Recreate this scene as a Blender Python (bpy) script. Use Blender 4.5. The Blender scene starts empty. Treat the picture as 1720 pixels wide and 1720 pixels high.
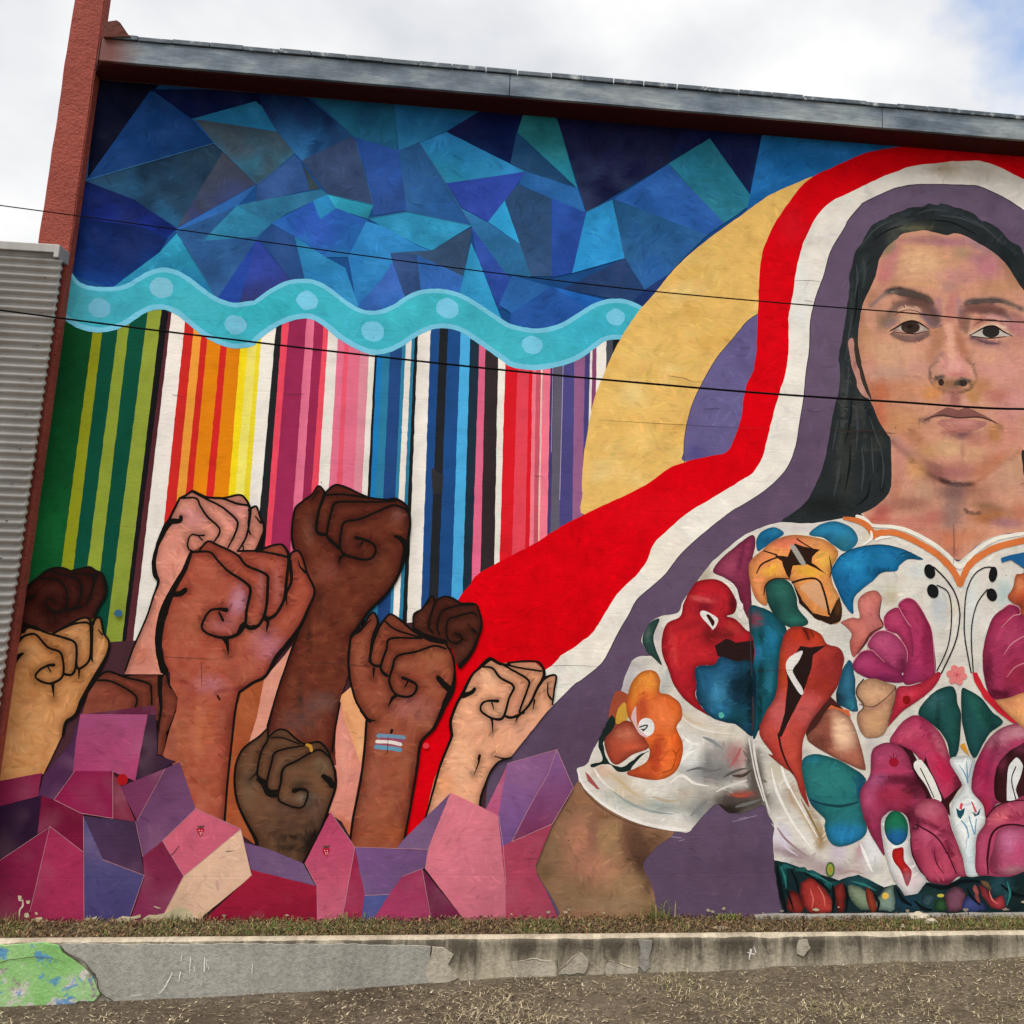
import bpy, bmesh, math, random
import numpy as np
from mathutils import Vector, Matrix, noise
from mathutils.geometry import delaunay_2d_cdt
random.seed(7); np.random.seed(7)
scn = bpy.context.scene
COL = scn.collection
# ------------------------------------------------------------------ camera
# The photograph is the left part of a wider frame, so the optical axis lies right of the middle.
CX, CY, FPX, IMG = 1146.0, 860.0, 1594.0, 1720.0
CAM = np.array([0.0, -5.4, 1.6])
U_ = np.array([154.0, 8760.0, -1594.0]); U_ /= np.linalg.norm(U_)
R_ = np.array([14094.0, -540.0, -1594.0]); R_ -= U_ * (R_ @ U_); R_ /= np.linalg.norm(R_)
N_ = np.cross(U_, R_)
ROT = np.array([R_, N_, U_])
cam = bpy.data.cameras.new("camera"); camo = bpy.data.objects.new("camera", cam); COL.objects.link(camo)
m = Matrix([list(r) for r in ROT]).to_4x4(); m.translation = Vector(CAM); camo.matrix_world = m
cam.sensor_width = 36; cam.lens = FPX / IMG * 36
cam.shift_x = -(CX - IMG / 2) / IMG; cam.shift_y = (CY - IMG / 2) / IMG
cam.clip_start = 0.3; cam.clip_end = 3000
scn.camera = camo
# ------------------------------------------------------------------ world and sun
SUN_EL, SUN_AZ = math.radians(67), math.radians(-28)      # azimuth seen from the wall, to the left of the camera
world = bpy.data.worlds.new("World"); scn.world = world; world.use_nodes = True
nt = world.node_tree; nt.nodes.clear()
def wn(t, **k):
    n = nt.nodes.new(t)
    for a, b in k.items(): setattr(n, a, b)
    return n
sky = wn('ShaderNodeTexSky', sky_type='NISHITA', sun_disc=False)
sky.sun_elevation = SUN_EL; sky.sun_rotation = math.pi + SUN_AZ * -1
tc = wn('ShaderNodeTexCoord')
mp = wn('ShaderNodeMapping'); mp.inputs['Location'].default_value = (-7.33, 13.89, 15.74); mp.inputs['Scale'].default_value = (1.0, 1.0, 1.6)
nz = wn('ShaderNodeTexNoise'); nz.inputs['Scale'].default_value = 2.1; nz.inputs['Detail'].default_value = 7; nz.inputs['Roughness'].default_value = 0.52
rmp = wn('ShaderNodeValToRGB'); rmp.color_ramp.elements[0].position = 0.325; rmp.color_ramp.elements[1].position = 0.425
nz2 = wn('ShaderNodeTexNoise'); nz2.inputs['Scale'].default_value = 3.4; nz2.inputs['Detail'].default_value = 5; nz2.inputs['Roughness'].default_value = 0.5
rm2 = wn('ShaderNodeValToRGB')
rm2.color_ramp.elements[0].position = 0.36; rm2.color_ramp.elements[0].color = (0.258, 0.266, 0.284, 1)
rm2.color_ramp.elements[1].position = 0.62; rm2.color_ramp.elements[1].color = (0.385, 0.383, 0.380, 1)
skm = wn('ShaderNodeMix', data_type='RGBA', blend_type='MULTIPLY'); skm.inputs[0].default_value = 1
skm.inputs[7].default_value = (0.10, 0.10, 0.10, 1)
mx = wn('ShaderNodeMix', data_type='RGBA')
bg = wn('ShaderNodeBackground'); bg.inputs['Strength'].default_value = 1.0
ow = wn('ShaderNodeOutputWorld')
L = nt.links.new
L(tc.outputs['Generated'], mp.inputs[0]); L(mp.outputs[0], nz.inputs['Vector']); L(mp.outputs[0], nz2.inputs['Vector'])
L(nz.outputs['Fac'], rmp.inputs[0]); L(nz2.outputs['Fac'], rm2.inputs[0])
L(sky.outputs[0], skm.inputs[6]); L(skm.outputs[2], mx.inputs[6]); L(rm2.outputs[0], mx.inputs[7]); L(rmp.outputs[0], mx.inputs[0])
L(mx.outputs[2], bg.inputs['Color']); L(bg.outputs[0], ow.inputs[0])
sun = bpy.data.lights.new("sun", 'SUN'); sun.energy = 1.5; sun.angle = math.radians(45); sun.color = (1.0, 0.965, 0.91)
suno = bpy.data.objects.new("sun", sun); COL.objects.link(suno)
sd = Vector((math.sin(SUN_AZ) * math.cos(SUN_EL), -math.cos(SUN_AZ) * math.cos(SUN_EL), math.sin(SUN_EL)))
suno.rotation_euler = sd.to_track_quat('Z', 'Y').to_euler(); suno.location = (-4, -8, 12)
vs = scn.view_settings; vs.view_transform = 'Standard'; vs.look = 'None'; vs.gamma = 1; vs.use_curve_mapping = False
vs.exposure = 1.47
# ------------------------------------------------------------------ helpers
def ray(u, v): return ROT @ np.array([(u - CX) / FPX, -(v - CY) / FPX, -1.0])
def atY(u, v, Y):
    r = ray(u, v); return CAM + r * ((Y - CAM[1]) / r[1])
def wallXZ(P):
    """measured photograph positions -> wall coordinates (X, Z) on the wall plane Y = 0"""
    P = np.asarray(P, float)
    d = np.stack([(P[:, 0] - CX) / FPX, -(P[:, 1] - CY) / FPX, -np.ones(len(P))])
    w = ROT @ d; t = -CAM[1] / w[1]
    return np.stack([CAM[0] + w[0] * t, CAM[2] + w[2] * t], 1)
PURPLE = [False]
def lin(h):
    if not isinstance(h, str): return np.array(h, float)
    c = np.array([int(h[i:i + 2], 16) for i in (1, 3, 5)]) / 255.0
    if PURPLE[0] and c[0] > 1.13 * c[1] and c[2] > 1.12 * c[1]:                # purples and magentas were read too blue from the photograph
        c = np.array([min(1, c[0] + 0.2 * max(0, c[2] - c[0])), c[1], c[2] * 0.85])
    return np.where(c <= 0.04045, c / 12.92, ((c + 0.055) / 1.055) ** 2.4) * 0.93
def tag(o, label=None, cat=None, group=None, kind=None):
    if label: o['label'] = label
    if cat: o['category'] = cat
    if group: o['group'] = group
    if kind: o['kind'] = kind
    return o
def link(name, me, mat=None, parent=None):
    o = bpy.data.objects.new(name, me); COL.objects.link(o)
    if mat is not None and me is not None: me.materials.append(mat)
    if parent is not None: o.parent = parent
    return o
def empty(name, loc=(0, 0, 0)):
    o = bpy.data.objects.new(name, None); COL.objects.link(o); o.location = loc; o.empty_display_size = 0.2; return o
def mesh(name, v, f, mat, parent=None, smooth=False):
    me = bpy.data.meshes.new(name); me.from_pydata([tuple(map(float, p)) for p in v], [], f); me.update()
    if smooth: me.polygons.foreach_set('use_smooth', [True] * len(me.polygons))
    return link(name, me, mat, parent)
def box(name, a, b, mat, parent=None, bev=0.0):
    bm = bmesh.new(); bmesh.ops.create_cube(bm, size=1)
    for v in bm.verts:
        v.co = Vector([(a[i] + b[i]) / 2 + v.co[i] * (b[i] - a[i]) for i in range(3)])
    if bev: bmesh.ops.bevel(bm, geom=bm.edges[:], offset=bev, segments=2, affect='EDGES', profile=0.6)
    me = bpy.data.meshes.new(name); bm.to_mesh(me); bm.free(); return link(name, me, mat, parent)
def rel(o, root):
    """the root empty sits at a place of its own: keep the child's mesh where it was built"""
    o.location = -Vector(root.location); return o
# ------------------------------------------------------------------ materials
def newmat(name, rough=0.8, spec=0.25):
    mt = bpy.data.materials.new(name); mt.use_nodes = True
    b = mt.node_tree.nodes['Principled BSDF']; b.inputs['Roughness'].default_value = rough
    b.inputs['Specular IOR Level'].default_value = spec
    return mt, mt.node_tree, b
def nd(t, typ, **k):
    n = t.nodes.new(typ)
    for a, b in k.items():
        if a.startswith('i_'): n.inputs[a[2:].replace('_', ' ')].default_value = b
        else: setattr(n, a, b)
    return n
def coords(t, scale=(1, 1, 1), src='Object', loc=(0, 0, 0)):
    a = t.nodes.new('ShaderNodeTexCoord'); b = t.nodes.new('ShaderNodeMapping')
    b.inputs['Scale'].default_value = scale; b.inputs['Location'].default_value = loc
    t.links.new(a.outputs[src], b.inputs[0]); return b.outputs[0]
def noise_n(t, vec, scale, detail=4, rough=0.55, dist=0.0):
    n = nd(t, 'ShaderNodeTexNoise'); n.inputs['Scale'].default_value = scale; n.inputs['Detail'].default_value = detail
    n.inputs['Roughness'].default_value = rough; n.inputs['Distortion'].default_value = dist
    t.links.new(vec, n.inputs['Vector']); return n.outputs['Fac']
def ramp(t, fac, stops):
    r = nd(t, 'ShaderNodeValToRGB'); e = r.color_ramp.elements
    while len(e) < len(stops): e.new(0.5)
    for s, (p, c) in zip(e, stops):
        s.position = p
        c = lin(c) if isinstance(c, str) else (c if hasattr(c, '__len__') else (c, c, c))
        s.color = (*c[:3], 1)
    t.links.new(fac, r.inputs[0]); return r.outputs[0]
def mixc(t, fac, a, b, mode='MIX'):
    n = nd(t, 'ShaderNodeMix', data_type='RGBA', blend_type=mode)
    for s, i in ((fac, 0), (a, 6), (b, 7)):
        if isinstance(s, bpy.types.NodeSocket): t.links.new(s, n.inputs[i])
        elif i == 0: n.inputs[0].default_value = s
        else: n.inputs[i].default_value = (*lin(s), 1)
    return n.outputs[2]
def math_n(t, op, a, b):
    n = nd(t, 'ShaderNodeMath', operation=op)
    for s, i in ((a, 0), (b, 1)):
        if isinstance(s, bpy.types.NodeSocket): t.links.new(s, n.inputs[i])
        else: n.inputs[i].default_value = s
    return n.outputs[0]
def bump(t, b, h, strength=0.3, dist=0.01, prev=None):
    n = nd(t, 'ShaderNodeBump'); n.inputs['Strength'].default_value = strength; n.inputs['Distance'].default_value = dist
    t.links.new(h, n.inputs['Height'])
    if prev is not None: t.links.new(prev, n.inputs['Normal'])
    t.links.new(n.outputs[0], b.inputs['Normal']); return n.outputs[0]

# mural paint: the paint's own colour comes from the colour attribute, brushwork and stucco from noise
mural, t, b = newmat('mural_paint', 0.85, 0.04)
att = nd(t, 'ShaderNodeAttribute', attribute_name='Col')
c1 = coords(t, (3, 3, 8)); n1 = noise_n(t, c1, 5.0, 6, 0.65, 0.6)          # horizontal brush drag
c2 = coords(t, (1, 1, 1)); n2 = noise_n(t, c2, 7.0, 6, 0.6, 0.3)            # mottled coats
n3 = noise_n(t, c2, 1.1, 3, 0.5)                                           # broad weathering
f1 = ramp(t, n1, [(0.25, 0.90), (0.5, 1.0), (0.78, 1.07)])
f2 = ramp(t, n2, [(0.22, 0.80), (0.5, 1.0), (0.78, 1.12)])
f3 = ramp(t, n3, [(0.3, 0.93), (0.7, 1.06)])
col = mixc(t, 0.35, att.outputs['Color'], f1, 'MULTIPLY'); col = mixc(t, 1.0, col, f2, 'MULTIPLY'); col = mixc(t, 1.0, col, f3, 'MULTIPLY')
sc = noise_n(t, coords(t, (1.2, 1.2, 5), loc=(3, 1, 7)), 9.0, 9, 0.75, 0.8)  # pale scuffs
scm = ramp(t, sc, [(0.66, 0.0), (0.76, 0.13)])
col = mixc(t, scm, col, '#c9c2b8')
vor = nd(t, 'ShaderNodeTexVoronoi', feature='F1'); vor.inputs['Scale'].default_value = 9.0    # old fixing holes
t.links.new(coords(t, (1, 1, 1), loc=(.3, .1, .7)), vor.inputs['Vector'])
hol = ramp(t, vor.outputs['Distance'], [(0.030, 0.75), (0.045, 0.0)])
vsel = nd(t, 'ShaderNodeSeparateColor'); t.links.new(vor.outputs['Color'], vsel.inputs[0])
hsel = ramp(t, vsel.outputs[0], [(0.86, 0.0), (0.87, 1.0)])
hm = mixc(t, 1.0, hol, hsel, 'MULTIPLY')
hb = nd(t, 'ShaderNodeSeparateColor'); t.links.new(hm, hb.inputs[0])
col = mixc(t, hb.outputs[0], col, '#3a302c')
t.links.new(col, b.inputs['Base Color'])
bh = math_n(t, 'ADD', math_n(t, 'MULTIPLY', noise_n(t, coords(t, (1, 1, 2.6)), 26, 6, 0.62), 1.0), math_n(t, 'MULTIPLY', n1, 0.3))
bh = math_n(t, 'ADD', bh, math_n(t, 'MULTIPLY', noise_n(t, c2, 110, 3, 0.6), 0.35))
brk = nd(t, 'ShaderNodeTexBrick'); brk.inputs['Scale'].default_value = 1.0; brk.inputs['Mortar Size'].default_value = 0.006; brk.inputs['Mortar Smooth'].default_value = 0.8
brk.inputs['Brick Width'].default_value = 0.40; brk.inputs['Row Height'].default_value = 0.20
wob_ = nd(t, 'ShaderNodeTexCoord'); sp = nd(t, 'ShaderNodeSeparateXYZ'); cb = nd(t, 'ShaderNodeCombineXYZ'); t.links.new(wob_.outputs['Object'], sp.inputs[0])
t.links.new(math_n(t, 'ADD', sp.outputs[0], math_n(t, 'MULTIPLY', n2, 0.02)), cb.inputs[0]); t.links.new(math_n(t, 'ADD', sp.outputs[2], math_n(t, 'MULTIPLY', n3, 0.03)), cb.inputs[1])
t.links.new(cb.outputs[0], brk.inputs['Vector'])
jm = math_n(t, 'MULTIPLY', brk.outputs['Fac'], math_n(t, 'MULTIPLY', n3, -0.4))   # block joints telegraphing through the coats
bh = math_n(t, 'ADD', bh, jm)
bump(t, b, bh, 0.15, 0.010)

def stucco(name, hexc, var=0.12, scale=70):
    mt, t, b = newmat(name, 0.85, 0.2)
    v = coords(t); n = noise_n(t, v, 3.2, 6, 0.6); n_ = noise_n(t, v, scale, 4, 0.6)
    c = mixc(t, 1.0, hexc, ramp(t, n, [(0.3, 1 - var), (0.7, 1 + var)]), 'MULTIPLY')
    c = mixc(t, 1.0, c, ramp(t, n_, [(0.3, 0.82), (0.6, 1.06)]), 'MULTIPLY')
    t.links.new(c, b.inputs['Base Color'])
    h = math_n(t, 'ADD', n_, math_n(t, 'MULTIPLY', noise_n(t, v, scale * 0.3, 5, 0.6), 1.2))
    bump(t, b, h, 0.8, 0.012); return mt
red_stucco = stucco('red_stucco', '#984a3e')
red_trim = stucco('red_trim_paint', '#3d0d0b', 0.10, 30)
base_wall = stucco('bare_plaster', '#b3a384')
side_wall = stucco('side_plaster', '#8d6a5c')

peel_m, t, b = newmat('flaking_green_paint', 0.85, 0.1)
v = coords(t); g1 = noise_n(t, coords(t, loc=(1, 2, 3)), 7, 9, 0.68, 0.5); g2 = noise_n(t, coords(t, loc=(5, 2, 3)), 8, 8, 0.66, 0.6); g3 = noise_n(t, coords(t, (1, 1, 1), loc=(2.4, 0, .9)), 9, 7, 0.62, 0.8); g4 = noise_n(t, v, 60, 6, 0.7)
c = ramp(t, g4, [(0.3, '#7f7b70'), (0.6, '#a39e92')])
gr = ramp(t, noise_n(t, v, 4, 6, 0.6), [(0.3, '#72a858'), (0.5, '#8cc270'), (0.7, '#a4cc8c')])
c = mixc(t, ramp(t, g2, [(0.44, 0.0), (0.50, 1.0)]), c, '#cfc8be')
c = mixc(t, ramp(t, g1, [(0.41, 0.0), (0.45, 0.95)]), c, gr)
c = mixc(t, ramp(t, g3, [(0.545, 0.0), (0.585, 0.8)]), c, '#4d8ac4')
c = mixc(t, 0.7, c, ramp(t, g4, [(0.3, 0.78), (0.65, 1.08)]), 'MULTIPLY')
t.links.new(c, b.inputs['Base Color']); bump(t, b, math_n(t, 'ADD', g4, math_n(t, 'MULTIPLY', g1, 2.0)), 0.5, 0.008)
fascia_m, t, b = newmat('weathered_fascia_paint', 0.6, 0.3)
v = coords(t, (1.4, 5, 9)); n = noise_n(t, v, 3.0, 8, 0.68, 0.5); n4 = noise_n(t, coords(t, (1, 1, 2)), 2.2, 5, 0.6)
grain = noise_n(t, coords(t, (1, 8, 22)), 7.0, 8, 0.7)
c = ramp(t, n4, [(0.32, '#46545f'), (0.46, '#6c7a86'), (0.60, '#98a2a4'), (0.75, '#5f6e7c')])
c = mixc(t, 0.75, c, ramp(t, n, [(0.3, 0.62), (0.55, 1.0), (0.8, 1.25)]), 'MULTIPLY')
c = mixc(t, 0.7, c, ramp(t, grain, [(0.35, 0.7), (0.6, 1.1)]), 'MULTIPLY')
sx = nd(t, 'ShaderNodeSeparateXYZ'); t.links.new(coords(t), sx.inputs[0])
mr = nd(t, 'ShaderNodeMapRange', i_From_Min=-2.50, i_From_Max=-2.68); t.links.new(math_n(t, 'ADD', sx.outputs[0], math_n(t, 'MULTIPLY', n, 0.10)), mr.inputs[0])
c = mixc(t, mr.outputs[0], c, '#6d3a32')
rust = ramp(t, noise_n(t, coords(t, (0.8, 1, 1.3), loc=(2.2, 0, 3)), 1.6, 4, 0.5), [(0.62, 0.0), (0.74, 0.5)])
c = mixc(t, rust, c, '#8a655c')
t.links.new(c, b.inputs['Base Color']); bump(t, b, grain, 0.35, 0.006)

shingle_m, t, b = newmat('roof_edge_metal', 0.5, 0.4)
c = ramp(t, noise_n(t, coords(t, (3, 3, 3)), 5, 7, 0.7), [(0.35, '#2c3640'), (0.55, '#4f5c66'), (0.68, '#b9bdbd')])
t.links.new(c, b.inputs['Base Color'])
dark_m, t, b = newmat('roof_felt', 0.9); b.inputs['Base Color'].default_value = (*lin('#20242a'), 1)
brown_m = stucco('brown_flashing', '#5d3129', 0.15, 20)

metal_m, t, b = newmat('grey_corrugated_metal', 0.42, 0.5)
b.inputs['Metallic'].default_value = 0.1
n = noise_n(t, coords(t, (6, 6, 1)), 1.4, 6, 0.6)
t.links.new(ramp(t, n, [(0.3, '#9c9892'), (0.7, '#b4b0aa')]), b.inputs['Base Color'])
bump(t, b, noise_n(t, coords(t), 4, 3), 0.05, 0.01)
screw_m, t, b = newmat('screw_metal', 0.4, 0.5); b.inputs['Base Color'].default_value = (*lin('#6e6a66'), 1); b.inputs['Metallic'].default_value = 0.6
wire_m, t, b = newmat('black_cable', 0.9, 0.05); b.inputs['Base Color'].default_value = (0.004, 0.004, 0.004, 1)
rock_m = stucco('pale_rock', '#b9ac97', 0.2, 40)
rust_m = stucco('rusted_iron', '#4d2f20', 0.25, 60)

def concrete(name, a, bcol, dark, stain, band=None):
    mt, t, b = newmat(name, 0.9, 0.1)
    v = coords(t); n = noise_n(t, v, 2.4, 9, 0.66, 0.4); fine = noise_n(t, v, 60, 5, 0.65)
    drip = noise_n(t, coords(t, (6, 2, 1.2)), 1.7, 8, 0.7, 0.4)
    c = ramp(t, n, [(0.28, a), (0.55, bcol), (0.75, a)])
    c = mixc(t, 0.8, c, ramp(t, fine, [(0.3, 0.70), (0.6, 1.1)]), 'MULTIPLY')
    if band:                                                     # mould that grew down from the top edge
        sx = nd(t, 'ShaderNodeSeparateXYZ'); t.links.new(v, sx.inputs[0])
        mr = nd(t, 'ShaderNodeMapRange', i_From_Min=band[0], i_From_Max=band[1]); t.links.new(sx.outputs[2], mr.inputs[0])
        drip = math_n(t, 'ADD', math_n(t, 'MULTIPLY', drip, 0.80), math_n(t, 'MULTIPLY', mr.outputs[0], 0.22))
    c = mixc(t, ramp(t, drip, [(0.42, 0.0), (0.66, stain)]), c, dark)
    blot = noise_n(t, coords(t, loc=(4, 2, 1)), 9, 6, 0.7)
    c = mixc(t, ramp(t, blot, [(0.58, 0.0), (0.72, stain * 0.8)]), c, dark)
    t.links.new(c, b.inputs['Base Color'])
    h = math_n(t, 'ADD', fine, math_n(t, 'MULTIPLY', n, 1.5)); bump(t, b, h, 0.5, 0.010); return mt
conc_new = concrete('smooth_concrete', '#96928a', '#a8a499', '#716d64', 0.4)
conc_old = concrete('stained_old_concrete', '#a09580', '#b5aa94', '#342e26', 0.86, (0.19, 0.34))
conc_mid = concrete('patched_concrete', '#a89f8e', '#bdb3a0', '#6b6254', 0.5)
conc_gry = concrete('grey_mortar', '#7f7b74', '#96918a', '#5b564e', 0.5)
conc_top = concrete('kerb_top_concrete', '#a89a84', '#beb29c', '#6a5f50', 0.6)

dirt, t, b = newmat('dry_dirt', 0.95, 0.1)
v = coords(t); n = noise_n(t, v, 3.2, 9, 0.68); n5 = noise_n(t, v, 70, 9, 0.78); n6 = noise_n(t, v, 0.7, 4)
c = ramp(t, n, [(0.3, '#6c5d4c'), (0.5, '#8c7c69'), (0.7, '#a39480')])
c = mixc(t, 0.9, c, ramp(t, n5, [(0.3, 0.40), (0.55, 1.0), (0.8, 1.35)]), 'MULTIPLY')
c = mixc(t, ramp(t, n6, [(0.45, 0.0), (0.65, 0.35)]), c, '#a3947a')
n7 = noise_n(t, coords(t, loc=(3, 7, 1)), 22, 9, 0.82); c = mixc(t, 1.0, c, ramp(t, n7, [(0.32, 0.50), (0.5, 1.0), (0.68, 1.45)]), 'MULTIPLY')
t.links.new(c, b.inputs['Base Color']); bump(t, b, math_n(t, 'ADD', n5, math_n(t, 'MULTIPLY', n7, 2.0)), 1.0, 0.03)
blade_m, t, b = newmat('grass_blade', 0.75, 0.2)
att = nd(t, 'ShaderNodeAttribute', attribute_name='Col'); t.links.new(att.outputs['Color'], b.inputs['Base Color'])
# ------------------------------------------------------------------ the mural building
XL, XR = -2.88, 9.0                    # left end of the painted wall, far end out of view
ZB, ZS = 0.30, 5.035                   # wall foot (below the soil) and soffit height
bld = empty('mural_building', (0, 0.15, 0.2))
tag(bld, 'stucco building whose side wall is covered by a painted mural of fists and a woman', 'building')
B = lambda n, a, c, m, bev=0.0: rel(box(n, a, c, m, bld, bev), bld)
B('wall', (XL, 0.0, ZB), (XR, 0.3, 5.186), base_wall)
B('back_wall', (-3.04, 0.3, ZB), (XR, 6.5, 5.184), side_wall)
# pilaster at the corner: battered edges and a few chips
def pilaster():
    bm = bmesh.new(); bmesh.ops.create_cube(bm, size=1)
    a, c = (-3.037, -0.06, 0.1), (-2.866, 0.0, 6.4)
    for v in bm.verts: v.co = Vector([(a[i] + c[i]) / 2 + v.co[i] * (c[i] - a[i]) for i in range(3)])
    es = [e for e in bm.edges if abs(e.verts[0].co.z - e.verts[1].co.z) > 1 and e.verts[0].co.y < 0]
    bmesh.ops.subdivide_edges(bm, edges=[e for e in bm.edges if abs(e.verts[0].co.z - e.verts[1].co.z) > 1], cuts=90, use_grid_fill=True)
    for v in bm.verts:
        if v.co.y < -0.03:
            v.co.x += 0.004 * noise.noise(Vector((v.co.x * 9, 3.1, v.co.z * 7)))
            v.co.y += 0.003 * noise.noise(Vector((v.co.x * 9, 8.1, v.co.z * 5)))
    front = [e for e in bm.edges if all(v.co.y < -0.03 for v in e.verts) and abs(e.verts[0].co.x - e.verts[1].co.x) < 0.05 and abs(e.verts[0].co.z - e.verts[1].co.z) > 0.01]
    bmesh.ops.bevel(bm, geom=front, offset=0.006, segments=2, affect='EDGES')
    me = bpy.data.meshes.new('pilaster'); bm.to_mesh(me); bm.free()
    return rel(link('pilaster', me, red_stucco, bld), bld)
tag(pilaster(), 'red stucco pilaster rising above the roof')
# eave: soffit, fascia boards butted with open joints, roof edge pieces
OV = -0.175
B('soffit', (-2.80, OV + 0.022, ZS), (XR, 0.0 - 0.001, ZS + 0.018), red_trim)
def prism(name, xy, z0, z1, mat):
    n = len(xy); v = [(x, y, z0) for x, y in xy] + [(x, y, z1) for x, y in xy]
    f = [tuple(range(n))[::-1], tuple(range(n, 2 * n))] + [(i, (i + 1) % n, n + (i + 1) % n, n + i) for i in range(n)]
    return rel(mesh(name, v, f, mat, bld), bld)
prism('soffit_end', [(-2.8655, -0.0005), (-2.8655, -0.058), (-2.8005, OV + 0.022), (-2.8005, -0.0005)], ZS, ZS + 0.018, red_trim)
prism('fascia_return', [(-2.8655, -0.062), (-2.7975, OV + 0.001), (-2.7975, OV + 0.021), (-2.8655, -0.040)], ZS + 0.019, 5.186, brown_m)
j1 = atY(856, 145, OV)[0]; j2 = atY(1482, 195, OV)[0]
xs = [-2.795, j1, j2, j2 + 2.35, j2 + 4.7, XR]
for x0, x1 in zip(xs, xs[1:]):
    B('fascia_board', (x0 + 0.0022, OV, 5.045), (x1 - 0.0022, OV + 0.022, 5.182), fascia_m, 0.002)
x = -2.78; k = 0
rs = random.Random(3)
while x < 4.6:
    w = 0.196 * rs.uniform(0.93, 1.06); dz = rs.uniform(-0.002, 0.002)
    B('roof_edge_piece', (x, OV - 0.012 + rs.uniform(-.002, .002), 5.1845 + dz), (x + w - rs.uniform(.001, .006), OV + 0.2, 5.212 + dz + rs.uniform(-.003, .003)), shingle_m, 0.003)
    x += w; k += 1
B('roof', (-2.80, OV + 0.03, 5.1875), (XR, 6.2, 5.208), dark_m)
def flashing():
    P = [atY(u, v, OV - 0.02) for u, v in ((174, 37), (196, 34), (202, 38), (203, 47), (219, 61), (174, 62))]
    n = len(P); v = [tuple(p) for p in P] + [(p[0], p[1] + 0.5, p[2]) for p in P]
    f = [tuple(range(n))[::-1], tuple(range(n, 2 * n))] + [(i, (i + 1) % n, n + (i + 1) % n, n + i) for i in range(n)]
    return rel(mesh('corner_flashing', v, f, brown_m, bld), bld)
flashing()
# ------------------------------------------------------------------ the corrugated building next door
PY = -0.135
mb = empty('corrugated_building', (-5.0, 1.5, 0.1))
tag(mb, 'grey corrugated metal shed wall with a flat metal coping beside the red pilaster', 'building')
def corrugated():
    pitch, amp = 0.0472, 0.0085
    x1 = -2.868; z0, z1 = 0.02, 3.872
    n = int((z1 - z0) / pitch * 10); V = []; Fc = []
    for i in range(n + 1):
        z = z0 + (z1 - z0) * i / n; ph = (z - z0) / pitch * 2 * math.pi
        y = PY + amp * math.copysign(abs(math.sin(ph)) ** 0.7, math.sin(ph))
        xr = x1 + 0.0025 * math.cos(ph) + 0.002 * noise.noise(Vector((z * 3, 1, 2)))
        V += [(-9.0, y, z), (xr, y, z), (xr, y + 0.03, z)]
    for i in range(n):
        for k in (0, 1):
            a = i * 3 + k; Fc.append((a, a + 1, a + 4, a + 3))
    return rel(mesh('corrugated_wall', V, Fc, metal_m, mb, True), mb)
corrugated()
rel(box('inner_wall', (-9, PY + 0.03, 0.0), (-3.06, 6, 3.87), screw_m, mb), mb)
rel(box('coping', (-9, PY - 0.022, 3.874), (-2.885, 0.35, 3.922), metal_m, mb, 0.004), mb)
rel(box('coping_end_cap', (-2.893, PY - 0.024, 3.846), (-2.866, 0.2, 3.9205), metal_m, mb, 0.004), mb)
sm = None
for (u, v) in ((76, 466), (70, 524), (62, 579), (52, 635), (44, 695), (33, 753), (20, 812), (11, 874), (2, 937)):
    p = atY(u, v, PY - 0.008)
    bm = bmesh.new(); bmesh.ops.create_icosphere(bm, subdivisions=2, radius=0.0055)
    me = bpy.data.meshes.new('screw'); bm.to_mesh(me); bm.free()
    o = link('screw', me, screw_m, mb); o.location = Vector(p) - Vector(mb.location)
# ------------------------------------------------------------------ paint engine
TILE = dict(A=(0, 0, 4), B=(430, 0, 4), C=(860, 0, 4), D=(1290, 0, 4), E=(0, 400, 4), F=(430, 400, 4), G=(860, 400, 4),
            H=(1290, 330, 4), P=(0, 800, 4), Q=(400, 790, 4), O=(740, 1060, 4), V=(0, 1290, 4), R=(380, 1180, 4), T=(180, 1090, 4),
            K=(1060, 860, 4), L=(1290, 840, 4), M=(1290, 1130, 4), N=(880, 1130, 4), I=(1400, 400, 5.375), J=(1400, 620, 5.375), Z=(0, 0, 1))
def S(s):
    out = []; t = TILE['Z']; buf = []
    for tok in s.split():
        if tok in TILE: t = TILE[tok]; continue
        buf.append(float(tok))
        if len(buf) == 2:
            out.append((t[0] + buf[0] / t[2], t[1] + buf[1] / t[2])); buf = []
    return out
def catmull(P, closed, n=5):
    P = np.array(P, float); m = len(P); out = []
    rng = range(m) if closed else range(m - 1)
    for i in rng:
        if closed: p0, p1, p2, p3 = P[i - 1], P[i], P[(i + 1) % m], P[(i + 2) % m]
        else: p0, p1, p2, p3 = P[max(i - 1, 0)], P[i], P[i + 1], P[min(i + 2, m - 1)]
        for k in range(n):
            s = k / n
            out.append(0.5 * ((2 * p1) + (-p0 + p2) * s + (2 * p0 - 5 * p1 + 4 * p2 - p3) * s * s + (-p0 + 3 * p1 - 3 * p2 + p3) * s ** 3))
    if not closed: out.append(P[-1])
    return np.array(out)
def densify(P, step):
    P = np.array(P, float); out = []
    for i in range(len(P)):
        a, b = P[i], P[(i + 1) % len(P)]; n = max(1, int(np.hypot(*(b - a)) / step))
        for k in range(n): out.append(a + (b - a) * k / n)
    return np.array(out)
def wob(P, amp, fr=0.11):
    return np.array([(p[0] + amp * noise.noise(Vector((p[0] * fr, p[1] * fr, 1.3))), p[1] + amp * noise.noise(Vector((p[0] * fr, p[1] * fr, 9.7)))) for p in P])
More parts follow.
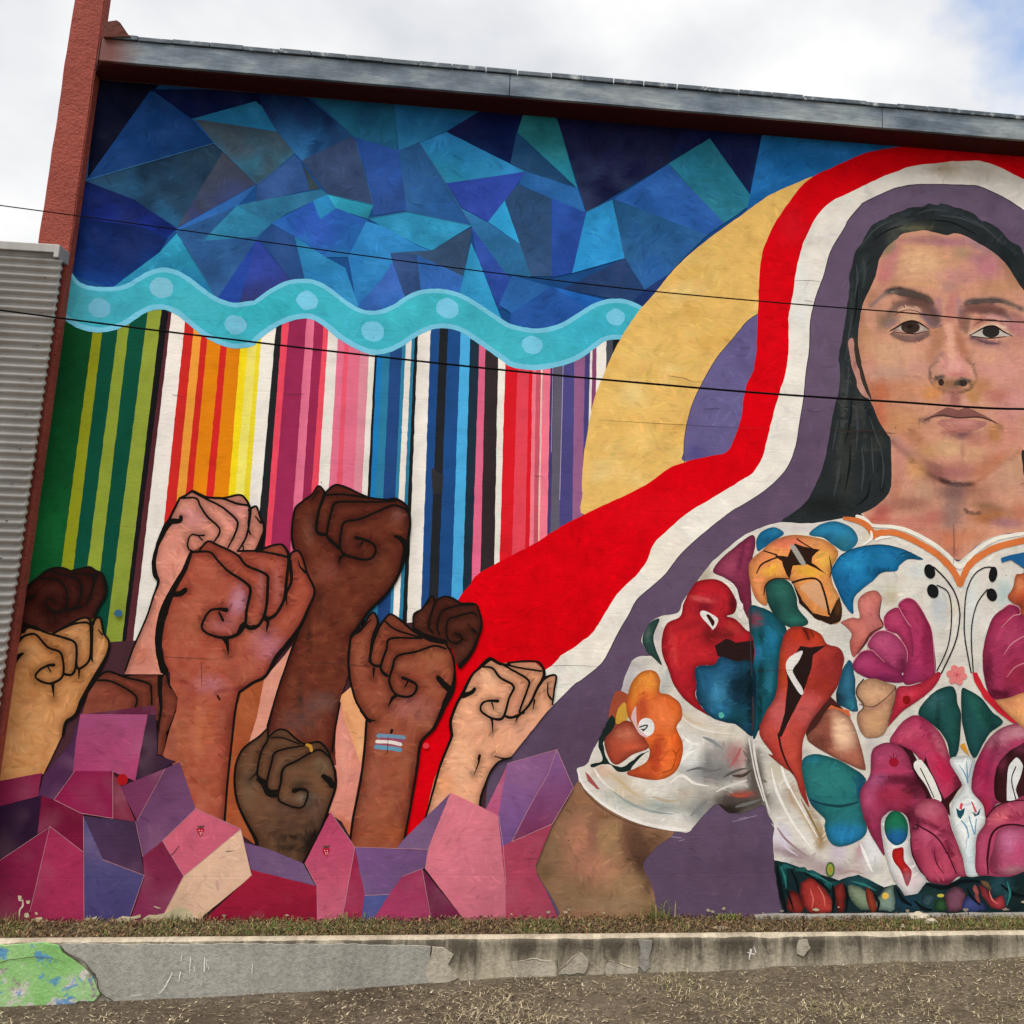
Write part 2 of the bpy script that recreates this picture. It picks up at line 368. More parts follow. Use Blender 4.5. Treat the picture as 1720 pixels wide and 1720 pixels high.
def inside(pts, poly):
    x, y = pts[:, 0], pts[:, 1]; r = np.zeros(len(pts), bool)
    for (x0, y0), (x1, y1) in zip(poly, np.roll(poly, -1, 0)):
        if y0 == y1: continue
        c = ((y0 > y) != (y1 > y)) & (x < (x1 - x0) * (y - y0) / (y1 - y0) + x0); r ^= c
    return r
LAYER = [0.0008]
def nexty():
    LAYER[0] += 0.000011; return -LAYER[0]
def seg_dist(V, polys):
    d = np.full(len(V), 1e9)
    for Q in polys:
        Q = np.asarray(Q); A, B_ = Q[:-1], Q[1:]
        for a, b_ in zip(A, B_):
            e = b_ - a; L2 = max(1e-9, e @ e); s = np.clip(((V - a) @ e) / L2, 0, 1)
            d = np.minimum(d, np.hypot(*(V - a - s[:, None] * e).T))
    return d
def brushy(P, fx, fy, seed):
    return np.array([noise.noise(Vector((p[0] * fx, p[1] * fy, seed))) + 0.5 * noise.noise(Vector((p[0] * fx * 2.3, p[1] * fy * 2.3, seed + 5))) for p in P])
def apply_dabs(P, c, dabs):
    """blend dabs of colour into a coat; the ragged weight leaves the marks of a brush"""
    b1, b2 = brushy(P, .045, .16, 1.0), brushy(P, .15, .05, 7.0)
    for i, d in enumerate(dabs):
        u, v, ru, rv, colr, al = d[:6]; an = math.radians(d[6]) if len(d) > 6 else 0
        dx, dy = P[:, 0] - u, P[:, 1] - v
        xx = dx * math.cos(an) + dy * math.sin(an); yy = -dx * math.sin(an) + dy * math.cos(an)
        q = (xx / (1.2 * ru)) ** 2 + (yy / (1.2 * rv)) ** 2
        q = np.maximum(0, q * (1 + 0.35 * (b1 if i % 2 else b2)))
        w = np.minimum(1, al * 1.12) * np.exp(-q ** 1.5) * np.clip(1 + 0.32 * (b2 if i % 2 else b1), 0, 1.25)
        w = np.clip(w, 0, 1)
        c = c * (1 - w[:, None]) + lin(colr)[None] * w[:, None]
    c = c * (1 + 0.075 * b1 + 0.055 * b2)[:, None]
    return c
def finish(name, P2, faces, cols, parent, yoff=None):
    W = wallXZ(P2); W[:, 0] = np.maximum(W[:, 0], XL); W[:, 1] = np.minimum(W[:, 1], ZS - 0.001)
    y = [nexty()] * len(W) if yoff is None else yoff
    me = bpy.data.meshes.new(name)
    me.from_pydata([(w[0], yy, w[1]) for w, yy in zip(W, y)], [], faces); me.update()
    a = me.color_attributes.new('Col', 'FLOAT_COLOR', 'POINT')
    a.data.foreach_set('color', np.concatenate([np.clip(cols, 0, 1), np.ones((len(cols), 1))], 1).astype(np.float32).ravel())
    if len(me.polygons) and me.polygons[0].normal.y > 0: me.flip_normals()
    o = link(name, me, mural, parent)
    if parent is bld: rel(o, bld)
    return o
_rn = random.Random(11)
def paint(name, pts, color, parent=None, sm=False, g=None, dabs=(), grad=None, wobble=0.5, jit=0.0, edge=None, contrast=1.0, shade=None, marks=None):
    """one flat coat of wall paint; g = spacing of inner points when the coat is blended, grad = (colour2, u0,v0,u1,v1)"""
    if isinstance(pts, str): pts = S(pts)
    P = catmull(pts, True) if sm else np.array(pts, float)
    P = densify(P, 7 if not sm else 9); P = wob(P, wobble)
    bnd = len(P); allp = P
    if g:
        lo, hi = P.min(0), P.max(0)
        gx, gy = np.meshgrid(np.arange(lo[0], hi[0], g), np.arange(lo[1], hi[1], g))
        q = np.stack([gx.ravel(), gy.ravel()], 1); q[:, 0] += (np.floor((q[:, 1] - lo[1]) / g) % 2) * g / 2
        q += np.random.uniform(-.12, .12, q.shape) * g
        q = q[inside(q, P)]; allp = np.concatenate([P, q])
    r = delaunay_2d_cdt([Vector(p) for p in allp], [], [list(range(bnd))], 1, 1e-4)
    V = np.array([tuple(v) for v in r[0]]); Fc = [tuple(f) for f in r[2]]
    c = np.repeat(lin(color)[None], len(V), 0)
    if grad:
        c2, u0, v0, u1, v1 = grad; d = np.array([u1 - u0, v1 - v0]); s = ((V - [u0, v0]) @ d) / (d @ d); s = np.clip(s, 0, 1)[:, None]
        c = c * (1 - s) + lin(c2)[None] * s
    if jit:
        an = _rn.uniform(0, 6.28); s = (V[:, 0] * math.cos(an) + V[:, 1] * math.sin(an)); s = (s - s.min()) / max(1e-6, s.max() - s.min()) - .5
        c = c * (1 + jit * 2 * s[:, None]); c[:, _rn.randrange(3)] *= (1 + jit * 0.6 * s)
    if len(dabs): c = apply_dabs(V, c, dabs)
    if contrast != 1.0: m_ = c.mean(0); c = np.clip(m_ + (c - m_) * contrast, 0.003, 1)
    if edge:                                                     # the artist's darker rim round a petal
        q = seg_dist(V, [np.vstack([P, P[:1]])]); br = brushy(V, .09, .09, 3.0)
        c = c * (1 - edge[0] * np.exp(-(q / (edge[1] * (1 + .5 * br))) ** 2) + edge[2] * np.clip((q - edge[1] * 1.2) / (edge[1] * 2.5), 0, 1))[:, None]
    if shade:                                                    # modelling round the ink lines of a hand
        q = seg_dist(V, shade[0]); br = brushy(V, .06, .10, 9.0)
        w = shade[2] * np.exp(-(q / (8.5 * (1 + .45 * br))) ** 2); c = c * (1 - w)[:, None]
        w = (shade[3] * np.clip((q - 9) / 12, 0, 1) * np.clip(.55 + .9 * br, 0, 1.2))[:, None]; c = c * (1 - w) + lin(shade[1])[None] * w
    o = finish(name, V, Fc, c, parent if parent is not None else bld)
    if marks is None and g: marks = (1.5, .12)
    if marks and g: brushwork(o, P, V, c, marks, parent)
    return o
def brushwork(o, bnd, V, c, marks, parent):
    """short visible brush strokes in slightly lighter and darker mixes of the coat's own colour"""
    lo, hi = bnd.min(0), bnd.max(0); poly = 0.5 * abs(np.dot(bnd[:, 0], np.roll(bnd[:, 1], 1)) - np.dot(bnd[:, 1], np.roll(bnd[:, 0], 1)))
    n = int(min(1100, poly / 1000 * marks[0] * 6)); rs = np.random.RandomState(int(lo[0] * 7 + lo[1]) % 99991)
    if n < 3: return
    sz = marks[2] if len(marks) > 2 else 0.55 if poly < 6000 else 1.0
    k = rs.choice(len(V), min(len(V), n * 2), replace=False); k = k[seg_dist(V[k], [np.vstack([bnd, bnd[:1]])]) > 10 * sz][:n]
    AV, AF, AC, AY = [], [], [], []; y0 = LAYER[0]; LAYER[0] += 0.00004; used = [np.zeros((0, 2)) for _ in range(8)]
    for i, j in enumerate(k):
        p = V[j]; s_ = next((q for q in range(8) if not len(used[q]) or np.hypot(*(used[q] - p).T).min() > 30 * sz), None)
        if s_ is None: continue
        used[s_] = np.vstack([used[s_], p])
        L_ = rs.uniform(11, 26) * sz; w = rs.uniform(2.6, 6.5) * sz; a = 3.0 * noise.noise(Vector((p[0] * .018, p[1] * .018, 2.2))) + rs.normal(0, .25)
        d = np.array([math.cos(a), math.sin(a)]); e = np.array([-d[1], d[0]]); bow = rs.normal(0, 1.0)
        q0, q1, q2 = p - d * L_ * .5, p + e * bow, p + d * L_ * .5; m_ = len(AV)
        AV += [q0, q1 + e * w / 2, q1 - e * w / 2, q0 + (q1 - q0) * .45 + e * w * .4, q0 + (q1 - q0) * .45 - e * w * .4, q1 + (q2 - q1) * .6 + e * w * .35, q1 + (q2 - q1) * .6 - e * w * .35, q2]
        AF += [(m_, m_ + 3, m_ + 4), (m_ + 4, m_ + 3, m_ + 1, m_ + 2), (m_ + 2, m_ + 1, m_ + 5, m_ + 6), (m_ + 6, m_ + 5, m_ + 7)]
        cc = c[j] * (1 + rs.choice([-1, 1]) * marks[1] * rs.uniform(.3, 1.3)) * (1 + rs.normal(0, .03, 3)); AC += [np.clip(cc, 0, 1)] * 8
        AY += [-(y0 + 0.000004 * (1 + s_))] * 8
    if AV: tag(finish('brushwork', np.array(AV), AF, np.array(AC), o if parent is None or parent is bld else parent, AY), kind='stuff')
def ribbon(P, w, straight=False):
    """a brush line: centre line P, width w (number or list, same unit) -> outline"""
    P = catmull(P, False, 6) if len(P) > 2 and not straight else np.concatenate([np.array(P[i]) + (np.array(P[i + 1]) - np.array(P[i])) * np.linspace(0, 1, 6)[:, None] for i in range(len(P) - 1)]) if len(P) > 2 else np.array([np.array(P[0]) + (np.array(P[1]) - np.array(P[0])) * s for s in np.linspace(0, 1, 5)])
    n = len(P); ww = np.interp(np.linspace(0, 1, n), np.linspace(0, 1, len(w)), w) if hasattr(w, '__len__') else np.full(n, w)
    ww = ww * (1 + 0.14 * np.array([noise.noise(Vector((p[0] * .12, p[1] * .12, 4.))) for p in P]))
    T = np.gradient(P, axis=0); T /= np.maximum(1e-6, np.hypot(T[:, 0], T[:, 1]))[:, None]; Nn = np.stack([-T[:, 1], T[:, 0]], 1)
    return P, ww / 2, Nn, T
ALONE = {'facet_edge', 'crystal_edge', 'petal_line', 'vase_line', 'edge_line', 'scuff', 'petal_rim', 'white_drip', 'leaf_line', 'bud_line', 'seam_line', 'collar_trim', 'collar_piping', 'filament', 'small_mark', 'seed_mark', 'leaf_mark', 'wrist_mark', 'peeled_crack', 'fold_line', 'eyelid_line', 'wave_border', 'hair_strand', 'stamen_mark', 'thread_line', 'brush_mark'}
def lines(name, strokes, color, parent):
    if name in ALONE and len(strokes) > 1:
        for s_ in strokes: lines(name, [s_], color, parent)
        return
    """brush lines of one thing joined in one coat; each stroke = (points, width in photograph pixels)"""
    AV, AF, AY = [], [], []; k = 0
    for st in strokes:
        pts, w = st[0], st[1]
        if isinstance(pts, str): pts = S(pts)
        P, h, Nn, T = ribbon(pts, w, name in ('facet_edge', 'crystal_edge')); h = h * (1.22 if name == 'ink_outline' else 1)
        n = len(P); P = wob(P, 0.35)
        cap0 = P[0] - T[0] * h[0] * .8; cap1 = P[-1] + T[-1] * h[-1] * .8
        AV.append(np.concatenate([P + Nn * h[:, None], P - Nn * h[:, None], [cap0, cap1]]))
        AF += [(k + i, k + i + 1, k + n + i + 1, k + n + i) for i in range(n - 1)] + [(k, k + n, k + 2 * n), (k + n - 1, k + 2 * n + 1, k + 2 * n - 1)]
        AY += [nexty()] * (2 * n + 2); k += 2 * n + 2
    V = np.concatenate(AV)
    return finish(name, V, AF, np.repeat(lin(color)[None], len(V), 0), parent, AY)
def ell(u, v, ru, rv, n=18, an=0):
    a = np.linspace(0, 2 * math.pi, n, endpoint=False); ca, sa = math.cos(math.radians(an)), math.sin(math.radians(an))
    return [(u + ru * math.cos(t) * ca - rv * math.sin(t) * sa, v + ru * math.cos(t) * sa + rv * math.sin(t) * ca) for t in a]
def tp(tile, x, y):
    t = TILE[tile]; return t[0] + x / t[2], t[1] + y / t[2]
def D(tile, x, y, rx, ry, c, a, an=0):
    t = TILE[tile]; return (t[0] + x / t[2], t[1] + y / t[2], rx / t[2], ry / t[2], c, a, an)
def soft(s, r, c, a, step=0.5):
    """a blended brush stroke as a chain of dabs; r in photograph pixels"""
    P = catmull(S(s), False, 6); out = []; acc = 0
    for i in range(len(P)):
        if i: acc += np.hypot(*(P[i] - P[i - 1]))
        if i == 0 or acc >= r * step: out.append((P[i][0], P[i][1], r, r, c, min(.75, a * 1.35))); acc = 0
    return out
# ------------------------------------------------------------------ mural: night-blue facets
paint('painted_sky', 'Z 160 90 900 150 1600 220 1540 250 1290 410 1085 575 106 548 115 480', '#1b4a84', jit=.1)
FAC = [
 ('Z 163 95 300 105 252 160 147 300', '#070c24'), ('Z 252 150 440 150 440 176 322 200', '#0a1640'),  # navy top facets, darkened further: some eave shade is put into their colour
 ('A 1010 610 1290 800 1440 965 760 1160 590 1200', '#113a72', '#12386e'),
 ('Z 322 200 430 170 440 180 465 221 430 216', '#1f6c98'),
 ('Z 328 200 465 221 495 257 432 310 377 256 360 241', '#3a4650', '#2f7393'),
 ('A 572 1222 760 1160 1440 965 1500 1020 1190 1530 900 1340', '#1a3248', '#2a6088'),
 ('Z 375 255 431 309 297 383', '#3b4252', '#35437a'),
 ('Z 431 310 297 384 305 410 395 352', '#2f66ae'),
 ('Z 143 304 225 335 297 384 281 399 235 380 130 366', '#0f1d52', '#1a308a'),
 ('Z 130 366 235 380 282 400 268 424 190 483 112 460', '#0c2258', '#163c86'),
 ('Z 297 392 365 503 385 520 180 490 268 424', '#2f99bb', '#1b5c9e'),
 ('Z 297 388 398 346 430 362 456 375 430 405 364 503', '#2c5d94', '#2b4a7c'),
 ('Z 398 346 430 338 485 357 456 376 430 398 340 405', '#2f7fa6'),
 ('Z 430 405 364 503 390 520 432 515', '#2549a4'),
 ('Z 430 338 540 318 551 327 485 357 456 375 398 347', '#2f7298'),
 ('Z 432 310 495 262 505 270 520 319 430 339', '#2f5189'), ('Z 509 277 537 317 520 320', '#33434e'),
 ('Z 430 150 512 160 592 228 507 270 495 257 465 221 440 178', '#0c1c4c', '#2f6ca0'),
 ('Z 510 150 662 160 668 250 655 258 594 230', '#184f78', '#2b7f9f'),
 ('Z 594 230 671 253 684 354 627 362 615 290', '#2b57a8', '#2f4b82'),
 ('Z 507 270 591 229 598 237 627 344 551 327', '#374a70'),
 ('Z 661 160 850 176 817 191 750 221 670 253', '#1d5f98', '#2c7aa6'),
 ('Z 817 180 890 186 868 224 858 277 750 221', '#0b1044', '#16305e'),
 ('Z 750 222 860 277 883 288 860 292 750 308 705 240', '#2c86c6', '#2b88a8'),
 ('Z 670 253 705 240 750 308 775 350 793 379 683 355', '#29598c', '#2a5c9e'),
 ('Z 750 308 860 292 884 288 860 322 820 373 775 348', '#304aa8'),
 ('Z 550 327 627 345 618 368 565 351', '#2fa2c2', '#2b7c90'),
 ('Z 456 375 526 338 565 350 618 370 585 432 540 432 495 397', '#2b55b2', '#2a78b4'),
 ('Z 526 338 550 327 565 350 538 368', '#2c88c0'),
 ('Z 618 367 683 356 793 379 725 421 702 412 642 381', '#2f8fba'),
 ('Z 615 372 642 380 702 413 725 422 656 427 668 470 600 515 585 432', '#2b80bc', '#2a6ab0'),
 ('Z 437 405 456 375 495 397 513 472 488 469', '#284e88'),
 ('Z 430 404 437 407 490 472 430 515 400 520', '#2a419a', '#3b3f74'),
 ('Z 495 398 540 428 580 450 605 520 560 498 513 472', '#2f88b8', '#2672b4'),
 ('Z 656 425 700 428 708 494 682 505', '#304b7c'), ('Z 656 425 725 421 795 380 778 464 700 428', '#354e6e'),
 ('Z 600 516 640 470 660 440 682 505 640 530', '#3a62b0', '#2a6ab4'),
 ('Z 700 428 778 464 772 496 708 494', '#3164ae'), ('Z 791 408 802 432 842 535 800 520 772 494 779 462', '#2f91c2'),
 ('Z 792 381 800 392 852 460 880 492 838 520 800 428', '#2c4ca0'), ('Z 775 350 820 374 876 412 892 465 850 460 795 386', '#2d6c9e'),
 ('Z 820 373 848 337 868 395 876 412', '#319fd6'), ('Z 870 310 928 334 927 465 892 464 880 430 848 338', '#2f4e76'),
 ('Z 882 288 970 316 984 358 927 334 871 310', '#2a66a8'), ('Z 868 223 968 316 882 288 857 276', '#204a74'),
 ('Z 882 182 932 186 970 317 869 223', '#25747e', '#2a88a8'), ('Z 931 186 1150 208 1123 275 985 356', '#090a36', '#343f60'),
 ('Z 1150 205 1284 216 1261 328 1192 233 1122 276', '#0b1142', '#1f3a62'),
 ('Z 1192 233 1260 328 1255 348 1216 376 1123 275', '#27788e', '#2c7fa6'),
 ('Z 1122 276 1217 375 1187 396 1032 335', '#2a60ac', '#2a5aa4'), ('Z 1282 215 1530 240 1480 262 1370 304 1250 370 1256 345', '#1d6cb0', '#1a62a4'),
 ('Z 927 333 985 358 962 459 927 466', '#274c9e'), ('Z 985 357 1029 336 1050 434 961 459', '#2b8eca'),
 ('Z 1030 335 1188 395 1150 432 1120 464 1083 488 1049 433', '#275c8c', '#2a5ea4'),
 ('Z 945 486 1049 434 1084 488 1060 508', '#253f6c'), ('Z 1083 487 1124 460 1085 520 1060 508', '#20386f'),
 ('Z 860 463 926 482 860 527 838 512', '#2b66ac'), ('Z 925 482 992 522 960 548 900 562 855 552 858 527', '#22529c'),
 ('Z 926 482 946 486 1030 508 992 522', '#1f60b2'),
]
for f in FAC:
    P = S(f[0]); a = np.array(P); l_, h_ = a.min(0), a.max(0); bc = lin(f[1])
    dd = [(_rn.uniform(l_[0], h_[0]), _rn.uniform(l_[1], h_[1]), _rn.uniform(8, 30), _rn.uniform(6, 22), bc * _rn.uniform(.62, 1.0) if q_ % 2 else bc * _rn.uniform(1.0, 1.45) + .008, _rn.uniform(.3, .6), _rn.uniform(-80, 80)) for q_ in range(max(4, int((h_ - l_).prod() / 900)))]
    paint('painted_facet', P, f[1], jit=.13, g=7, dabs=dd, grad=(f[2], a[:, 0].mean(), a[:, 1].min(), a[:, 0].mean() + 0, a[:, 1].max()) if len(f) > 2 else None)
lines('facet_edge', [('Z 360 241 377 256 431 309', 0.8), ('Z 143 304 190 290 360 241', 0.7), ('Z 297 388 364 500', 0.9), ('Z 1122 276 1216 375', 0.8), ('Z 985 356 1028 336', 0.8), ('Z 705 240 792 379', 0.9), ('Z 551 327 627 344', 0.8), ('Z 618 368 683 356 792 379', 0.7), ('Z 1049 433 1028 336', 0.7), ('Z 495 262 432 310', 0.7), ('Z 598 237 627 344', 0.7)], '#3f749a', bld)
# ------------------------------------------------------------------ serape stripes
WU = S('Z 100 445 E 465 230 520 300 600 335 720 345 840 330 940 275 1040 225 1140 220 1240 260 1360 350 1460 415 1580 452 1680 437 F 0 430 160 322 300 290 420 307 540 385 640 460 740 500 840 497 940 455 1040 390 1160 358 1300 365 1420 412 1540 487 1660 568 G 0 597 120 622 220 620 340 585 460 512 560 452 660 425 760 428 860 468 930 520')
WL = S('Z 96 520 E 430 522 480 560 560 600 660 618 760 605 860 562 960 495 1060 464 1160 482 1260 552 1380 648 1500 708 1600 728 1700 710 F 0 682 120 592 240 540 360 526 460 575 560 660 680 730 780 766 880 757 980 712 1080 645 1200 596 1340 602 1460 668 1580 752 1680 822 G 0 850 120 870 240 862 360 834 460 792 560 720 640 672 740 668 800 680')
wu = catmull(WU, False, 6); wl = catmull(WL, False, 6)
mid = lambda x: 0.5 * (np.interp(x, wu[:, 0], wu[:, 1]) + np.interp(x, wl[:, 0], wl[:, 1]))
paint('painted_green_ground', 'Z 100 500 300 500 300 1150 0 1150 20 900', '#0d4a24', g=16, dabs=[(120, 620, 40, 60, '#0a3a20', .6), (80, 900, 40, 70, '#14602f', .6), (180, 950, 30, 60, '#126032', .5), (230, 700, 20, 120, '#0b4a3a', .8), (180, 700, 14, 140, '#0b4a3a', .8)])
GR, YG, WH, BK = '#0b4a38', '#8b9a34', '#ebe4da', '#17171a'
edges = [  # left edge at y 600, left edge at y 830, colour
 (150.8, 120, '#8b901c'), (167, 139, GR), (192.5, 163, YG), (211, 184, GR), (239, 209.5, '#8c9a38'), (262.5, 235, BK), (273.7, 244, '#55282e'), (280, 253, WH),
 (305, 281, '#cf2a26'), (321, 298, '#e8983a'), (335, 312.5, '#d22a24'), (346, 324, '#e88612'), (369, 347, '#da2a26'), (380, 359.5, '#e6860f'), (402.5, 384.5, '#f2d81c'),
 (415, 395.5, '#f4e86e'), (430, 410, '#e8d42c'), (437, 420, WH), (459.5, 439, '#232326'), (470, 452.5, '#e8485e'), (481, 462.5, '#9c2a54'), (511, 494.5, '#e2708f'),
 (524.5, 509, '#98284f'), (540, 523, '#e84a5e'), (549, 534, WH), (566, 552, '#e2708c'), (577.5, 565, '#e4566c'), (585, 574, '#e4708c'), (605, 594, '#e08c9c'),
 (620, 608, WH), (629.5, 617.5, '#1c1c20'), (633, 622.5, '#1f7cbc'), (642.5, 631, '#2d7ca2'), (655, 644, '#23477e'), (675, 664.5, '#2f80a4'), (681, 670, WH),
 (690.5, 680, '#2a7a9c'), (695.5, 685.5, '#1e2022'), (701, 692, WH), (722, 714, '#1f4a86'), (737, 727.5, '#24262a'), (751, 742.5, '#1f4c86'), (772.5, 764.5, '#4aaadf'),
 (789, 782, '#1f303e'), (804.5, 797, '#e2678a'), (815.5, 810, '#332a2c'), (837, 832.5, WH), (849, 842.5, '#df1c28'), (870, 863, '#e84656'), (889, 884, '#dc1c2a'),
 (895, 891, '#f07c8c'), (901, 897.5, '#c85464'), (909, 905, '#f4c8b0'), (912, 907.5, '#f47a90'), (925, 920.5, '#463c70'), (931, 926, '#615c6c'), (944, 940.5, '#4b467e'),
 (965, 962, '#96608a'), (982.5, 978.5, '#4a437a'), (991, 987, WH), (995, 991, '#8a4a72'), (1002, 998, WH), (1018, 1014, '#4c4e5a'), (1029, 1025, '#1e1e22'), (1052, 1048, None)]
for (a0, a1, c), (b0, b1, _) in zip(edges, edges[1:]):
    ex = lambda p, q, y: p + (q - p) * (y - 600) / 230.0
    yb = 1140 if a0 < 600 else 1085
    tl, tr = mid(a0 + 4), mid(b0 + 4)
    ys = np.linspace(0, 1, 40)
    Lp = [(ex(a0, a1, tl + (yb - tl) * s), tl + (yb - tl) * s) for s in ys]; Rp = [(ex(b0, b1, tr + (yb - tr) * s) + .25, tr + (yb - tr) * s) for s in ys]
    paint('painted_stripe', Lp + Rp[::-1], c, jit=.07, wobble=.9)
lines('edge_line', [('Z 912 612 904 850', .9), ('Z 946 610 940 840', 1.0), ('Z 929 612 926 760', .8)], '#b9a8c4', bld)
paint('painted_patch', 'Z 725 785 730 790 745 800 742 830 727 830', '#2f3034', wobble=1)
# ------------------------------------------------------------------ wave ribbon with spots
wave = paint('painted_wave', list(wu) + list(wl[::-1]), '#40b2c4', g=14, marks=(1, .08), dabs=[(130, 510, 40, 30, '#4a9cae', .6), (450, 520, 70, 25, '#34b0bc', .7), (330, 510, 50, 20, '#48b8c4', .6), (700, 530, 60, 25, '#42bcc8', .6), (980, 560, 60, 30, '#3aaec8', .7), (880, 580, 70, 20, '#46bccc', .5), (200, 520, 60, 20, '#3f9fb0', .6)])
lines('wave_border', [(wu[::4], [6, 8, 7, 7, 8, 7]), (wl[::4], [9, 9, 8, 9, 8, 9, 8])], '#74c4de', wave)
for u, v, a, c in ((168, 518, 19, '#6aaec8'), (272, 484, 20, '#79bed4'), (396, 546, 18.5, '#74c0da'), (516.5, 505.5, 18, '#76c6e2'), (626, 557, 19.5, '#74c8e4'), (752, 518.5, 19.5, '#76c6e4'), (894, 580, 17.5, '#76c8e4'), (1034, 533, 16, '#76c8e4')):
    paint('spot', ell(u, v, a, a * .86, 20, 15), c, wave, sm=True, wobble=1.6)
paint('painted_backdrop', 'Z 0 1090 640 1050 760 1040 900 1200 900 1560 0 1560', '#4a2c34', jit=.1)
# ------------------------------------------------------------------ moon discs
disc = paint('painted_yellow_disc', catmull(S('Z 1368 297 1335 309 1290 330 1245 362 1200 394 1165 422 G 1110 190 1030 280 960 370 870 470 800 565 740 660 680 770 640 860 590 980 555 1070 525 1210 498 1360 480 1490 470 1620 475 1720 Z 985 866 1100 830 1330 600 1345 400 1378 315'), True, 4), '#e6ba68', g=12, marks=(1.5, .08),
     dabs=[(random.Random(i).uniform(990, 1300), random.Random(i + 50).uniform(400, 840), random.Random(i + 90).uniform(5, 26), random.Random(i + 7).uniform(4, 16), ['#f0d088', '#ecc878', '#d8a64e', '#f0d490'][i % 4], .42) for i in range(70)], wobble=1)
moon = paint('painted_purple_disc', catmull(S('G 1665 500 1645 515 1580 560 1480 680 1380 800 1290 950 1210 1120 1165 1300 1153 1430 1162 1500 1440 1480 1700 1000'), True, 4), '#685f8e', g=14, dabs=[(1245, 590, 12, 30, '#5e5482', .7), (1170, 762, 18, 9, '#4a4480', .7), (1210, 700, 25, 30, '#6e6696', .6)], wobble=.8)
lines('edge_line', [('G 1645 515 1580 560 1480 680 1380 800 1290 950 1210 1120 1165 1300 1153 1430 1158 1510', 1.1)], '#2f3040', moon)
# ------------------------------------------------------------------ cape bands
RO = 'D 900 985 660 1030 470 1110 300 1190 200 1280 120 1390 40 1510 0 1600 G 1680 100 1662 250 1655 400 1650 500 1645 700 1625 880 1580 980 1555 1080 1540 1200 1500 1330 1440 1440 1300 1470 1180 1500 1050 1550 930 1640 780 1720 Z 1000 855 950 880 900 912 850 938 Q 1610 700 1550 780 1480 870 Z 740 1080'
red = paint('painted_red_band', list(catmull(S(RO), False, 4)) + S('Z 700 1250 678 1408 722 1380 765 1200 880 1150 1000 1100 1300 800 1400 350 1500 320 1600 295 1735 320 1735 245 1600 235'), '#d9000f', g=15, marks=(.8, .10), dabs=[(1650, 265, 100, 12, '#c8101a', .6), (1300, 500, 16, 120, '#d60414', .6), (900, 1050, 90, 60, '#d0000c', .7), (1100, 860, 80, 30, '#dc0818', .5), (1330, 380, 20, 30, '#cc1424', .5)], wobble=1.2)
WO = 'D 1760 1235 1720 1210 1560 1130 1480 1098 1410 1085 1340 1083 1200 1090 1100 1102 960 1120 860 1155 780 1185 660 1240 560 1290 420 1360 330 1450 260 1580 H 225 350 190 500 160 700 138 800 138 900 135 1050 120 1180 75 1320 30 1480 0 1600 G 1690 1450 1640 1545 1600 1590 1520 1640 1390 1720 K 390 0 260 110 150 220 100 340 30 430 -100 560 O 1030 0 960 60 870 130 820 155 760 220 690 270'
WI = 'D 1760 1450 1720 1420 1600 1340 1430 1260 1340 1248 1200 1243 1000 1243 900 1257 820 1280 650 1360 620 1385 540 1480 H 510 220 420 370 375 530 320 680 285 830 280 930 275 1050 255 1180 240 1350 215 1500 180 1700 Z 1318 792 1285 824 1245 850 K 670 0 480 150 330 290 230 420 130 510 40 590 -20 700 O 1200 0 1140 120 1080 220 960 320 900 360 840 420 760 500'
CWO, CWI = list(catmull(S(WO), False, 4)), list(catmull(S(WI), False, 4))
white = paint('painted_white_band', CWO + S('Z 900 1200 930 1210') + CWI[::-1], '#ebe5da', g=14, marks=(.8, .06), dabs=[(1590, 285, 24, 12, '#b8a488', .75), (1650, 290, 40, 10, '#cfc8ba', .6), (1345, 500, 12, 60, '#dfe0dc', .6), (1010, 1090, 50, 30, '#ece2d2', .6), (1110, 930, 40, 40, '#e6dccb', .6)], wobble=1.2)
cape = paint('painted_purple_cape', CWI + S('Z 900 1215 820 1300 800 1560 1735 1545 1735 360'), '#604d64', g=14, marks=(.8, .10), dabs=[(1560, 340, 240, 90, '#6a5870', .9), (1380, 560, 60, 200, '#68566e', .85), (1330, 760, 60, 70, '#624e66', .8), (1000, 1250, 80, 60, '#563f54', .6), (1220, 1470, 110, 50, '#5a455a', .7), (1200, 1400, 80, 24, '#604a60', .6), (1600, 325, 60, 14, '#6a5c70', .6), (1180, 960, 60, 40, '#665468', .6)], wobble=.8)
lines('edge_line', [(WI, 1.6)], '#3b3540', cape)
lines('scuff', [('N 990 1100 1060 1110', 1.5), ('N 1400 1000 1560 960', 1.4), ('N 1040 1130 1080 1120', 1.3), ('N 1440 980 1500 970', 1.2)], '#8b7a92', cape)
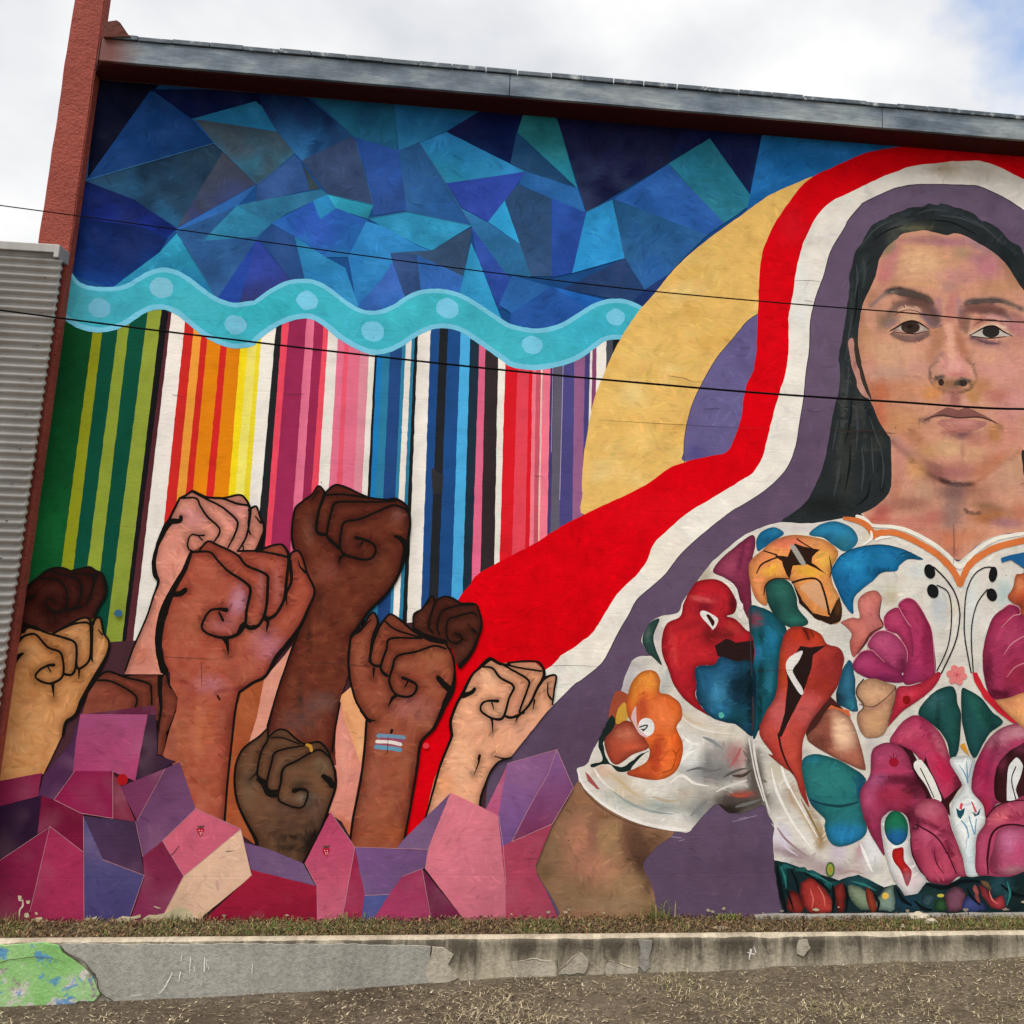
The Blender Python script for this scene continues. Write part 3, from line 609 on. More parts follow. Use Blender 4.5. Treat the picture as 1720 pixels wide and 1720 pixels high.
# ------------------------------------------------------------------ portrait: hair, ear, face, neck
hair = paint('painted_hair', S('H 1760 440 1720 400 1690 340 1620 300 1560 230 1470 170 1430 165 1380 120 1290 80 1260 75 1170 48 1140 62 1080 50 1040 70 960 75 900 100 820 130 800 145 740 170 690 205 650 270 615 330 580 390 565 450 545 530 545 620 530 740 520 820 505 900 490 990 475 1080 485 1200 475 1300 450 1400 420 1550 390 1720 Z 1376 800 1352 845 1313 877 1350 880 1400 874 1470 870 1560 800 1735 810'), '#282d2f', g=6, sm=True, wobble=1.4,
    dabs=[D('H', 900, 200, 60, 40, '#434846', .7), D('H', 1180, 90, 50, 30, '#39424a', .6), D('H', 640, 480, 20, 60, '#3a474c', .6), D('H', 1350, 170, 80, 20, '#2a343a', .6), D('H', 1000, 215, 90, 22, '#5c5c48', .8), D('H', 840, 290, 40, 60, '#484a44', .8), D('H', 560, 700, 8, 150, '#3c4440', .6), D('H', 500, 1350, 14, 200, '#464a46', .6), D('H', 600, 1450, 20, 150, '#3a3d3a', .6), D('H', 740, 1650, 30, 60, '#3d4038', .6), (1420, 790, 14, 50, '#343834', .7), (1380, 850, 40, 14, '#1e2020', .7), D('H', 1600, 420, 60, 90, '#1d2526', .8)] +
    soft('H 620 330 700 220 820 160 960 110', 3, '#3d4a4c', .3) + soft('H 1100 80 1300 130 1500 230 1650 380', 3, '#3a454c', .3) + soft('H 560 950 540 1200 500 1500 470 1700', 3, '#4c504a', .35) + soft('H 620 1350 640 1500 650 1700', 3, '#484b44', .3) + soft('J 100 300 60 700 30 1000', 3, '#4a4c46', .3) + soft('J 300 350 380 600 440 900 430 1100', 3, '#15181a', .4) + soft('J 200 330 170 600 180 800', 3, '#4a463e', .3))
face = paint('painted_face', S('H 860 290 900 255 980 238 1050 230 1120 245 1200 262 1260 250 1330 270 1400 310 1470 350 1540 400 1600 460 1640 520 1690 600 1720 640 Z 1735 520 1735 745 1716 756 1717 780 1720 800 1735 805 1735 890 J 1720 1475 1600 1480 1500 1500 1430 1520 1350 1555 1270 1610 1200 1680 1150 1720 1080 1710 1020 1650 960 1610 860 1565 760 1520 680 1485 600 1450 480 1420 380 1420 300 1350 250 1310 340 1265 420 1205 490 1130 518 1050 522 950 520 850 512 640 H 800 1600 760 1540 730 1480 710 1430 690 1380 665 1270 640 1180 620 1100 605 1010 603 950 605 920 610 860 620 800 630 750 650 690 685 620 720 540 735 470 750 420 790 350'), '#cb9279', g=3.4, sm=True, wobble=.6, contrast=1.2, marks=(3.0, .085, .6), dabs=
   # forehead
   [D('I', 800, 200, 230, 150, '#d39d78', .8), D('I', 870, 330, 250, 80, '#d09a7c', .6), D('I', 520, 220, 60, 160, '#bf7378', .75, 20), D('I', 440, 320, 50, 110, '#c47a74', .6), D('I', 470, 90, 90, 60, '#8d7c62', .7, -40), D('I', 800, 20, 200, 34, '#b07a74', .75), D('I', 1060, 40, 180, 40, '#ac7478', .75), D('I', 1150, 130, 70, 50, '#a88a6c', .6), D('I', 1400, 250, 130, 120, '#bd7a80', .75), D('I', 1290, 190, 70, 40, '#b07a7c', .6), D('I', 1300, 60, 110, 40, '#a98084', .7, 25), D('I', 1480, 130, 80, 40, '#9c7c6c', .7, 40), D('I', 1600, 300, 60, 150, '#a8785e', .7, -30), D('I', 1120, 350, 160, 70, '#c98c84', .7), D('I', 760, 420, 260, 30, '#d09a74', .6), D('I', 1030, 440, 60, 40, '#b4867c', .7), D('I', 1500, 440, 180, 60, '#c08a68', .6), D('I', 330, 560, 50, 90, '#c0866a', .7, 30)] +
   # brows and sockets
   soft('I 330 620 400 560 470 500 540 470', 3.2, '#84706e', .28) + soft('I 500 485 580 470 680 490 780 520 860 560', 5, '#55443f', .38) + soft('I 600 500 720 530 830 560 890 600', 5, '#5a463f', .34) + soft('I 560 610 650 580 760 580 850 620 900 690', 7, '#75534c', .3) + soft('I 880 620 930 720 940 800', 5, '#8a6c6e', .35) +
   soft('I 480 720 520 660 590 620 680 610 780 650 830 700', 4, '#86605a', .3) + soft('I 420 700 450 760 430 820', 9, '#96725c', .25) + soft('I 480 780 560 740', 6, '#8a7070', .3) +
   soft('I 580 660 640 640 720 640 780 665', 3.4, '#d6a68e', .45) + soft('I 600 740 680 715 770 740', 4, '#caa080', .45) + soft('I 800 700 870 760 900 820', 5, '#7d6268', .32) +
   soft('I 540 870 600 895 690 905 790 890 870 850', 4.5, '#80605a', .38) + soft('I 530 870 600 915 700 935 800 915', 2.4, '#6e4c48', .35) + soft('I 880 830 920 850 940 900', 3, '#c88a68', .5) +
   soft('I 1180 595 1260 565 1400 556 1500 565 1600 600 1700 645', 3.6, '#665652', .36) + soft('I 1210 590 1320 580 1440 585', 4, '#5c4c48', .32) + soft('I 1190 640 1260 650 1350 640 1450 650 1560 690', 6, '#8c605a', .3) + soft('I 1170 650 1150 730 1170 820', 5, '#936c64', .35) + soft('I 1220 720 1200 800 1190 860', 4, '#8a6c5e', .3) + soft('I 1320 670 1400 655 1500 690 1590 730', 3.4, '#75625e', .4) + soft('I 1380 720 1480 720 1560 770', 5, '#c8928a', .4) + soft('I 1290 760 1350 740', 5, '#a4665c', .3) +
   soft('I 1230 870 1320 820 1420 785 1530 815 1630 885', 2.4, '#dcbca8', .4) + soft('I 1240 895 1340 935 1440 955 1500 950', 4, '#6c4c56', .42) + soft('I 1250 930 1400 985 1560 960', 4, '#a87a6c', .35) + soft('I 1600 690 1660 720 1710 760', 6, '#a8726a', .35) + soft('I 1600 800 1660 820 1710 860', 8, '#b5777c', .35) +
   # nose
   soft('I 1020 700 1030 850 1040 1000', 6, '#d0937c', .32) + soft('I 1100 500 1060 620 1050 760', 7, '#bf7c74', .28) + soft('I 950 560 945 700', 5, '#ac7a7c', .3) + soft('I 1130 560 1130 680', 4, '#a67c80', .3) + soft('I 1110 800 1120 880 1130 960', 3, '#bd8068', .2) + soft('I 1150 740 1160 820', 4, '#a8705f', .25) + soft('I 960 850 930 960 880 1060', 9, '#b88062', .3) + soft('I 900 1090 950 1080 980 1040', 4, '#9c7468', .3) +
   [D('I', 1080, 1160, 130, 100, '#d2928a', .7), D('I', 1130, 1230, 100, 24, '#b86c64', .6), D('I', 930, 1190, 40, 60, '#c4907c', .6), D('I', 1060, 1320, 120, 50, '#8a6448', .75)] +
   soft('I 880 1230 865 1190 890 1150 940 1110', 1.6, '#7e6058', .4) + soft('I 870 1210 868 1270 900 1330 950 1365', 2, '#7a5a50', .42) + soft('I 950 1370 1050 1395 1160 1390 1240 1360', 2.4, '#6a4c40', .45) + soft('I 1200 1090 1260 1170 1285 1260 1270 1320', 3, '#80604a', .35) + soft('I 1240 1200 1275 1280', 1.8, '#d89c92', .5) + soft('I 910 1290 940 1260 1000 1250', 3, '#6a5650', .4) + soft('I 1100 1320 1160 1280 1230 1300 1250 1350', 3, '#5c4c44', .42) +
   soft('I 700 575 800 590 880 650 920 750', 8, '#7a564a', .3) + soft('I 560 640 500 720 450 790', 7, '#92705f', .26) + soft('I 1200 645 1300 640 1420 640 1540 690', 7, '#84584e', .28) + soft('I 1170 690 1180 800', 7, '#946558', .28) +
   soft('I 1130 880 1160 1000 1210 1090', 7, '#ad7259', .25) + soft('I 930 900 900 1000 860 1100', 8, '#b47e66', .25) + soft('I 1040 780 1050 900 1060 1020 1080 1120', 5, '#dfa88f', .3) + soft('I 250 700 240 900 270 1100 320 1350 400 1600', 6, '#ad755d', .28) +
   [D('I', 1090, 1170, 60, 40, '#dca094', .55), D('I', 560, 1050, 170, 90, '#dcae8c', .45), D('I', 1480, 1110, 130, 100, '#dca898', .45), D('I', 760, 230, 200, 110, '#e0b48c', .45), D('J', 1080, 900, 200, 60, '#a96d5c', .4)] +
   # cheeks, mouth region
   [D('I', 480, 1050, 150, 110, '#d0a07c', .7), D('I', 640, 1080, 130, 100, '#d39c84', .6), D('I', 300, 1000, 50, 150, '#c48e6e', .6), D('I', 290, 870, 40, 60, '#b88660', .6), D('I', 330, 1180, 70, 110, '#c98a78', .6), D('I', 500, 1220, 170, 60, '#c49884', .7), D('I', 420, 1400, 100, 110, '#b86d50', .75), D('I', 640, 1380, 120, 90, '#c48462', .6), D('I', 880, 1400, 90, 70, '#cb8858', .75), D('I', 760, 1180, 80, 60, '#cb9284', .6), D('I', 1350, 1150, 60, 120, '#cb8e84', .6), D('I', 1560, 1180, 170, 170, '#d09286', .7), D('I', 1420, 1080, 130, 60, '#d09a7c', .6), D('I', 1650, 900, 60, 100, '#bd8070', .5), D('I', 1340, 1330, 80, 60, '#b88058', .75), D('I', 1500, 1430, 120, 60, '#b46c60', .6), D('I', 1660, 1480, 90, 100, '#cf908c', .6), D('I', 1250, 1430, 60, 50, '#b4804c', .7), D('I', 1090, 1450, 60, 80, '#a0685e', .75), D('I', 1020, 1450, 28, 60, '#cc8e80', .6), D('I', 1180, 1480, 24, 40, '#d09a8e', .6)] +
   [D('J', 500, 480, 120, 140, '#c58660', .7), D('J', 420, 420, 50, 120, '#c0664e', .55), D('J', 680, 480, 130, 110, '#c08a60', .6), D('J', 1550, 400, 110, 110, '#cf8e86', .6), D('J', 1560, 600, 130, 120, '#cc8878', .6), D('J', 1450, 580, 60, 80, '#b47c4c', .7), D('J', 700, 640, 120, 90, '#c08064', .6), D('J', 860, 740, 100, 70, '#bc8a5c', .6), D('J', 1050, 710, 110, 70, '#d2a47e', .85), D('J', 1270, 760, 80, 70, '#cf9c78', .7), D('J', 1160, 740, 18, 70, '#b07c68', .6), D('J', 1160, 600, 110, 34, '#8c605c', .85), D('J', 1300, 640, 90, 60, '#b87868', .6), D('J', 1050, 570, 70, 20, '#a8665c', .7), D('J', 560, 660, 50, 80, '#b8867c', .6, -50), D('J', 680, 780, 60, 120, '#b4827a', .5, -50), D('J', 870, 870, 140, 36, '#a47060', .8, 30), D('J', 1080, 940, 190, 60, '#ac7068', .85), D('J', 1380, 860, 160, 60, '#bf8066', .6, -30), D('J', 1500, 760, 100, 60, '#c88a74', .6)] +
   soft('J 790 470 830 460 870 445', 4, '#8a645c', .3) + soft('J 1480 500 1520 540', 4, '#9c7050', .25) + soft('J 780 640 700 560', 5, '#b07a5c', .25) +
   # jaw and neck
   soft('J 520 650 620 740 740 840 860 920', 4, '#96685c', .35) + soft('J 700 830 820 930 940 990 1040 1030 1140 1045 1250 1040', 4, '#664640', .42) + soft('J 960 990 1060 1035 1160 1052 1260 1040', 2.6, '#4c3632', .45) + soft('J 1260 1040 1400 940 1540 840 1680 745', 4, '#a8684f', .28) + soft('J 1300 960 1440 850 1560 780', 8, '#bb7456', .2) +
   [D('J', 1100, 1110, 190, 60, '#8a6058', .75), D('J', 900, 960, 90, 90, '#8f5f50', .55, 40), D('J', 740, 900, 70, 100, '#cd9468', .75, -40), D('J', 590, 860, 50, 140, '#c48474', .6), D('J', 560, 1100, 40, 120, '#b8745c', .5), D('J', 820, 1100, 90, 80, '#bf9478', .6), D('J', 650, 1220, 190, 60, '#9c6858', .7), D('J', 440, 1280, 80, 50, '#b05c56', .7), D('J', 400, 1360, 100, 40, '#b8564e', .65), D('J', 1090, 1150, 80, 90, '#8a6760', .6), D('J', 1060, 1330, 110, 120, '#90706a', .65), D('J', 900, 1330, 90, 60, '#b0685c', .6), D('J', 1330, 1130, 120, 90, '#ac745c', .6), D('J', 1560, 1000, 140, 130, '#c29078', .6), D('J', 1620, 900, 90, 110, '#c99a7c', .6), D('J', 1400, 1250, 160, 40, '#90664c', .65, 10), D('J', 1400, 1340, 170, 60, '#a86a44', .7), D('J', 1560, 1390, 130, 40, '#a27078', .65), D('J', 1680, 1300, 60, 80, '#b06a52', .6), D('J', 700, 1390, 170, 60, '#bc7064', .6), D('J', 860, 1480, 120, 60, '#c07a68', .6), D('J', 1050, 1560, 130, 90, '#bf7050', .6), D('J', 1250, 1500, 120, 60, '#c07c5c', .6), D('J', 1080, 1660, 60, 40, '#b06a5a', .6)] + soft('J 1180 1270 1240 1300 1320 1300', 2.4, '#6e5246', .4))
lines('hair_strand', [('H 640 320 720 220 830 165', [1, 3, 1]), ('H 760 250 860 190 980 150', [1, 4, 1]), ('H 1000 120 1100 90 1200 100', [1, 3, 1]), ('H 1150 130 1300 150 1430 210', [1, 3, 1]), ('H 1300 130 1450 210 1580 330', [1, 3.5, 1]), ('H 590 450 600 560 580 680', [1, 4, 1]), ('H 640 420 650 520 630 620', [1, 3, 1]), ('H 560 800 540 950 520 1100', [1, 3, 1]), ('H 540 1150 530 1300 500 1450', [1, 4, 1]), ('H 590 1420 600 1560 590 1700', [1, 4, 1]), ('H 680 1480 720 1600 760 1700', [1, 3, 1]), ('H 470 1500 450 1600 430 1710', [1, 3, 1]), ('J 60 800 40 950 0 1150', [1, 4, 1]), ('J 250 700 270 900 250 1100', [1, 4, 1]), ('J 420 700 450 900 430 1080', [1, 3, 1]), ('J 340 620 350 800 360 950', [1, 3, 1])], '#3f4547', hair)
lines('hair_strand', [('H 700 300 800 230 900 200', [1, 3, 1]), ('H 1080 160 1240 180 1400 260', [1, 4, 1]), ('H 600 600 590 750 570 880', [1, 4, 1]), ('H 560 1350 550 1500 520 1650', [1, 4, 1]), ('J 150 700 140 900 100 1100', [1, 4, 1]), ('J 330 1000 300 1150 200 1240', [1, 5, 1])], '#161c1d', hair)
lines('eyelid_crease', [('I 545 705 600 668 680 650 760 668 830 715', [.6, 1.5, 1.3, 1.5, .6])], '#6a4a42', face)
lines('eyelid_crease', [('I 1255 800 1330 750 1440 735 1540 780', [.6, 1.4, 1.4, .6])], '#6e4e46', face)
lines('under_eye_line', [('I 535 885 600 915 690 932 790 918 870 872', [.6, 1.3, 1.6, 1.4, .6])], '#7a564e', face)
lines('under_eye_line', [('I 1290 915 1380 950 1490 958', [.8, 2.6, 1.2])], '#684a50', face)
tag(face, 'face and neck of a woman looking straight ahead')
ear = paint('painted_ear', 'I 130 940 170 905 190 980 215 1080 260 1210 290 1320 325 1440 270 1430 215 1350 205 1280 165 1170 145 1060', '#b8867a', sm=True, g=4, dabs=[D('I', 190, 1150, 12, 40, '#8c5c54', .7), D('I', 250, 1380, 20, 40, '#c89688', .6)])
lines('hair_strand', [('I 200 900 205 1000 225 1120 240 1180', [3, 8, 9, 5]), ('I 235 1170 265 1270 300 1370 335 1450', [3, 7, 6, 2])], '#3a332c', ear)
ey = paint('painted_eye', 'I 520 840 580 805 650 768 720 757 790 782 850 826 800 848 730 860 640 852 570 838', '#a8968c', face, sm=True, g=3, dabs=[D('I', 600, 825, 14, 12, '#d0c0b4', .8), D('I', 785, 825, 14, 16, '#cbbcb0', .8), D('I', 550, 835, 20, 14, '#7a5c50', .7)])
paint('iris', ell(*tp('I', 692, 808), 15.6, 10.4, 18), '#3a2c26', face, sm=True, g=3, dabs=[D('I', 650, 830, 20, 14, '#55423a', .6), D('I', 690, 800, 26, 18, '#1c1613', .8)], wobble=.2)
lines('eyelid_line', [('I 505 842 570 806 640 766 720 752 800 784 858 828', [1.5, 2.6, 3.2, 3.2, 2.6, 1.2]), ('I 540 850 640 862 740 866 830 845', [.8, 1.3, 1.3, .8])], '#2a1d1b', face)
paint('painted_eye', 'I 1240 876 1310 838 1380 808 1450 802 1520 842 1590 882 1500 890 1400 900 1310 892', '#c4b9ad', face, sm=True, g=3, dabs=[D('I', 1500, 865, 20, 10, '#c0b8b0', .6)])
paint('iris', ell(*tp('I', 1418, 848), 14.4, 9.8, 18), '#2c2826', face, sm=True, wobble=.2)
lines('eyelid_line', [('I 1228 882 1320 830 1400 798 1460 802 1530 846 1615 888', [1.2, 2.4, 3.0, 3.0, 2.4, 1]), ('I 1250 888 1340 900 1440 905 1560 890', [.8, 1.6, 1.6, .8])], '#201a1a', face)
paint('nostril', ell(*tp('I', 968, 1303), 4.6, 6.0, 14), '#3a2a26', face, sm=True)
paint('nostril', ell(*tp('I', 1168, 1312), 7.2, 5.2, 14), '#352a26', face, sm=True)
paint('eyebrow', 'I 500 492 545 468 610 464 700 484 790 510 850 540 895 598 840 566 760 546 680 536 600 520 545 508', '#544540', face, sm=True, g=3, dabs=[D('I', 520, 490, 40, 20, '#8a746e', .7), D('I', 860, 570, 30, 30, '#75584e', .5)])
paint('eyebrow', 'I 1185 596 1260 562 1400 547 1490 556 1590 592 1480 586 1380 584 1280 594', '#5a4d49', face, sm=True, g=3, dabs=[D('I', 1570, 590, 40, 20, '#8a7464', .7), D('I', 1200, 592, 30, 14, '#8a6c64', .6)])
paint('lip', 'J 825 455 900 412 960 378 1020 346 1070 356 1120 372 1190 346 1250 366 1320 402 1400 440 1478 492 1400 462 1300 438 1140 446 980 428 900 440', '#85564f', face, sm=False, g=3, dabs=[D('J', 1130, 420, 60, 24, '#7a4a46', .6), D('J', 900, 430, 50, 20, '#9c6a60', .6), D('J', 1400, 450, 50, 20, '#9c6a60', .6)])
paint('lip', 'J 930 480 1050 448 1200 456 1380 480 1310 540 1150 575 1020 545', '#b97a6e', face, sm=True, g=3, dabs=[D('J', 1180, 490, 100, 18, '#cc8c84', .7), D('J', 1150, 560, 90, 14, '#9c605a', .7), D('J', 1330, 500, 40, 30, '#a8706c', .6)])
lines('mouth_line', [('J 815 462 900 428 980 418 1060 432 1140 442 1300 434 1400 458 1478 494', [1.0, 1.8, 2.2, 2.4, 2.4, 2.4, 2.2, 1])], '#4c3432', face)
lines('edge_line', [('I 320 1455 335 1475', 2.2)], '#e0d0c4', face)
PURPLE[0] = True
# ------------------------------------------------------------------ arm and embroidered blouse
paint('painted_arm', 'N 400 690 280 880 190 1020 120 1190 75 1300 100 1370 170 1480 240 1610 250 1680 870 1680 885 1560 860 1430 810 1330 800 1290 815 1255 890 1170 1010 1060 900 900 600 700', '#90694f', g=5, sm=True, wobble=.6, dabs=
    [D('N', 370, 1130, 70, 130, '#b87c60', .8), D('N', 440, 1280, 90, 90, '#b27860', .7, 30), D('N', 580, 1120, 70, 150, '#a07c58', .8), D('N', 700, 1100, 50, 130, '#6e4c3a', .8), D('N', 785, 1250, 60, 140, '#432c22', .95, -10), D('N', 760, 1130, 50, 90, '#5e4232', .8), D('N', 850, 1160, 100, 60, '#5c4030', .7, -40), D('N', 460, 1100, 30, 120, '#8a5c4c', .6), D('N', 180, 1200, 60, 160, '#82644a', .7), D('N', 130, 1330, 50, 60, '#6e563c', .7), D('N', 560, 1330, 90, 70, '#bb8064', .6, 35), D('N', 300, 1500, 160, 90, '#84684c', .7), D('N', 680, 1480, 130, 120, '#9c7c58', .7), D('N', 540, 960, 60, 30, '#7a5438', .7), D('N', 400, 850, 80, 60, '#94684a', .6), D('N', 600, 1560, 200, 50, '#94785c', .6), D('N', 850, 1400, 30, 90, '#5a4434', .7, 20)])
BL = 'K 1560 30 1410 45 1300 66 1230 75 1120 76 1010 70 920 88 860 110 800 138 740 170 640 250 590 295 540 340 470 430 400 530 350 600 320 670 260 690 200 700 120 750 70 850 80 890 100 930 140 970 O 1410 168 1340 170 1290 195 1265 250 1240 300 1220 380 1200 450 1150 560 1090 680 1030 790 985 890 925 920 918 945 940 1010 1000 1080 1100 1170 1250 1260 1400 1310 1560 1338 1660 1352 1700 1310 N 1160 1010 1230 930 1290 882 1340 905 1400 940 1450 945 1500 930 1610 890 1640 950 1680 1020 M 20 1010 40 1045 30 1120 40 1230 55 1275 200 1420 Z 1400 1500 1735 1500 1735 890 J 1720 1475 1500 1500 1350 1555 1200 1680 1120 1740 1080 1710 960 1610 760 1520 600 1450 480 1420 380 1420 250 1310'
blouse = paint('painted_blouse', BL, '#d9d3c8', g=5, sm=True, marks=(1.6, .09), wobble=.8, dabs=
    [(_rn.uniform(980, 1720), _rn.uniform(880, 1480), _rn.uniform(6, 26), _rn.uniform(4, 16), ['#ece8e0', '#bdb6aa', '#c8bfae', '#a9a59e', '#e4dcd0', '#cfc3b0'][q_ % 6], .5, _rn.uniform(-70, 70)) for q_ in range(150)] + [D('N', 1300, 560, 120, 90, '#8f8a86', .85), D('N', 1290, 690, 90, 60, '#747674', .85), D('N', 1430, 560, 60, 90, '#a05a68', .7), D('N', 1170, 660, 90, 60, '#808486', .7), D('N', 1440, 870, 150, 70, '#5a524c', .95), D('N', 1370, 920, 60, 40, '#3c3028', .8), D('N', 1560, 760, 50, 140, '#4c4640', .85), D('N', 1510, 560, 24, 100, '#38342e', .8), D('N', 1470, 820, 60, 18, '#9c5048', .8), D('N', 1450, 690, 60, 30, '#6a5450', .7), D('N', 1240, 640, 30, 60, '#66625e', .7), D('N', 1120, 540, 60, 90, '#e6e4de', .7), D('N', 1350, 400, 120, 40, '#d8cdb8', .7), D('N', 1150, 330, 110, 40, '#d9c6ae', .6, 20), D('N', 1150, 850, 140, 100, '#a8a49a', .75), D('N', 1180, 940, 70, 60, '#7c7c7c', .8), D('N', 900, 900, 180, 40, '#9ca49e', .75, 15), D('N', 700, 820, 110, 60, '#c8b496', .7, 20), D('N', 620, 700, 100, 40, '#cdb496', .7, 20), D('N', 520, 660, 60, 40, '#d4b098', .7), D('N', 1080, 810, 60, 30, '#c4b6a0', .6), D('N', 640, 860, 100, 26, '#a8b0a8', .7, 30), D('N', 1000, 960, 110, 24, '#e0dcd8', .6), D('N', 1300, 780, 60, 40, '#cfc8bc', .7), D('N', 820, 620, 60, 30, '#e0d2c0', .6), D('N', 700, 80, 40, 120, '#b4aeb4', .7, 15), D('N', 940, 80, 30, 100, '#a4a8a4', .6, 25), D('N', 1050, 230, 40, 60, '#bcb8b0', .5, 30),
     D('K', 480, 420, 60, 60, '#a89c84', .7, -40), D('K', 1150, 110, 140, 20, '#c8c0c4', .6), D('K', 180, 850, 16, 120, '#c4b4b8', .6), D('L', 680, 260, 60, 60, '#d8c8b4', .5), D('L', 820, 640, 50, 70, '#b8ac90', .8, 20), D('L', 760, 590, 100, 30, '#c8c8b8', .6), D('L', 1150, 720, 50, 110, '#b8c0c4', .7), D('L', 1000, 480, 60, 40, '#c4d0cc', .6), D('L', 470, 900, 90, 60, '#c8c4bc', .6), D('L', 1360, 700, 40, 200, '#d4dcda', .5), D('L', 1580, 620, 50, 80, '#a8c4c4', .6), D('L', 500, 1020, 40, 60, '#c0c4c0', .5),
     D('M', 180, 830, 50, 70, '#b09070', .85, -20), D('M', 300, 1000, 40, 160, '#a48a64', .85, -32), D('M', 350, 1130, 30, 60, '#98784c', .8), D('M', 60, 660, 60, 70, '#c8bca4', .7), D('M', 100, 1120, 40, 60, '#c4bcc8', .7), D('M', 150, 1200, 120, 40, '#a890ac', .8, 20), D('M', 400, 1320, 160, 50, '#a68ea8', .8, 10), D('M', 620, 1250, 60, 90, '#b49cb4', .8), D('M', 620, 1190, 24, 40, '#b0708c', .7), D('M', 470, 1200, 50, 70, '#c8b8c8', .7), D('M', 690, 1180, 60, 110, '#dedce0', .7), D('M', 940, 1380, 60, 80, '#c4b4b4', .7), D('M', 250, 930, 20, 120, '#e4e0d8', .7, -25), D('M', 640, 560, 30, 60, '#d4ccc4', .5), D('M', 700, 480, 40, 40, '#c0b8b8', .5), D('N', 1460, 860, 190, 75, '#4e453f', 1), D('N', 1385, 925, 80, 40, '#2c241e', .95), D('N', 1560, 700, 40, 150, '#57504a', .9), D('N', 1300, 660, 110, 60, '#7c7a78', .8), D('N', 1470, 815, 70, 20, '#9a4c44', .85), D('M', 95, 1110, 50, 70, '#d8d0dc', .8), D('M', 160, 1215, 120, 26, '#9a84a0', .8, 15)])
tag(blouse, 'white blouse with puffed sleeve and bright embroidered flowers')
for c_, w_, pp in (('#6c6a68', 5, 'N 1090 660 1180 640 1260 660 1330 640'), ('#8a8c8c', 6, 'N 1200 430 1280 470 1340 520'), ('#f0ece4', 5, 'N 1060 420 1120 470 1180 480'), ('#f2eee8', 6, 'N 1040 620 1080 560 1150 520'), ('#a86070', 5, 'N 1460 500 1420 580 1380 640'), ('#5a5450', 5, 'N 1340 700 1420 660 1500 640'), ('#4a3c34', 6, 'N 1400 690 1470 690 1530 650'), ('#efe9de', 5, 'N 980 740 1060 690 1140 740 1240 760'), ('#a8503f', 5, 'N 1380 810 1460 830 1530 800'), ('#2e2620', 6, 'N 1310 880 1380 930 1430 930'), ('#d8d2c8', 4, 'N 1290 800 1350 770 1440 740 1500 720'), ('#6e6c68', 6, 'N 1420 900 1500 880 1590 850'), ('#c8b08c', 6, 'N 560 660 640 720 700 780 780 830'), ('#98a09c', 5, 'N 600 800 720 880 860 930 1000 950'), ('#ece6da', 5, 'N 470 640 520 720 600 790'), ('#b8a890', 5, 'N 860 830 960 860 1060 850'), ('#83837f', 5, 'N 1120 960 1180 900 1240 850'), ('#e8e2d6', 4, 'N 1060 300 1160 370 1300 400 1420 410'), ('#d4c0a0', 4, 'N 1020 240 1120 320 1200 350'), ('#f0ebe2', 5, 'M 20 640 60 800 160 1000 300 1190'), ('#f2eee6', 5, 'M 80 560 110 700 200 880 330 1100'), ('#c2ae90', 4, 'M 140 780 200 900 290 1050 340 1140'), ('#8f7450', 4, 'M 220 850 300 1000 360 1120'), ('#efebe6', 6, 'M 620 1150 660 1250 700 1340'), ('#b49ab0', 5, 'M 480 1350 560 1330 640 1350'), ('#cfc4d0', 5, 'M 70 1060 110 1160 200 1230'), ('#988098', 4, 'M 60 1040 130 1130 260 1230')):
    lines('brush_mark', [(pp, [1.5, w_, w_ * .8, 1])], c_, blouse)
lines('hem_line', [('O 925 930 945 1015 1000 1080 1100 1165 1250 1250 1400 1300 1560 1328 1650 1335', [3, 5, 4.5, 5, 5, 6, 7, 5])], '#ece6de', blouse)
lines('fold_line', [('N 1510 440 1530 560 1560 700 1610 860', [3, 2, 3, 2]), ('N 1540 390 1550 560 1600 780 1650 940', [2, 4, 3, 3])], '#d8d4cc', blouse)
lines('fold_line', [('N 375 735 440 830 560 930 720 1010 900 1050', [1, 2, 2, 1.6, 1])], '#5c4438', blouse)
def fl(nm='painted_flower'):
    o = empty(nm); o.parent = bld; rel(o, bld); return o
def BF(pts, c, par, **k):
    n_ = k.pop('n', 'petal')
    if k.get('g'): k.setdefault('edge', (.42, 5.5, .16)); k['g'] = min(k['g'], 4.2)
    return paint(n_, pts, c, par, sm=k.pop('sm', True), **k)
# sleeve flower
f = fl()
BF('O 1175 410 1250 420 1260 470 1200 620 1150 680 1130 560', '#a04a34', f)
BF('O 1190 530 1240 480 1255 590 1180 620', '#cc9a3c', f)
BF('O 1150 560 1178 620 1130 700 1092 760 1110 840 1160 900 1240 905 1310 850 1395 800 1330 880 1260 940 1190 942 1130 892 1020 915 1018 890 1085 868 1058 750 1105 640', '#1c2a26', f, n='leaf', wobble=2)
BF('O 1250 540 1258 420 1300 320 1370 265 1440 270 1475 330 1472 410 1540 430 1610 490 1622 580 1585 650 1628 760 1612 880 1560 960 1460 1000 1330 985 1250 950 1380 880 1400 790 1330 760 1290 640', '#d8662e', f, g=5, dabs=[D('O', 1390, 340, 70, 60, '#e08e3a', .85), D('O', 1500, 560, 90, 90, '#dc7440', .7), D('O', 1350, 520, 40, 100, '#a8442a', .8), D('O', 1450, 830, 40, 120, '#a83a22', .85, 10), D('O', 1330, 960, 90, 30, '#b0402a', .7), D('O', 1590, 800, 30, 120, '#e05a20', .7), D('O', 1570, 500, 40, 60, '#e0642a', .6), D('O', 1300, 400, 30, 90, '#d4842f', .6)])
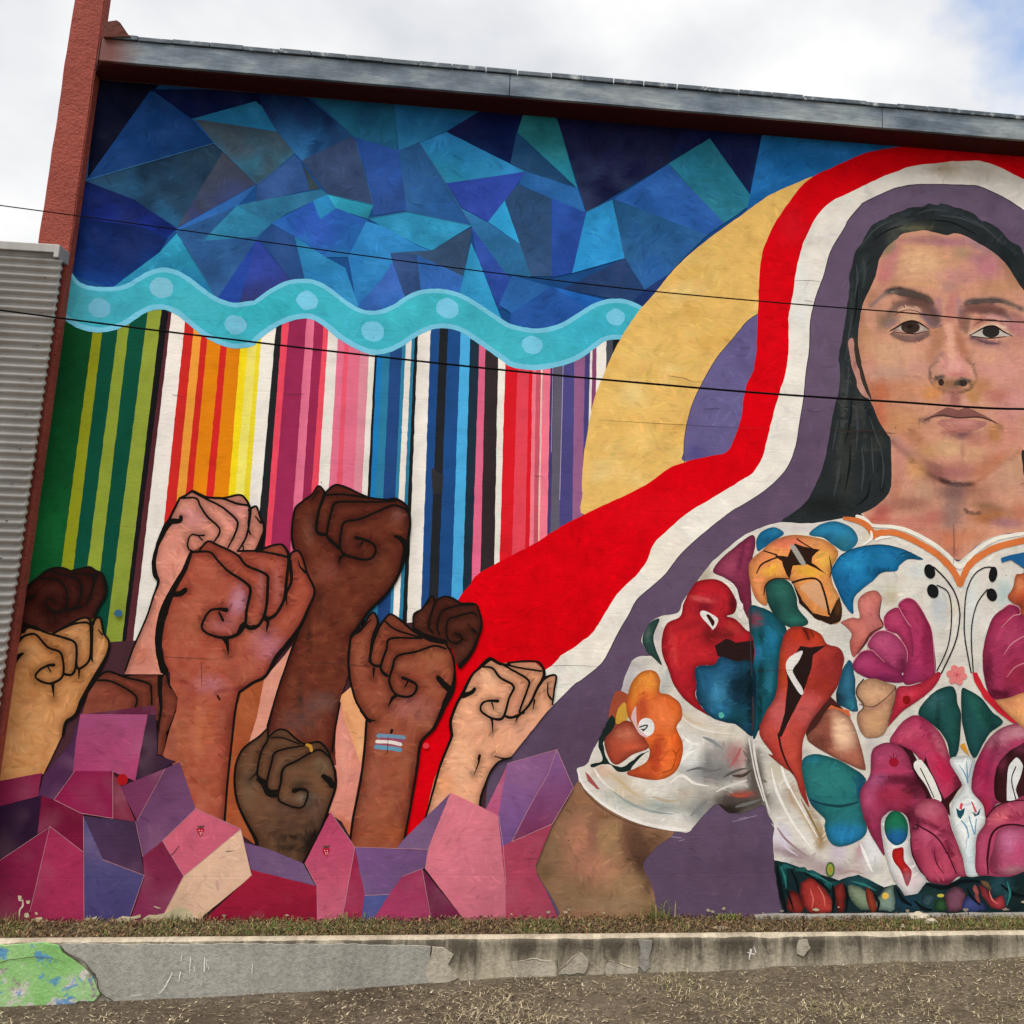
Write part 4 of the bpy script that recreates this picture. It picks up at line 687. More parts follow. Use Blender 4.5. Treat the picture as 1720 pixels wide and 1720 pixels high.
BF('O 1100 740 1160 660 1240 600 1310 640 1370 720 1395 785 1290 830 1185 897 1130 850', '#a24632', f, g=5, dabs=[D('O', 1240, 690, 70, 40, '#b86850', .7), D('O', 1300, 780, 80, 24, '#c4583a', .7), D('O', 1150, 850, 40, 30, '#b04430', .6)])
BF('O 1280 925 1330 860 1390 810 1370 860 1310 920', '#d8d0c4', f)
BF(ell(*tp('O', 1382, 645), 13.5, 15.5), '#e8e6e2', f, n='stamen')
lines('stamen_mark', [('O 1335 645 1385 632 1382 650 1358 670', 2.6), ('O 1345 660 1375 660', 2)], '#3c3224', f)
BF('O 1310 505 1316 560 1328 650 1395 712 1340 695 1290 610 1280 570', '#d8b2b0', f)
lines('petal_line', [('O 1560 800 1580 830 1575 880', 1.2), ('O 1580 830 1605 790', 1.2), ('O 1490 950 1550 930 1570 880', 1.4)], '#8a3a14', f)
paint('red_streak', 'N 410 660 440 690 510 780 490 782 430 725', '#a85450', blouse)
# red flower with its leaves
f = fl()
BF('K 190 720 120 750 75 850 100 930 150 980 207 1028 165 920 150 830', '#2f4a46', f, n='leaf', g=5, dabs=[D('K', 110, 800, 20, 50, '#5c7068', .6)])
BF('K 825 160 780 170 690 240 600 320 548 400 620 440 690 490 730 600 790 720 808 640 800 400 832 230', '#82305a', f, g=5, dabs=[D('K', 650, 360, 50, 70, '#9c426a', .7, 20), D('K', 740, 300, 14, 120, '#5c1c40', .6, 15), D('K', 760, 560, 30, 140, '#702446', .7)])
BF('K 790 650 870 640 980 700 1045 800 1000 950 985 1200 900 1390 860 1460 812 1490 800 900', '#16525e', f, n='leaf', g=5, dabs=[D('K', 940, 850, 40, 100, '#1f6e90', .8), D('K', 870, 1000, 16, 200, '#0e3038', .8), D('K', 850, 950, 30, 60, '#2a7aa0', .6), D('K', 930, 1120, 20, 80, '#2a7088', .7), D('K', 860, 1300, 16, 120, '#0d2c30', .8), D('K', 830, 720, 40, 40, '#8a2a44', .6), D('K', 980, 760, 50, 40, '#1a4c54', .6)])
BF('K 450 465 560 452 640 490 690 560 710 620 690 680 640 700 700 720 770 790 812 830 822 1000 700 1040 580 1030 450 1035 430 1080 440 1170 430 1230 470 1310 530 1370 440 1322 350 1250 280 1150 250 1060 210 960 205 850 240 750 330 700 350 620 400 520', '#a81e2e', f, g=5, dabs=[D('K', 520, 500, 110, 40, '#b41c2c', .7), D('K', 560, 600, 60, 40, '#9c2034', .7), D('K', 480, 640, 60, 40, '#6c1424', .75), D('K', 470, 585, 70, 14, '#c8505c', .7, 10), D('K', 680, 620, 24, 60, '#5c1420', .8), D('K', 540, 820, 60, 60, '#64161e', .8), D('K', 640, 820, 60, 40, '#6c1a20', .8), D('K', 700, 780, 70, 30, '#b03038', .7, 30), D('K', 340, 860, 70, 160, '#b4222e', .6), D('K', 290, 960, 20, 140, '#c43a44', .6, -8), D('K', 400, 760, 80, 24, '#8a1a26', .7, -15), D('K', 460, 980, 60, 60, '#bc2430', .6), D('K', 340, 1130, 60, 120, '#b01c30', .6, -30)])
BF('K 560 900 640 850 700 880 820 865 824 1020 700 1005 580 965', '#2a1a1e', f, sm=False, wobble=2, n='flower_centre')
BF('K 440 1040 560 1022 600 970 700 1000 826 1040 826 1490 700 1425 560 1390 470 1310 430 1230 440 1170 428 1090', '#1c4860', f, n='leaf', g=5, wobble=2, dabs=[D('K', 590, 1220, 60, 100, '#3a7fa2', .8), D('K', 510, 1130, 60, 70, '#245c80', .7), D('K', 740, 1180, 90, 120, '#0e2430', .9), D('K', 640, 1040, 60, 60, '#25587c', .7), D('K', 700, 1370, 100, 60, '#12404a', .7), D('K', 800, 1250, 20, 200, '#0b1c22', .8), D('K', 600, 1330, 60, 40, '#26688c', .7)])
BF(ell(*tp('K', 605, 1365), 4.5, 5.2), '#58b0a4', f, n='dot')
BF('K 463 680 490 663 570 705 582 740 552 790 530 770 480 715', '#e0dcd6', f, n='stamen')
BF('K 505 695 525 692 560 738 548 768 525 730', '#3c1418', f, n='stamen_mark')
lines('white_drip', [('K 665 470 700 520 718 590 735 630', [2, 5, 5, 8]), ('K 730 620 735 650', [10, 9]), ('K 735 680 732 705', [7, 10])], '#e2dcd6', f)
lines('seam_line', [('K 805 600 802 900 808 1100', 2), ('K 815 1240 820 1380 812 1480', [2, 4, 2])], '#3a3236', f)
# orange shoulder flower with blue petals
f = fl()
BF('K 840 190 880 130 960 103 1025 140 990 175 900 235 850 262', '#1e6e9a', f, g=6, dabs=[D('K', 900, 190, 40, 20, '#174c6c', .6, -30), D('K', 970, 130, 40, 20, '#2f86ac', .6)])
BF('K 1195 152 1260 90 1370 63 1480 108 1522 180 1495 235 1430 266 1360 225 1290 175', '#2a7ca0', f, g=6, dabs=[D('K', 1420, 210, 50, 40, '#2a6470', .7), D('K', 1340, 110, 80, 30, '#2a82b0', .6), D('K', 1330, 170, 40, 30, '#1f5a78', .6)])
BF('K 920 470 1000 445 1070 480 1110 570 1122 650 1190 745 1080 778 980 720 930 640 900 560', '#24524c', f, n='leaf', g=6, dabs=[D('K', 1000, 520, 50, 50, '#2c6458', .6), D('K', 960, 660, 40, 60, '#183c3a', .7), D('K', 1110, 720, 60, 30, '#2a6c5e', .6)])
BF('K 790 400 800 330 870 265 960 192 1080 155 1200 165 1300 190 1370 240 1388 290 1345 380 1352 480 1392 560 1416 650 1400 735 1340 752 1240 712 1150 625 1100 505 1060 460 950 452 900 500 912 625 850 600 810 520', '#d98c4e', f, g=5, dabs=[D('K', 1060, 210, 110, 40, '#da7458', .85), D('K', 870, 310, 60, 60, '#d88054', .7), D('K', 860, 500, 40, 90, '#dd8a58', .7), D('K', 940, 390, 60, 30, '#dca43a', .8, -20), D('K', 1240, 200, 60, 30, '#e0985c', .7), D('K', 1300, 320, 50, 50, '#d9a848', .8), D('K', 1190, 400, 90, 30, '#dba436', .85, 10), D('K', 1360, 560, 30, 90, '#d89a5c', .6), D('K', 820, 580, 30, 50, '#d4744a', .6)])
BF('K 960 290 1050 300 1070 250 1100 212 1180 240 1265 255 1215 300 1210 340 1320 420 1180 352 1085 362 1062 455 1040 420 1010 335', '#2c1c14', f, sm=False, n='flower_centre', wobble=1.4)
BF('K 1068 235 1085 222 1105 235 1168 335 1160 356 1138 350', '#a09a92', f, n='stamen')
BF('K 1080 470 1150 600 1220 680 1330 705 1375 600 1400 570 1418 650 1402 735 1335 755 1230 712 1130 612', '#38241a', f, sm=False, n='petal_tip', g=5, wobble=1.6, dabs=[D('K', 1390, 620, 20, 60, '#6a4426', .6)])
BF('K 1135 500 1250 458 1285 520 1322 660 1225 605 1170 545', '#d9a278', f)
lines('petal_line', [('K 840 415 880 350 980 305', [1.5, 3, 3]), ('K 890 262 980 290', 2.4), ('K 1080 475 1180 448 1255 458 1295 540 1330 690', [4, 3.4, 3.4, 3.6, 4]), ('K 1110 180 1160 215 1230 255', 2.2), ('K 1330 300 1345 390 1330 440', [1, 3, 1]), ('K 890 560 905 490 960 450 1060 450', [1.5, 2.6, 2, 1.4])], '#2e1e14', f)
# big blue leaf
f = fl('painted_leaf')
BF('K 1345 380 1400 300 1500 242 L 760 300 900 330 1032 392 1020 402 940 398 880 440 860 475 760 490 700 545 580 650 570 765 510 700 470 620 430 520 424 470', '#1b70a2', f, g=6, dabs=[D('L', 560, 420, 80, 60, '#2480b0', .7), D('L', 500, 600, 60, 120, '#175a88', .7), D('L', 800, 380, 100, 40, '#1d6690', .6), D('L', 720, 480, 60, 30, '#13486a', .6), D('L', 950, 380, 60, 16, '#17506c', .7)])
lines('leaf_line', [('L 430 470 480 380 600 320 760 302 900 332 1030 392', [1, 1.8, 1.2, 1.8, 1.6, 1]), ('L 860 400 900 360 960 352', [1, 2, 1]), ('L 750 490 740 460', 1), ('L 775 485 770 455', 1), ('L 800 480 810 450', 1)], '#123a50', f)
# red calla with its white spadix
f = fl()
BF('L 530 1078 570 1120 592 1350 600 1420 540 1405 455 1350 480 1200', '#2a607a', f, n='leaf', g=5, wobble=2, dabs=[D('L', 540, 1200, 30, 60, '#34708c', .6), D('L', 470, 1330, 40, 40, '#1c3038', .8), D('L', 560, 1380, 30, 30, '#2f7c8c', .6)])
BF('M 260 60 420 160 520 260 400 420 260 440 220 300', '#4a2420', f, sm=False)
BF('K 1050 790 1160 773 1270 818 1312 885 1390 910 1425 960 1425 1020 1380 1180 1280 1310 1205 1410 1150 1550 1150 1720 M 225 560 230 680 252 800 274 902 222 820 170 690 90 625 0 545 K 950 1625 860 1490 900 1350 970 1230 990 1050 1000 930', '#b23c34', f, g=5, dabs=[D('K', 1150, 830, 120, 50, '#b4341e', .85), D('K', 1260, 860, 60, 40, '#c04024', .7), D('K', 1180, 820, 20, 50, '#641a12', .7, -20), D('K', 1020, 1080, 40, 140, '#b84020', .8), D('K', 1320, 1060, 80, 110, '#8c2a28', .9), D('K', 1250, 1180, 100, 70, '#962e22', .8), D('K', 1000, 1340, 70, 110, '#c05a58', .8), D('K', 1180, 1330, 90, 100, '#be5450', .85), D('K', 920, 1480, 50, 60, '#b44a40', .6), D('K', 1080, 1580, 60, 120, '#bc4c3e', .7), D('M', 210, 640, 30, 120, '#bc4634', .6), D('K', 1390, 980, 30, 60, '#7c2220', .6)])
BF('K 1135 900 1200 910 1310 895 1222 960 1210 1050 1150 1225 1050 1420 1008 1512 985 1500 1030 1350 1050 1150 1040 1050 1100 960', '#291a17', f, sm=False, n='flower_throat')
BF('K 1148 933 1060 980 1038 1050 1080 1145 1140 1228 1152 1192 1102 1110 1085 1060 1125 1000', '#e6e2da', f, n='spadix')
lines('petal_line', [('K 988 1490 1010 1600 1050 1700 M 150 650 172 690', [4, 3.4, 3, 2, 1]), ('K 1150 780 1180 820 1190 860', [1, 2.4, 1]), ('K 1200 785 1225 840', [1, 1.8])], '#2c1a16', f)
BF('M 330 350 400 240 440 225 540 290 600 420 652 620 640 652 560 622 400 545 260 445', '#a05e4c', f, g=5, n='bud', dabs=[D('M', 500, 400, 70, 110, '#e2b896', .95, -20), D('M', 390, 400, 40, 120, '#8a4638', .7), D('M', 580, 560, 70, 40, '#b46a52', .7), D('M', 340, 460, 60, 40, '#5c3028', .7)])
BF('M 400 245 420 218 480 240 540 250 555 300 500 262 440 238', '#d86a3c', f, sm=False)
# teal leaf at the waist
f = fl('painted_leaf')
BF('M 232 580 300 546 400 560 520 610 655 712 618 830 640 960 662 1060 600 1130 480 1166 410 1130 378 1040 380 985 320 920 270 850 228 680', '#25696a', f, g=6, dabs=[D('M', 400, 720, 120, 90, '#2c7672', .7), D('M', 520, 1080, 130, 70, '#2273a0', .85), D('M', 300, 900, 60, 50, '#225c72', .7), D('M', 620, 760, 30, 80, '#1a4a6a', .8), D('M', 520, 970, 100, 40, '#24686c', .7), D('M', 280, 580, 60, 20, '#2a7a96', .6)])
lines('leaf_line', [('M 280 850 360 880 480 895 600 870', [2, 4, 5, 3])], '#174048', f)
# salmon and magenta blossom
f = fl()
BF('L 600 690 640 630 720 608 762 660 742 760 772 840 690 905 640 970 572 1055 545 960 560 900 520 850 488 820 560 790 612 790', '#cc7468', f, g=6, dabs=[D('L', 700, 800, 50, 80, '#b86a68', .7), D('L', 640, 700, 40, 50, '#d4807a', .6), D('L', 600, 1000, 50, 50, '#c05a54', .6)])
lines('petal_line', [('L 770 850 690 900 650 960 600 1030', [2, 4.5, 4, 1.5]), ('L 760 670 745 770 772 840', [1, 2, 2])], '#5c2c34', f)
BF('L 872 700 930 657 990 680 1060 790 1100 900 1120 1170 1010 1225 905 1222 930 1000 900 780', '#a03068', f, g=6, dabs=[D('L', 1060, 1000, 30, 180, '#7c1c48', .7), D('L', 980, 780, 40, 90, '#a8386a', .6), D('L', 950, 1150, 60, 60, '#8a2860', .7)])
BF('L 775 790 830 730 880 728 915 780 960 880 975 1050 930 1000 870 905 790 872', '#a8346c', f, g=6, dabs=[D('L', 850, 790, 40, 40, '#b4457c', .6)])
BF('L 668 965 720 890 790 878 870 920 927 1005 922 1100 890 1165 780 1085 690 1010', '#a8407a', f, g=6, dabs=[D('L', 760, 950, 60, 50, '#b04c84', .7), D('L', 890, 1100, 30, 60, '#6a1c48', .8)])
BF('L 568 1090 620 1022 690 1008 770 1075 890 1160 900 1224 750 1215 640 1184 580 1145', '#982e6a', f, g=6, dabs=[D('L', 640, 1090, 60, 40, '#a83c78', .7), D('L', 780, 1190, 110, 20, '#702058', .7)])
lines('petal_rim', [('L 668 1005 668 960 720 890 790 879 870 920 928 1005 930 1090', [1, 1.6, 1.6, 1.6, 1.6, 1.4, .8]), ('L 570 1090 620 1022 690 1009 730 1040 780 1090', [1, 1.5, 1.5, 1.4, .8]), ('L 775 790 780 850 800 872', 1.2), ('L 870 705 885 740 940 830 960 850', [1.4, 1.4, 1.6, .8]), ('L 872 700 930 658 990 682 1060 792 1100 900 1118 1150', [.8, 1.2, 1, 1, 1, .6])], '#cf7aa4', f)
BF('L 1135 1155 1158 1180 1100 1270 1000 1350 900 1420 788 1535 830 1430 852 1330 872 1255 960 1245 1060 1210', '#bf2c4c', f, g=6, dabs=[D('L', 930, 1290, 50, 40, '#c83a60', .7), D('L', 1050, 1260, 60, 30, '#b02c48', .6)])
BF(ell(*tp('L', 928, 1342), 7, 7.4), '#8c1418', f, n='cherry')
BF('L 592 1290 620 1222 700 1198 800 1228 858 1255 852 1330 830 1420 780 1565 700 1597 640 1582 598 1500 600 1430 640 1392 605 1340', '#be906e', f, g=5, n='bud', dabs=[D('L', 690, 1290, 80, 60, '#c89c78', .7), D('L', 700, 1480, 80, 70, '#c4946a', .6), D('L', 740, 1380, 90, 20, '#a0705c', .7, -25), D('L', 620, 1500, 20, 60, '#a87460', .6), D('L', 830, 1350, 20, 70, '#a8705c', .6)])
lines('bud_line', [('L 640 1202 598 1255 595 1310 640 1380 600 1440', [2, 2.4, 2, 2, 1]), ('L 610 1370 700 1388 790 1330 855 1262', [1, 1.6, 1.6, 1.2]), ('L 855 1250 852 1340 800 1500', [1.4, 1.6, 1])], '#4c3a34', f)
# collar piping
collar = fl('painted_collar')
lines('collar_trim', [('L 590 108 650 130 705 172 830 180 950 212 1100 292 1200 370 1285 448 1380 355 1500 275 1620 240 1760 222', [5, 6, 5, 6, 7, 7, 7, 8, 7, 6, 6, 6])], '#e9e3d6', collar)
lines('collar_piping', [('L 505 122 600 140 670 180 718 250', [5, 9, 10, 11]), ('L 715 228 820 218 920 245 1050 312 1150 380 1240 475 1288 570', [11, 10, 10, 10, 10, 11, 10]), ('L 1288 570 1340 450 1430 372 1550 312 1760 262', [9, 11, 11, 11, 11])], '#d4733c', collar)
lines('collar_trim', [('L 720 270 760 252 830 248', [4, 5, 2]), ('L 640 300 690 260 690 210', [3, 5, 3]), ('L 1290 620 1295 600', 2)], '#ece8de', collar)
# black stamens and their anthers
f = fl('painted_stamens')
lines('filament', [('L 1110 450 1180 520 1250 620 1285 750 1270 900 1230 1020 1160 1165', 2.3), ('L 1130 572 1200 612 1226 700 1226 850 1200 1000 1130 1150', 2.0), ('L 1520 455 1450 455 1380 505 1330 620 1315 800 1322 950 1362 1160', 2.1), ('L 1472 600 1410 680 1372 800 1363 950 1376 1160', 2.0)], '#191a1b', f)
for x, y, a, c_, an in ((1083, 480, 9, 12.5, -15), (1104, 612, 9.5, 12, -25), (1508, 500, 7, 13, 8), (1500, 637, 8.5, 11, -20)):
    BF(ell(*tp('L', x, y), a, c_, 16, an), '#18191a', f, n='anther')
f = fl()
for i in range(6):
    a = math.radians(i * 60 + 10); u, v = tp('L', 1265 + 38 * math.cos(a), 1175 + 38 * math.sin(a))
    BF(ell(u, v, 8, 6.4, 12, i * 60 + 10), '#e08094', f, n='petal')
lines('petal_line', [(f'L 1265 1175 {1265 + 26 * math.cos(math.radians(i * 60 + 40)):.0f} {1175 + 26 * math.sin(math.radians(i * 60 + 40)):.0f}', 1.2) for i in range(6)], '#c44c6c', f)
for pts, dd in (('L 1005 1432 1060 1340 1140 1272 1220 1250 1258 1280 1268 1360 1290 1420 1292 1500 M 1275 520 1228 588 1200 470 1150 390 1080 330', [D('L', 1100, 1340, 60, 50, '#3a6468', .6), D('L', 1140, 1460, 16, 90, '#143430', .8), D('L', 1220, 1500, 50, 120, '#1f5048', .6)]), ('L 1298 1268 1350 1280 1430 1330 1500 1420 1575 1490 1490 1560 1440 1640 M 1385 572 1340 500 1315 400 1300 330 1295 240', [D('L', 1400, 1400, 30, 120, '#235a4e', .7, -25), D('L', 1480, 1480, 30, 80, '#153833', .7, -35)])):
    g_ = fl('painted_leaf'); BF(pts, '#1e4a48', g_, g=6, dabs=dd, n='leaf')
paint('painted_dab', 'M 1285 488 1318 470 1352 562 1305 518', '#d8962c', blouse)
paint('painted_red_ribbon', 'L 1368 1155 1400 1160 1450 1262 1530 1352 1625 1442 1695 1515 1630 1492 1540 1425 1450 1335 1380 1212', '#c8263c', bld, g=6, dabs=[D('L', 1560, 1400, 80, 20, '#a41c30', .6, 40)])
# lower left magenta bloom
f = fl()
BF('M 815 465 850 390 920 312 1000 284 1090 340 1170 430 1210 540 1242 640 1298 745 1262 800 1212 865 1100 800 1060 700 1000 560 900 500', '#b23a6c', f, g=5, dabs=[D('M', 950, 400, 90, 60, '#b84676', .7), D('M', 1090, 440, 20, 140, '#8c2452', .8, -25), D('M', 1180, 640, 60, 110, '#b01e50', .8, -20), D('M', 1150, 480, 30, 90, '#b86088', .6, -25), D('M', 1270, 740, 30, 60, '#5c1c34', .7), D('M', 1020, 470, 60, 30, '#a8305c', .6)])
BF('M 870 478 960 520 1030 640 1055 560 1080 640 1130 740 1180 850 1300 745 1215 880 1220 960 1150 880 1060 900 980 760', '#37141f', f, sm=False, n='flower_throat')
BF('M 690 540 730 490 800 468 880 490 940 560 965 640 1000 720 1060 850 1000 1010 940 1060 930 970 860 928 800 935 765 990 757 1070 780 1225 720 1140 670 1050 622 900 618 790 680 690', '#9c3666', f, g=5, dabs=[D('M', 800, 540, 90, 50, '#a84276', .8), D('M', 880, 720, 140, 30, '#581a34', .9), D('M', 980, 780, 70, 60, '#481628', .9), D('M', 820, 830, 100, 70, '#94284e', .8), D('M', 680, 800, 40, 120, '#b04c84', .7, 15), D('M', 700, 1050, 40, 110, '#8a2c58', .6, -20), D('M', 920, 880, 40, 60, '#8a2444', .7), D('M', 730, 720, 60, 30, '#a0508c', .6, -30), D('M', 830, 660, 110, 14, '#b83a70', .6), D('M', 960, 960, 50, 60, '#5a1a34', .8)])
BF('M 975 612 1000 588 1030 590 1080 660 1130 760 1162 858 1108 850 1060 760 990 662', '#e6e2da', f, n='spadix')
lines('spadix_line', [('M 1020 640 1065 735 1112 838', 1.8)], '#231c1c', f)
BF('M 978 930 1000 872 1070 844 1150 860 1200 930 1232 1050 1282 1180 1335 1362 1270 1368 1200 1422 1080 1402 1000 1300 960 1180 955 1060 1000 1020', '#a83f6a', f, g=5, dabs=[D('M', 1080, 920, 80, 50, '#b05880', .8), D('M', 1060, 1090, 80, 50, '#b45080', .8), D('M', 1110, 1030, 120, 16, '#6c1c3a', .8, 25), D('M', 1220, 1200, 20, 120, '#641a36', .8, -20), D('M', 1000, 1250, 40, 110, '#8a2c50', .7), D('M', 1150, 1330, 60, 50, '#b84870', .6), D('M', 1290, 1290, 30, 80, '#bc5078', .7, -20), D('M', 1120, 1220, 20, 70, '#802850', .7, -20), D('M', 1180, 1400, 80, 20, '#581a30', .7), D('M', 985, 1020, 30, 40, '#4c1430', .8)])
lines('petal_line', [('M 990 1018 1120 1095 1200 1210 1262 1350', [3, 3, 2.6, 2]), ('M 955 1060 960 1190 1010 1310 1080 1400', [2, 3, 2.6, 2]), ('M 1110 1190 1130 1280 1180 1350', [1, 2, 1])], '#4c1428', f)
lines('small_mark', [('M 812 560 840 590', 1.4), ('M 840 540 840 590', 1.4), ('M 868 555 845 590', 1.4), ('M 825 570 845 590', 1.2)], '#7a1430', f)
BF(ell(*tp('M', 842, 600), 8, 7.5), '#9c1834', f, n='pomegranate')
BF('M 755 1000 800 942 862 928 930 968 952 1080 952 1160 980 1290 1062 1392 1000 1490 940 1505 850 1400 800 1280 770 1150', '#dcd8d6', f, g=5, dabs=[D('M', 960, 1400, 70, 80, '#c4b0b0', .7), D('M', 900, 1460, 60, 40, '#d8d4d4', .6)])
BF(ell(*tp('M', 858, 1042), 20, 29, 20, -6), '#1f6a50', f, g=4, n='seed', dabs=[D('M', 860, 1110, 80, 50, '#1f5c94', .9), D('M', 850, 960, 60, 40, '#1d6e48', .7)])
BF('M 833 1192 870 1174 907 1178 912 1262 962 1335 930 1432 888 1330 840 1262', '#c02228', f, g=5, dabs=[D('M', 930, 1380, 30, 50, '#b06470', .7)])
BF(ell(*tp('M', 415, 1320), 7.4, 12.6), '#44602c', f, n='avocado'); BF(ell(*tp('M', 415, 1320), 5, 9.4), '#90a044', f, n='avocado'); BF(ell(*tp('M', 415, 1323), 2.6, 5.2), '#a8843c', f, n='avocado')
# centre vase
f = fl('painted_vase')
BF('M 1215 592 1290 560 1385 582 1362 720 1382 800 1452 900 1457 1000 1402 1090 1390 1200 1405 1360 1330 1360 1300 1220 1242 1050 1220 950 1242 850 1302 760', '#dfe3e0', f, g=6, dabs=[D('M', 1360, 1250, 40, 110, '#d0e0e4', .7), D('M', 1300, 620, 60, 40, '#e4e8e8', .5)])
lines('vase_line', [('M 1280 620 1320 680 1335 740', [1, 2, 1.4]), ('M 1330 600 1335 680 1340 740', [1, 2.4, 1.4]), ('M 1370 590 1345 700', [1, 1.6]), ('M 1295 990 1330 1040 1345 1110', [2, 2.6, 1.4]), ('M 1345 960 1365 1030 1382 1085', 1.8), ('M 1395 980 1385 1085', 1.8), ('M 1335 1100 1325 1180', [1, .6])], '#5f93b4', f)
BF('M 1258 905 1285 925 1320 905 1310 950 1290 980 1270 965', '#20505c', f, sm=False, n='calyx'); BF('M 1365 930 1395 950 1425 905 1415 950 1385 965', '#20505c', f, sm=False, n='calyx')
BF('M 1280 910 1290 872 1306 876 1298 920', '#d4506a', f, sm=False, n='bud'); BF('M 1358 858 1372 870 1402 935 1385 940', '#d4506a', f, sm=False, n='bud')
# right magenta blooms
f = fl()
BF('M 1362 750 1380 640 1420 540 1480 440 1560 372 1660 340 1760 345 1760 860 1600 875 1530 882 1462 975 1440 890 1372 805', '#9c3466', f, g=5, dabs=[D('M', 1560, 430, 90, 50, '#b8789c', .7, -25), D('M', 1680, 400, 60, 40, '#c08aac', .6), D('M', 1440, 700, 50, 120, '#a01c54', .7), D('M', 1500, 560, 20, 140, '#7a2450', .7, 15), D('M', 1460, 900, 30, 60, '#b02048', .6), D('M', 1600, 560, 60, 60, '#8a3c64', .6), D('M', 1400, 760, 30, 60, '#a8386c', .6)])
BF('M 1530 640 1600 540 1700 480 1760 470 1760 875 1560 868 1515 800', '#38181f', f, n='flower_throat', g=6, dabs=[D('M', 1560, 580, 30, 60, '#702a4c', .8), D('M', 1690, 500, 50, 30, '#6a2c4c', .8)])
BF('M 1598 830 1608 650 1640 590 1670 570 1706 622 1690 700 1660 780 1674 852 1610 858', '#e2e2de', f, n='spadix')
lines('spadix_line', [('M 1660 630 1632 720 1660 850', 2)], '#231c1c', f)
BF('M 1460 972 1530 892 1640 858 1760 855 1760 1330 1600 1375 1408 1358 1390 1200 1402 1090 1450 1020', '#a63f6c', f, g=5, dabs=[D('M', 1560, 960, 80, 40, '#c86080', .7, -20), D('M', 1650, 960, 60, 24, '#7c2044', .7, -20), D('M', 1430, 1200, 30, 110, '#b04878', .6), D('M', 1690, 900, 50, 30, '#b05078', .6)])
BF('M 1502 1200 1540 1060 1640 1030 1760 1060 1760 1290 1620 1355 1500 1345 1480 1280', '#ac4c80', f, g=5, dabs=[D('M', 1620, 1130, 60, 70, '#b868a4', .7), D('M', 1520, 1280, 40, 80, '#7c2c4c', .7), D('M', 1660, 1330, 80, 30, '#a4787c', .6), D('M', 1680, 1200, 40, 60, '#b0447c', .6)])
lines('petal_line', [('M 1475 1355 1470 1250 1490 1110 1540 1040 1640 1018 1760 1040', [2, 4, 4, 4, 3.4, 3]), ('M 1460 975 1530 895 1640 860 1760 855', [2, 2.6, 2, 2])], '#3c1424', f)
f = fl()
BF('L 1438 1100 1450 950 1500 800 1560 740 1620 700 1690 720 1692 768 1760 780 1760 1310 1600 1335 1510 1333 1462 1250', '#962e5e', f, g=5, dabs=[D('L', 1620, 900, 80, 60, '#a43c6c', .7), D('L', 1660, 1180, 70, 90, '#8a2444', .7), D('L', 1480, 1150, 30, 110, '#641c3c', .8), D('L', 1560, 1300, 70, 30, '#50142c', .8), D('L', 1560, 800, 50, 60, '#a43060', .6)])
lines('petal_rim', [('L 1560 860 1640 780 1690 765 1680 720 1620 702 1560 742', [.8, 1.8, 2, 1.8, 1.6, 1]), ('L 1580 1040 1640 960 1760 890', [.8, 1.8, 2]), ('L 1600 1190 1660 1120 1760 1080', [.8, 1.6, 1.8])], '#d083a8', f)
BF('L 1605 650 1640 590 1660 505 1690 498 1760 500 1760 770 1695 765 1690 715 1640 692', '#c4603c', f, g=6, dabs=[D('L', 1680, 560, 30, 40, '#d88a5c', .6), D('L', 1700, 690, 40, 50, '#9c3c28', .7)])
BF('L 1528 1352 1600 1332 1760 1305 1760 1560 1700 1520 1620 1450', '#dc9864', f, g=6, dabs=[D('L', 1620, 1370, 50, 20, '#c87a58', .6)])
BF('L 1560 390 1620 372 1760 342 1760 490 1700 450 1630 402 1565 422', '#205f92', f, sm=False)
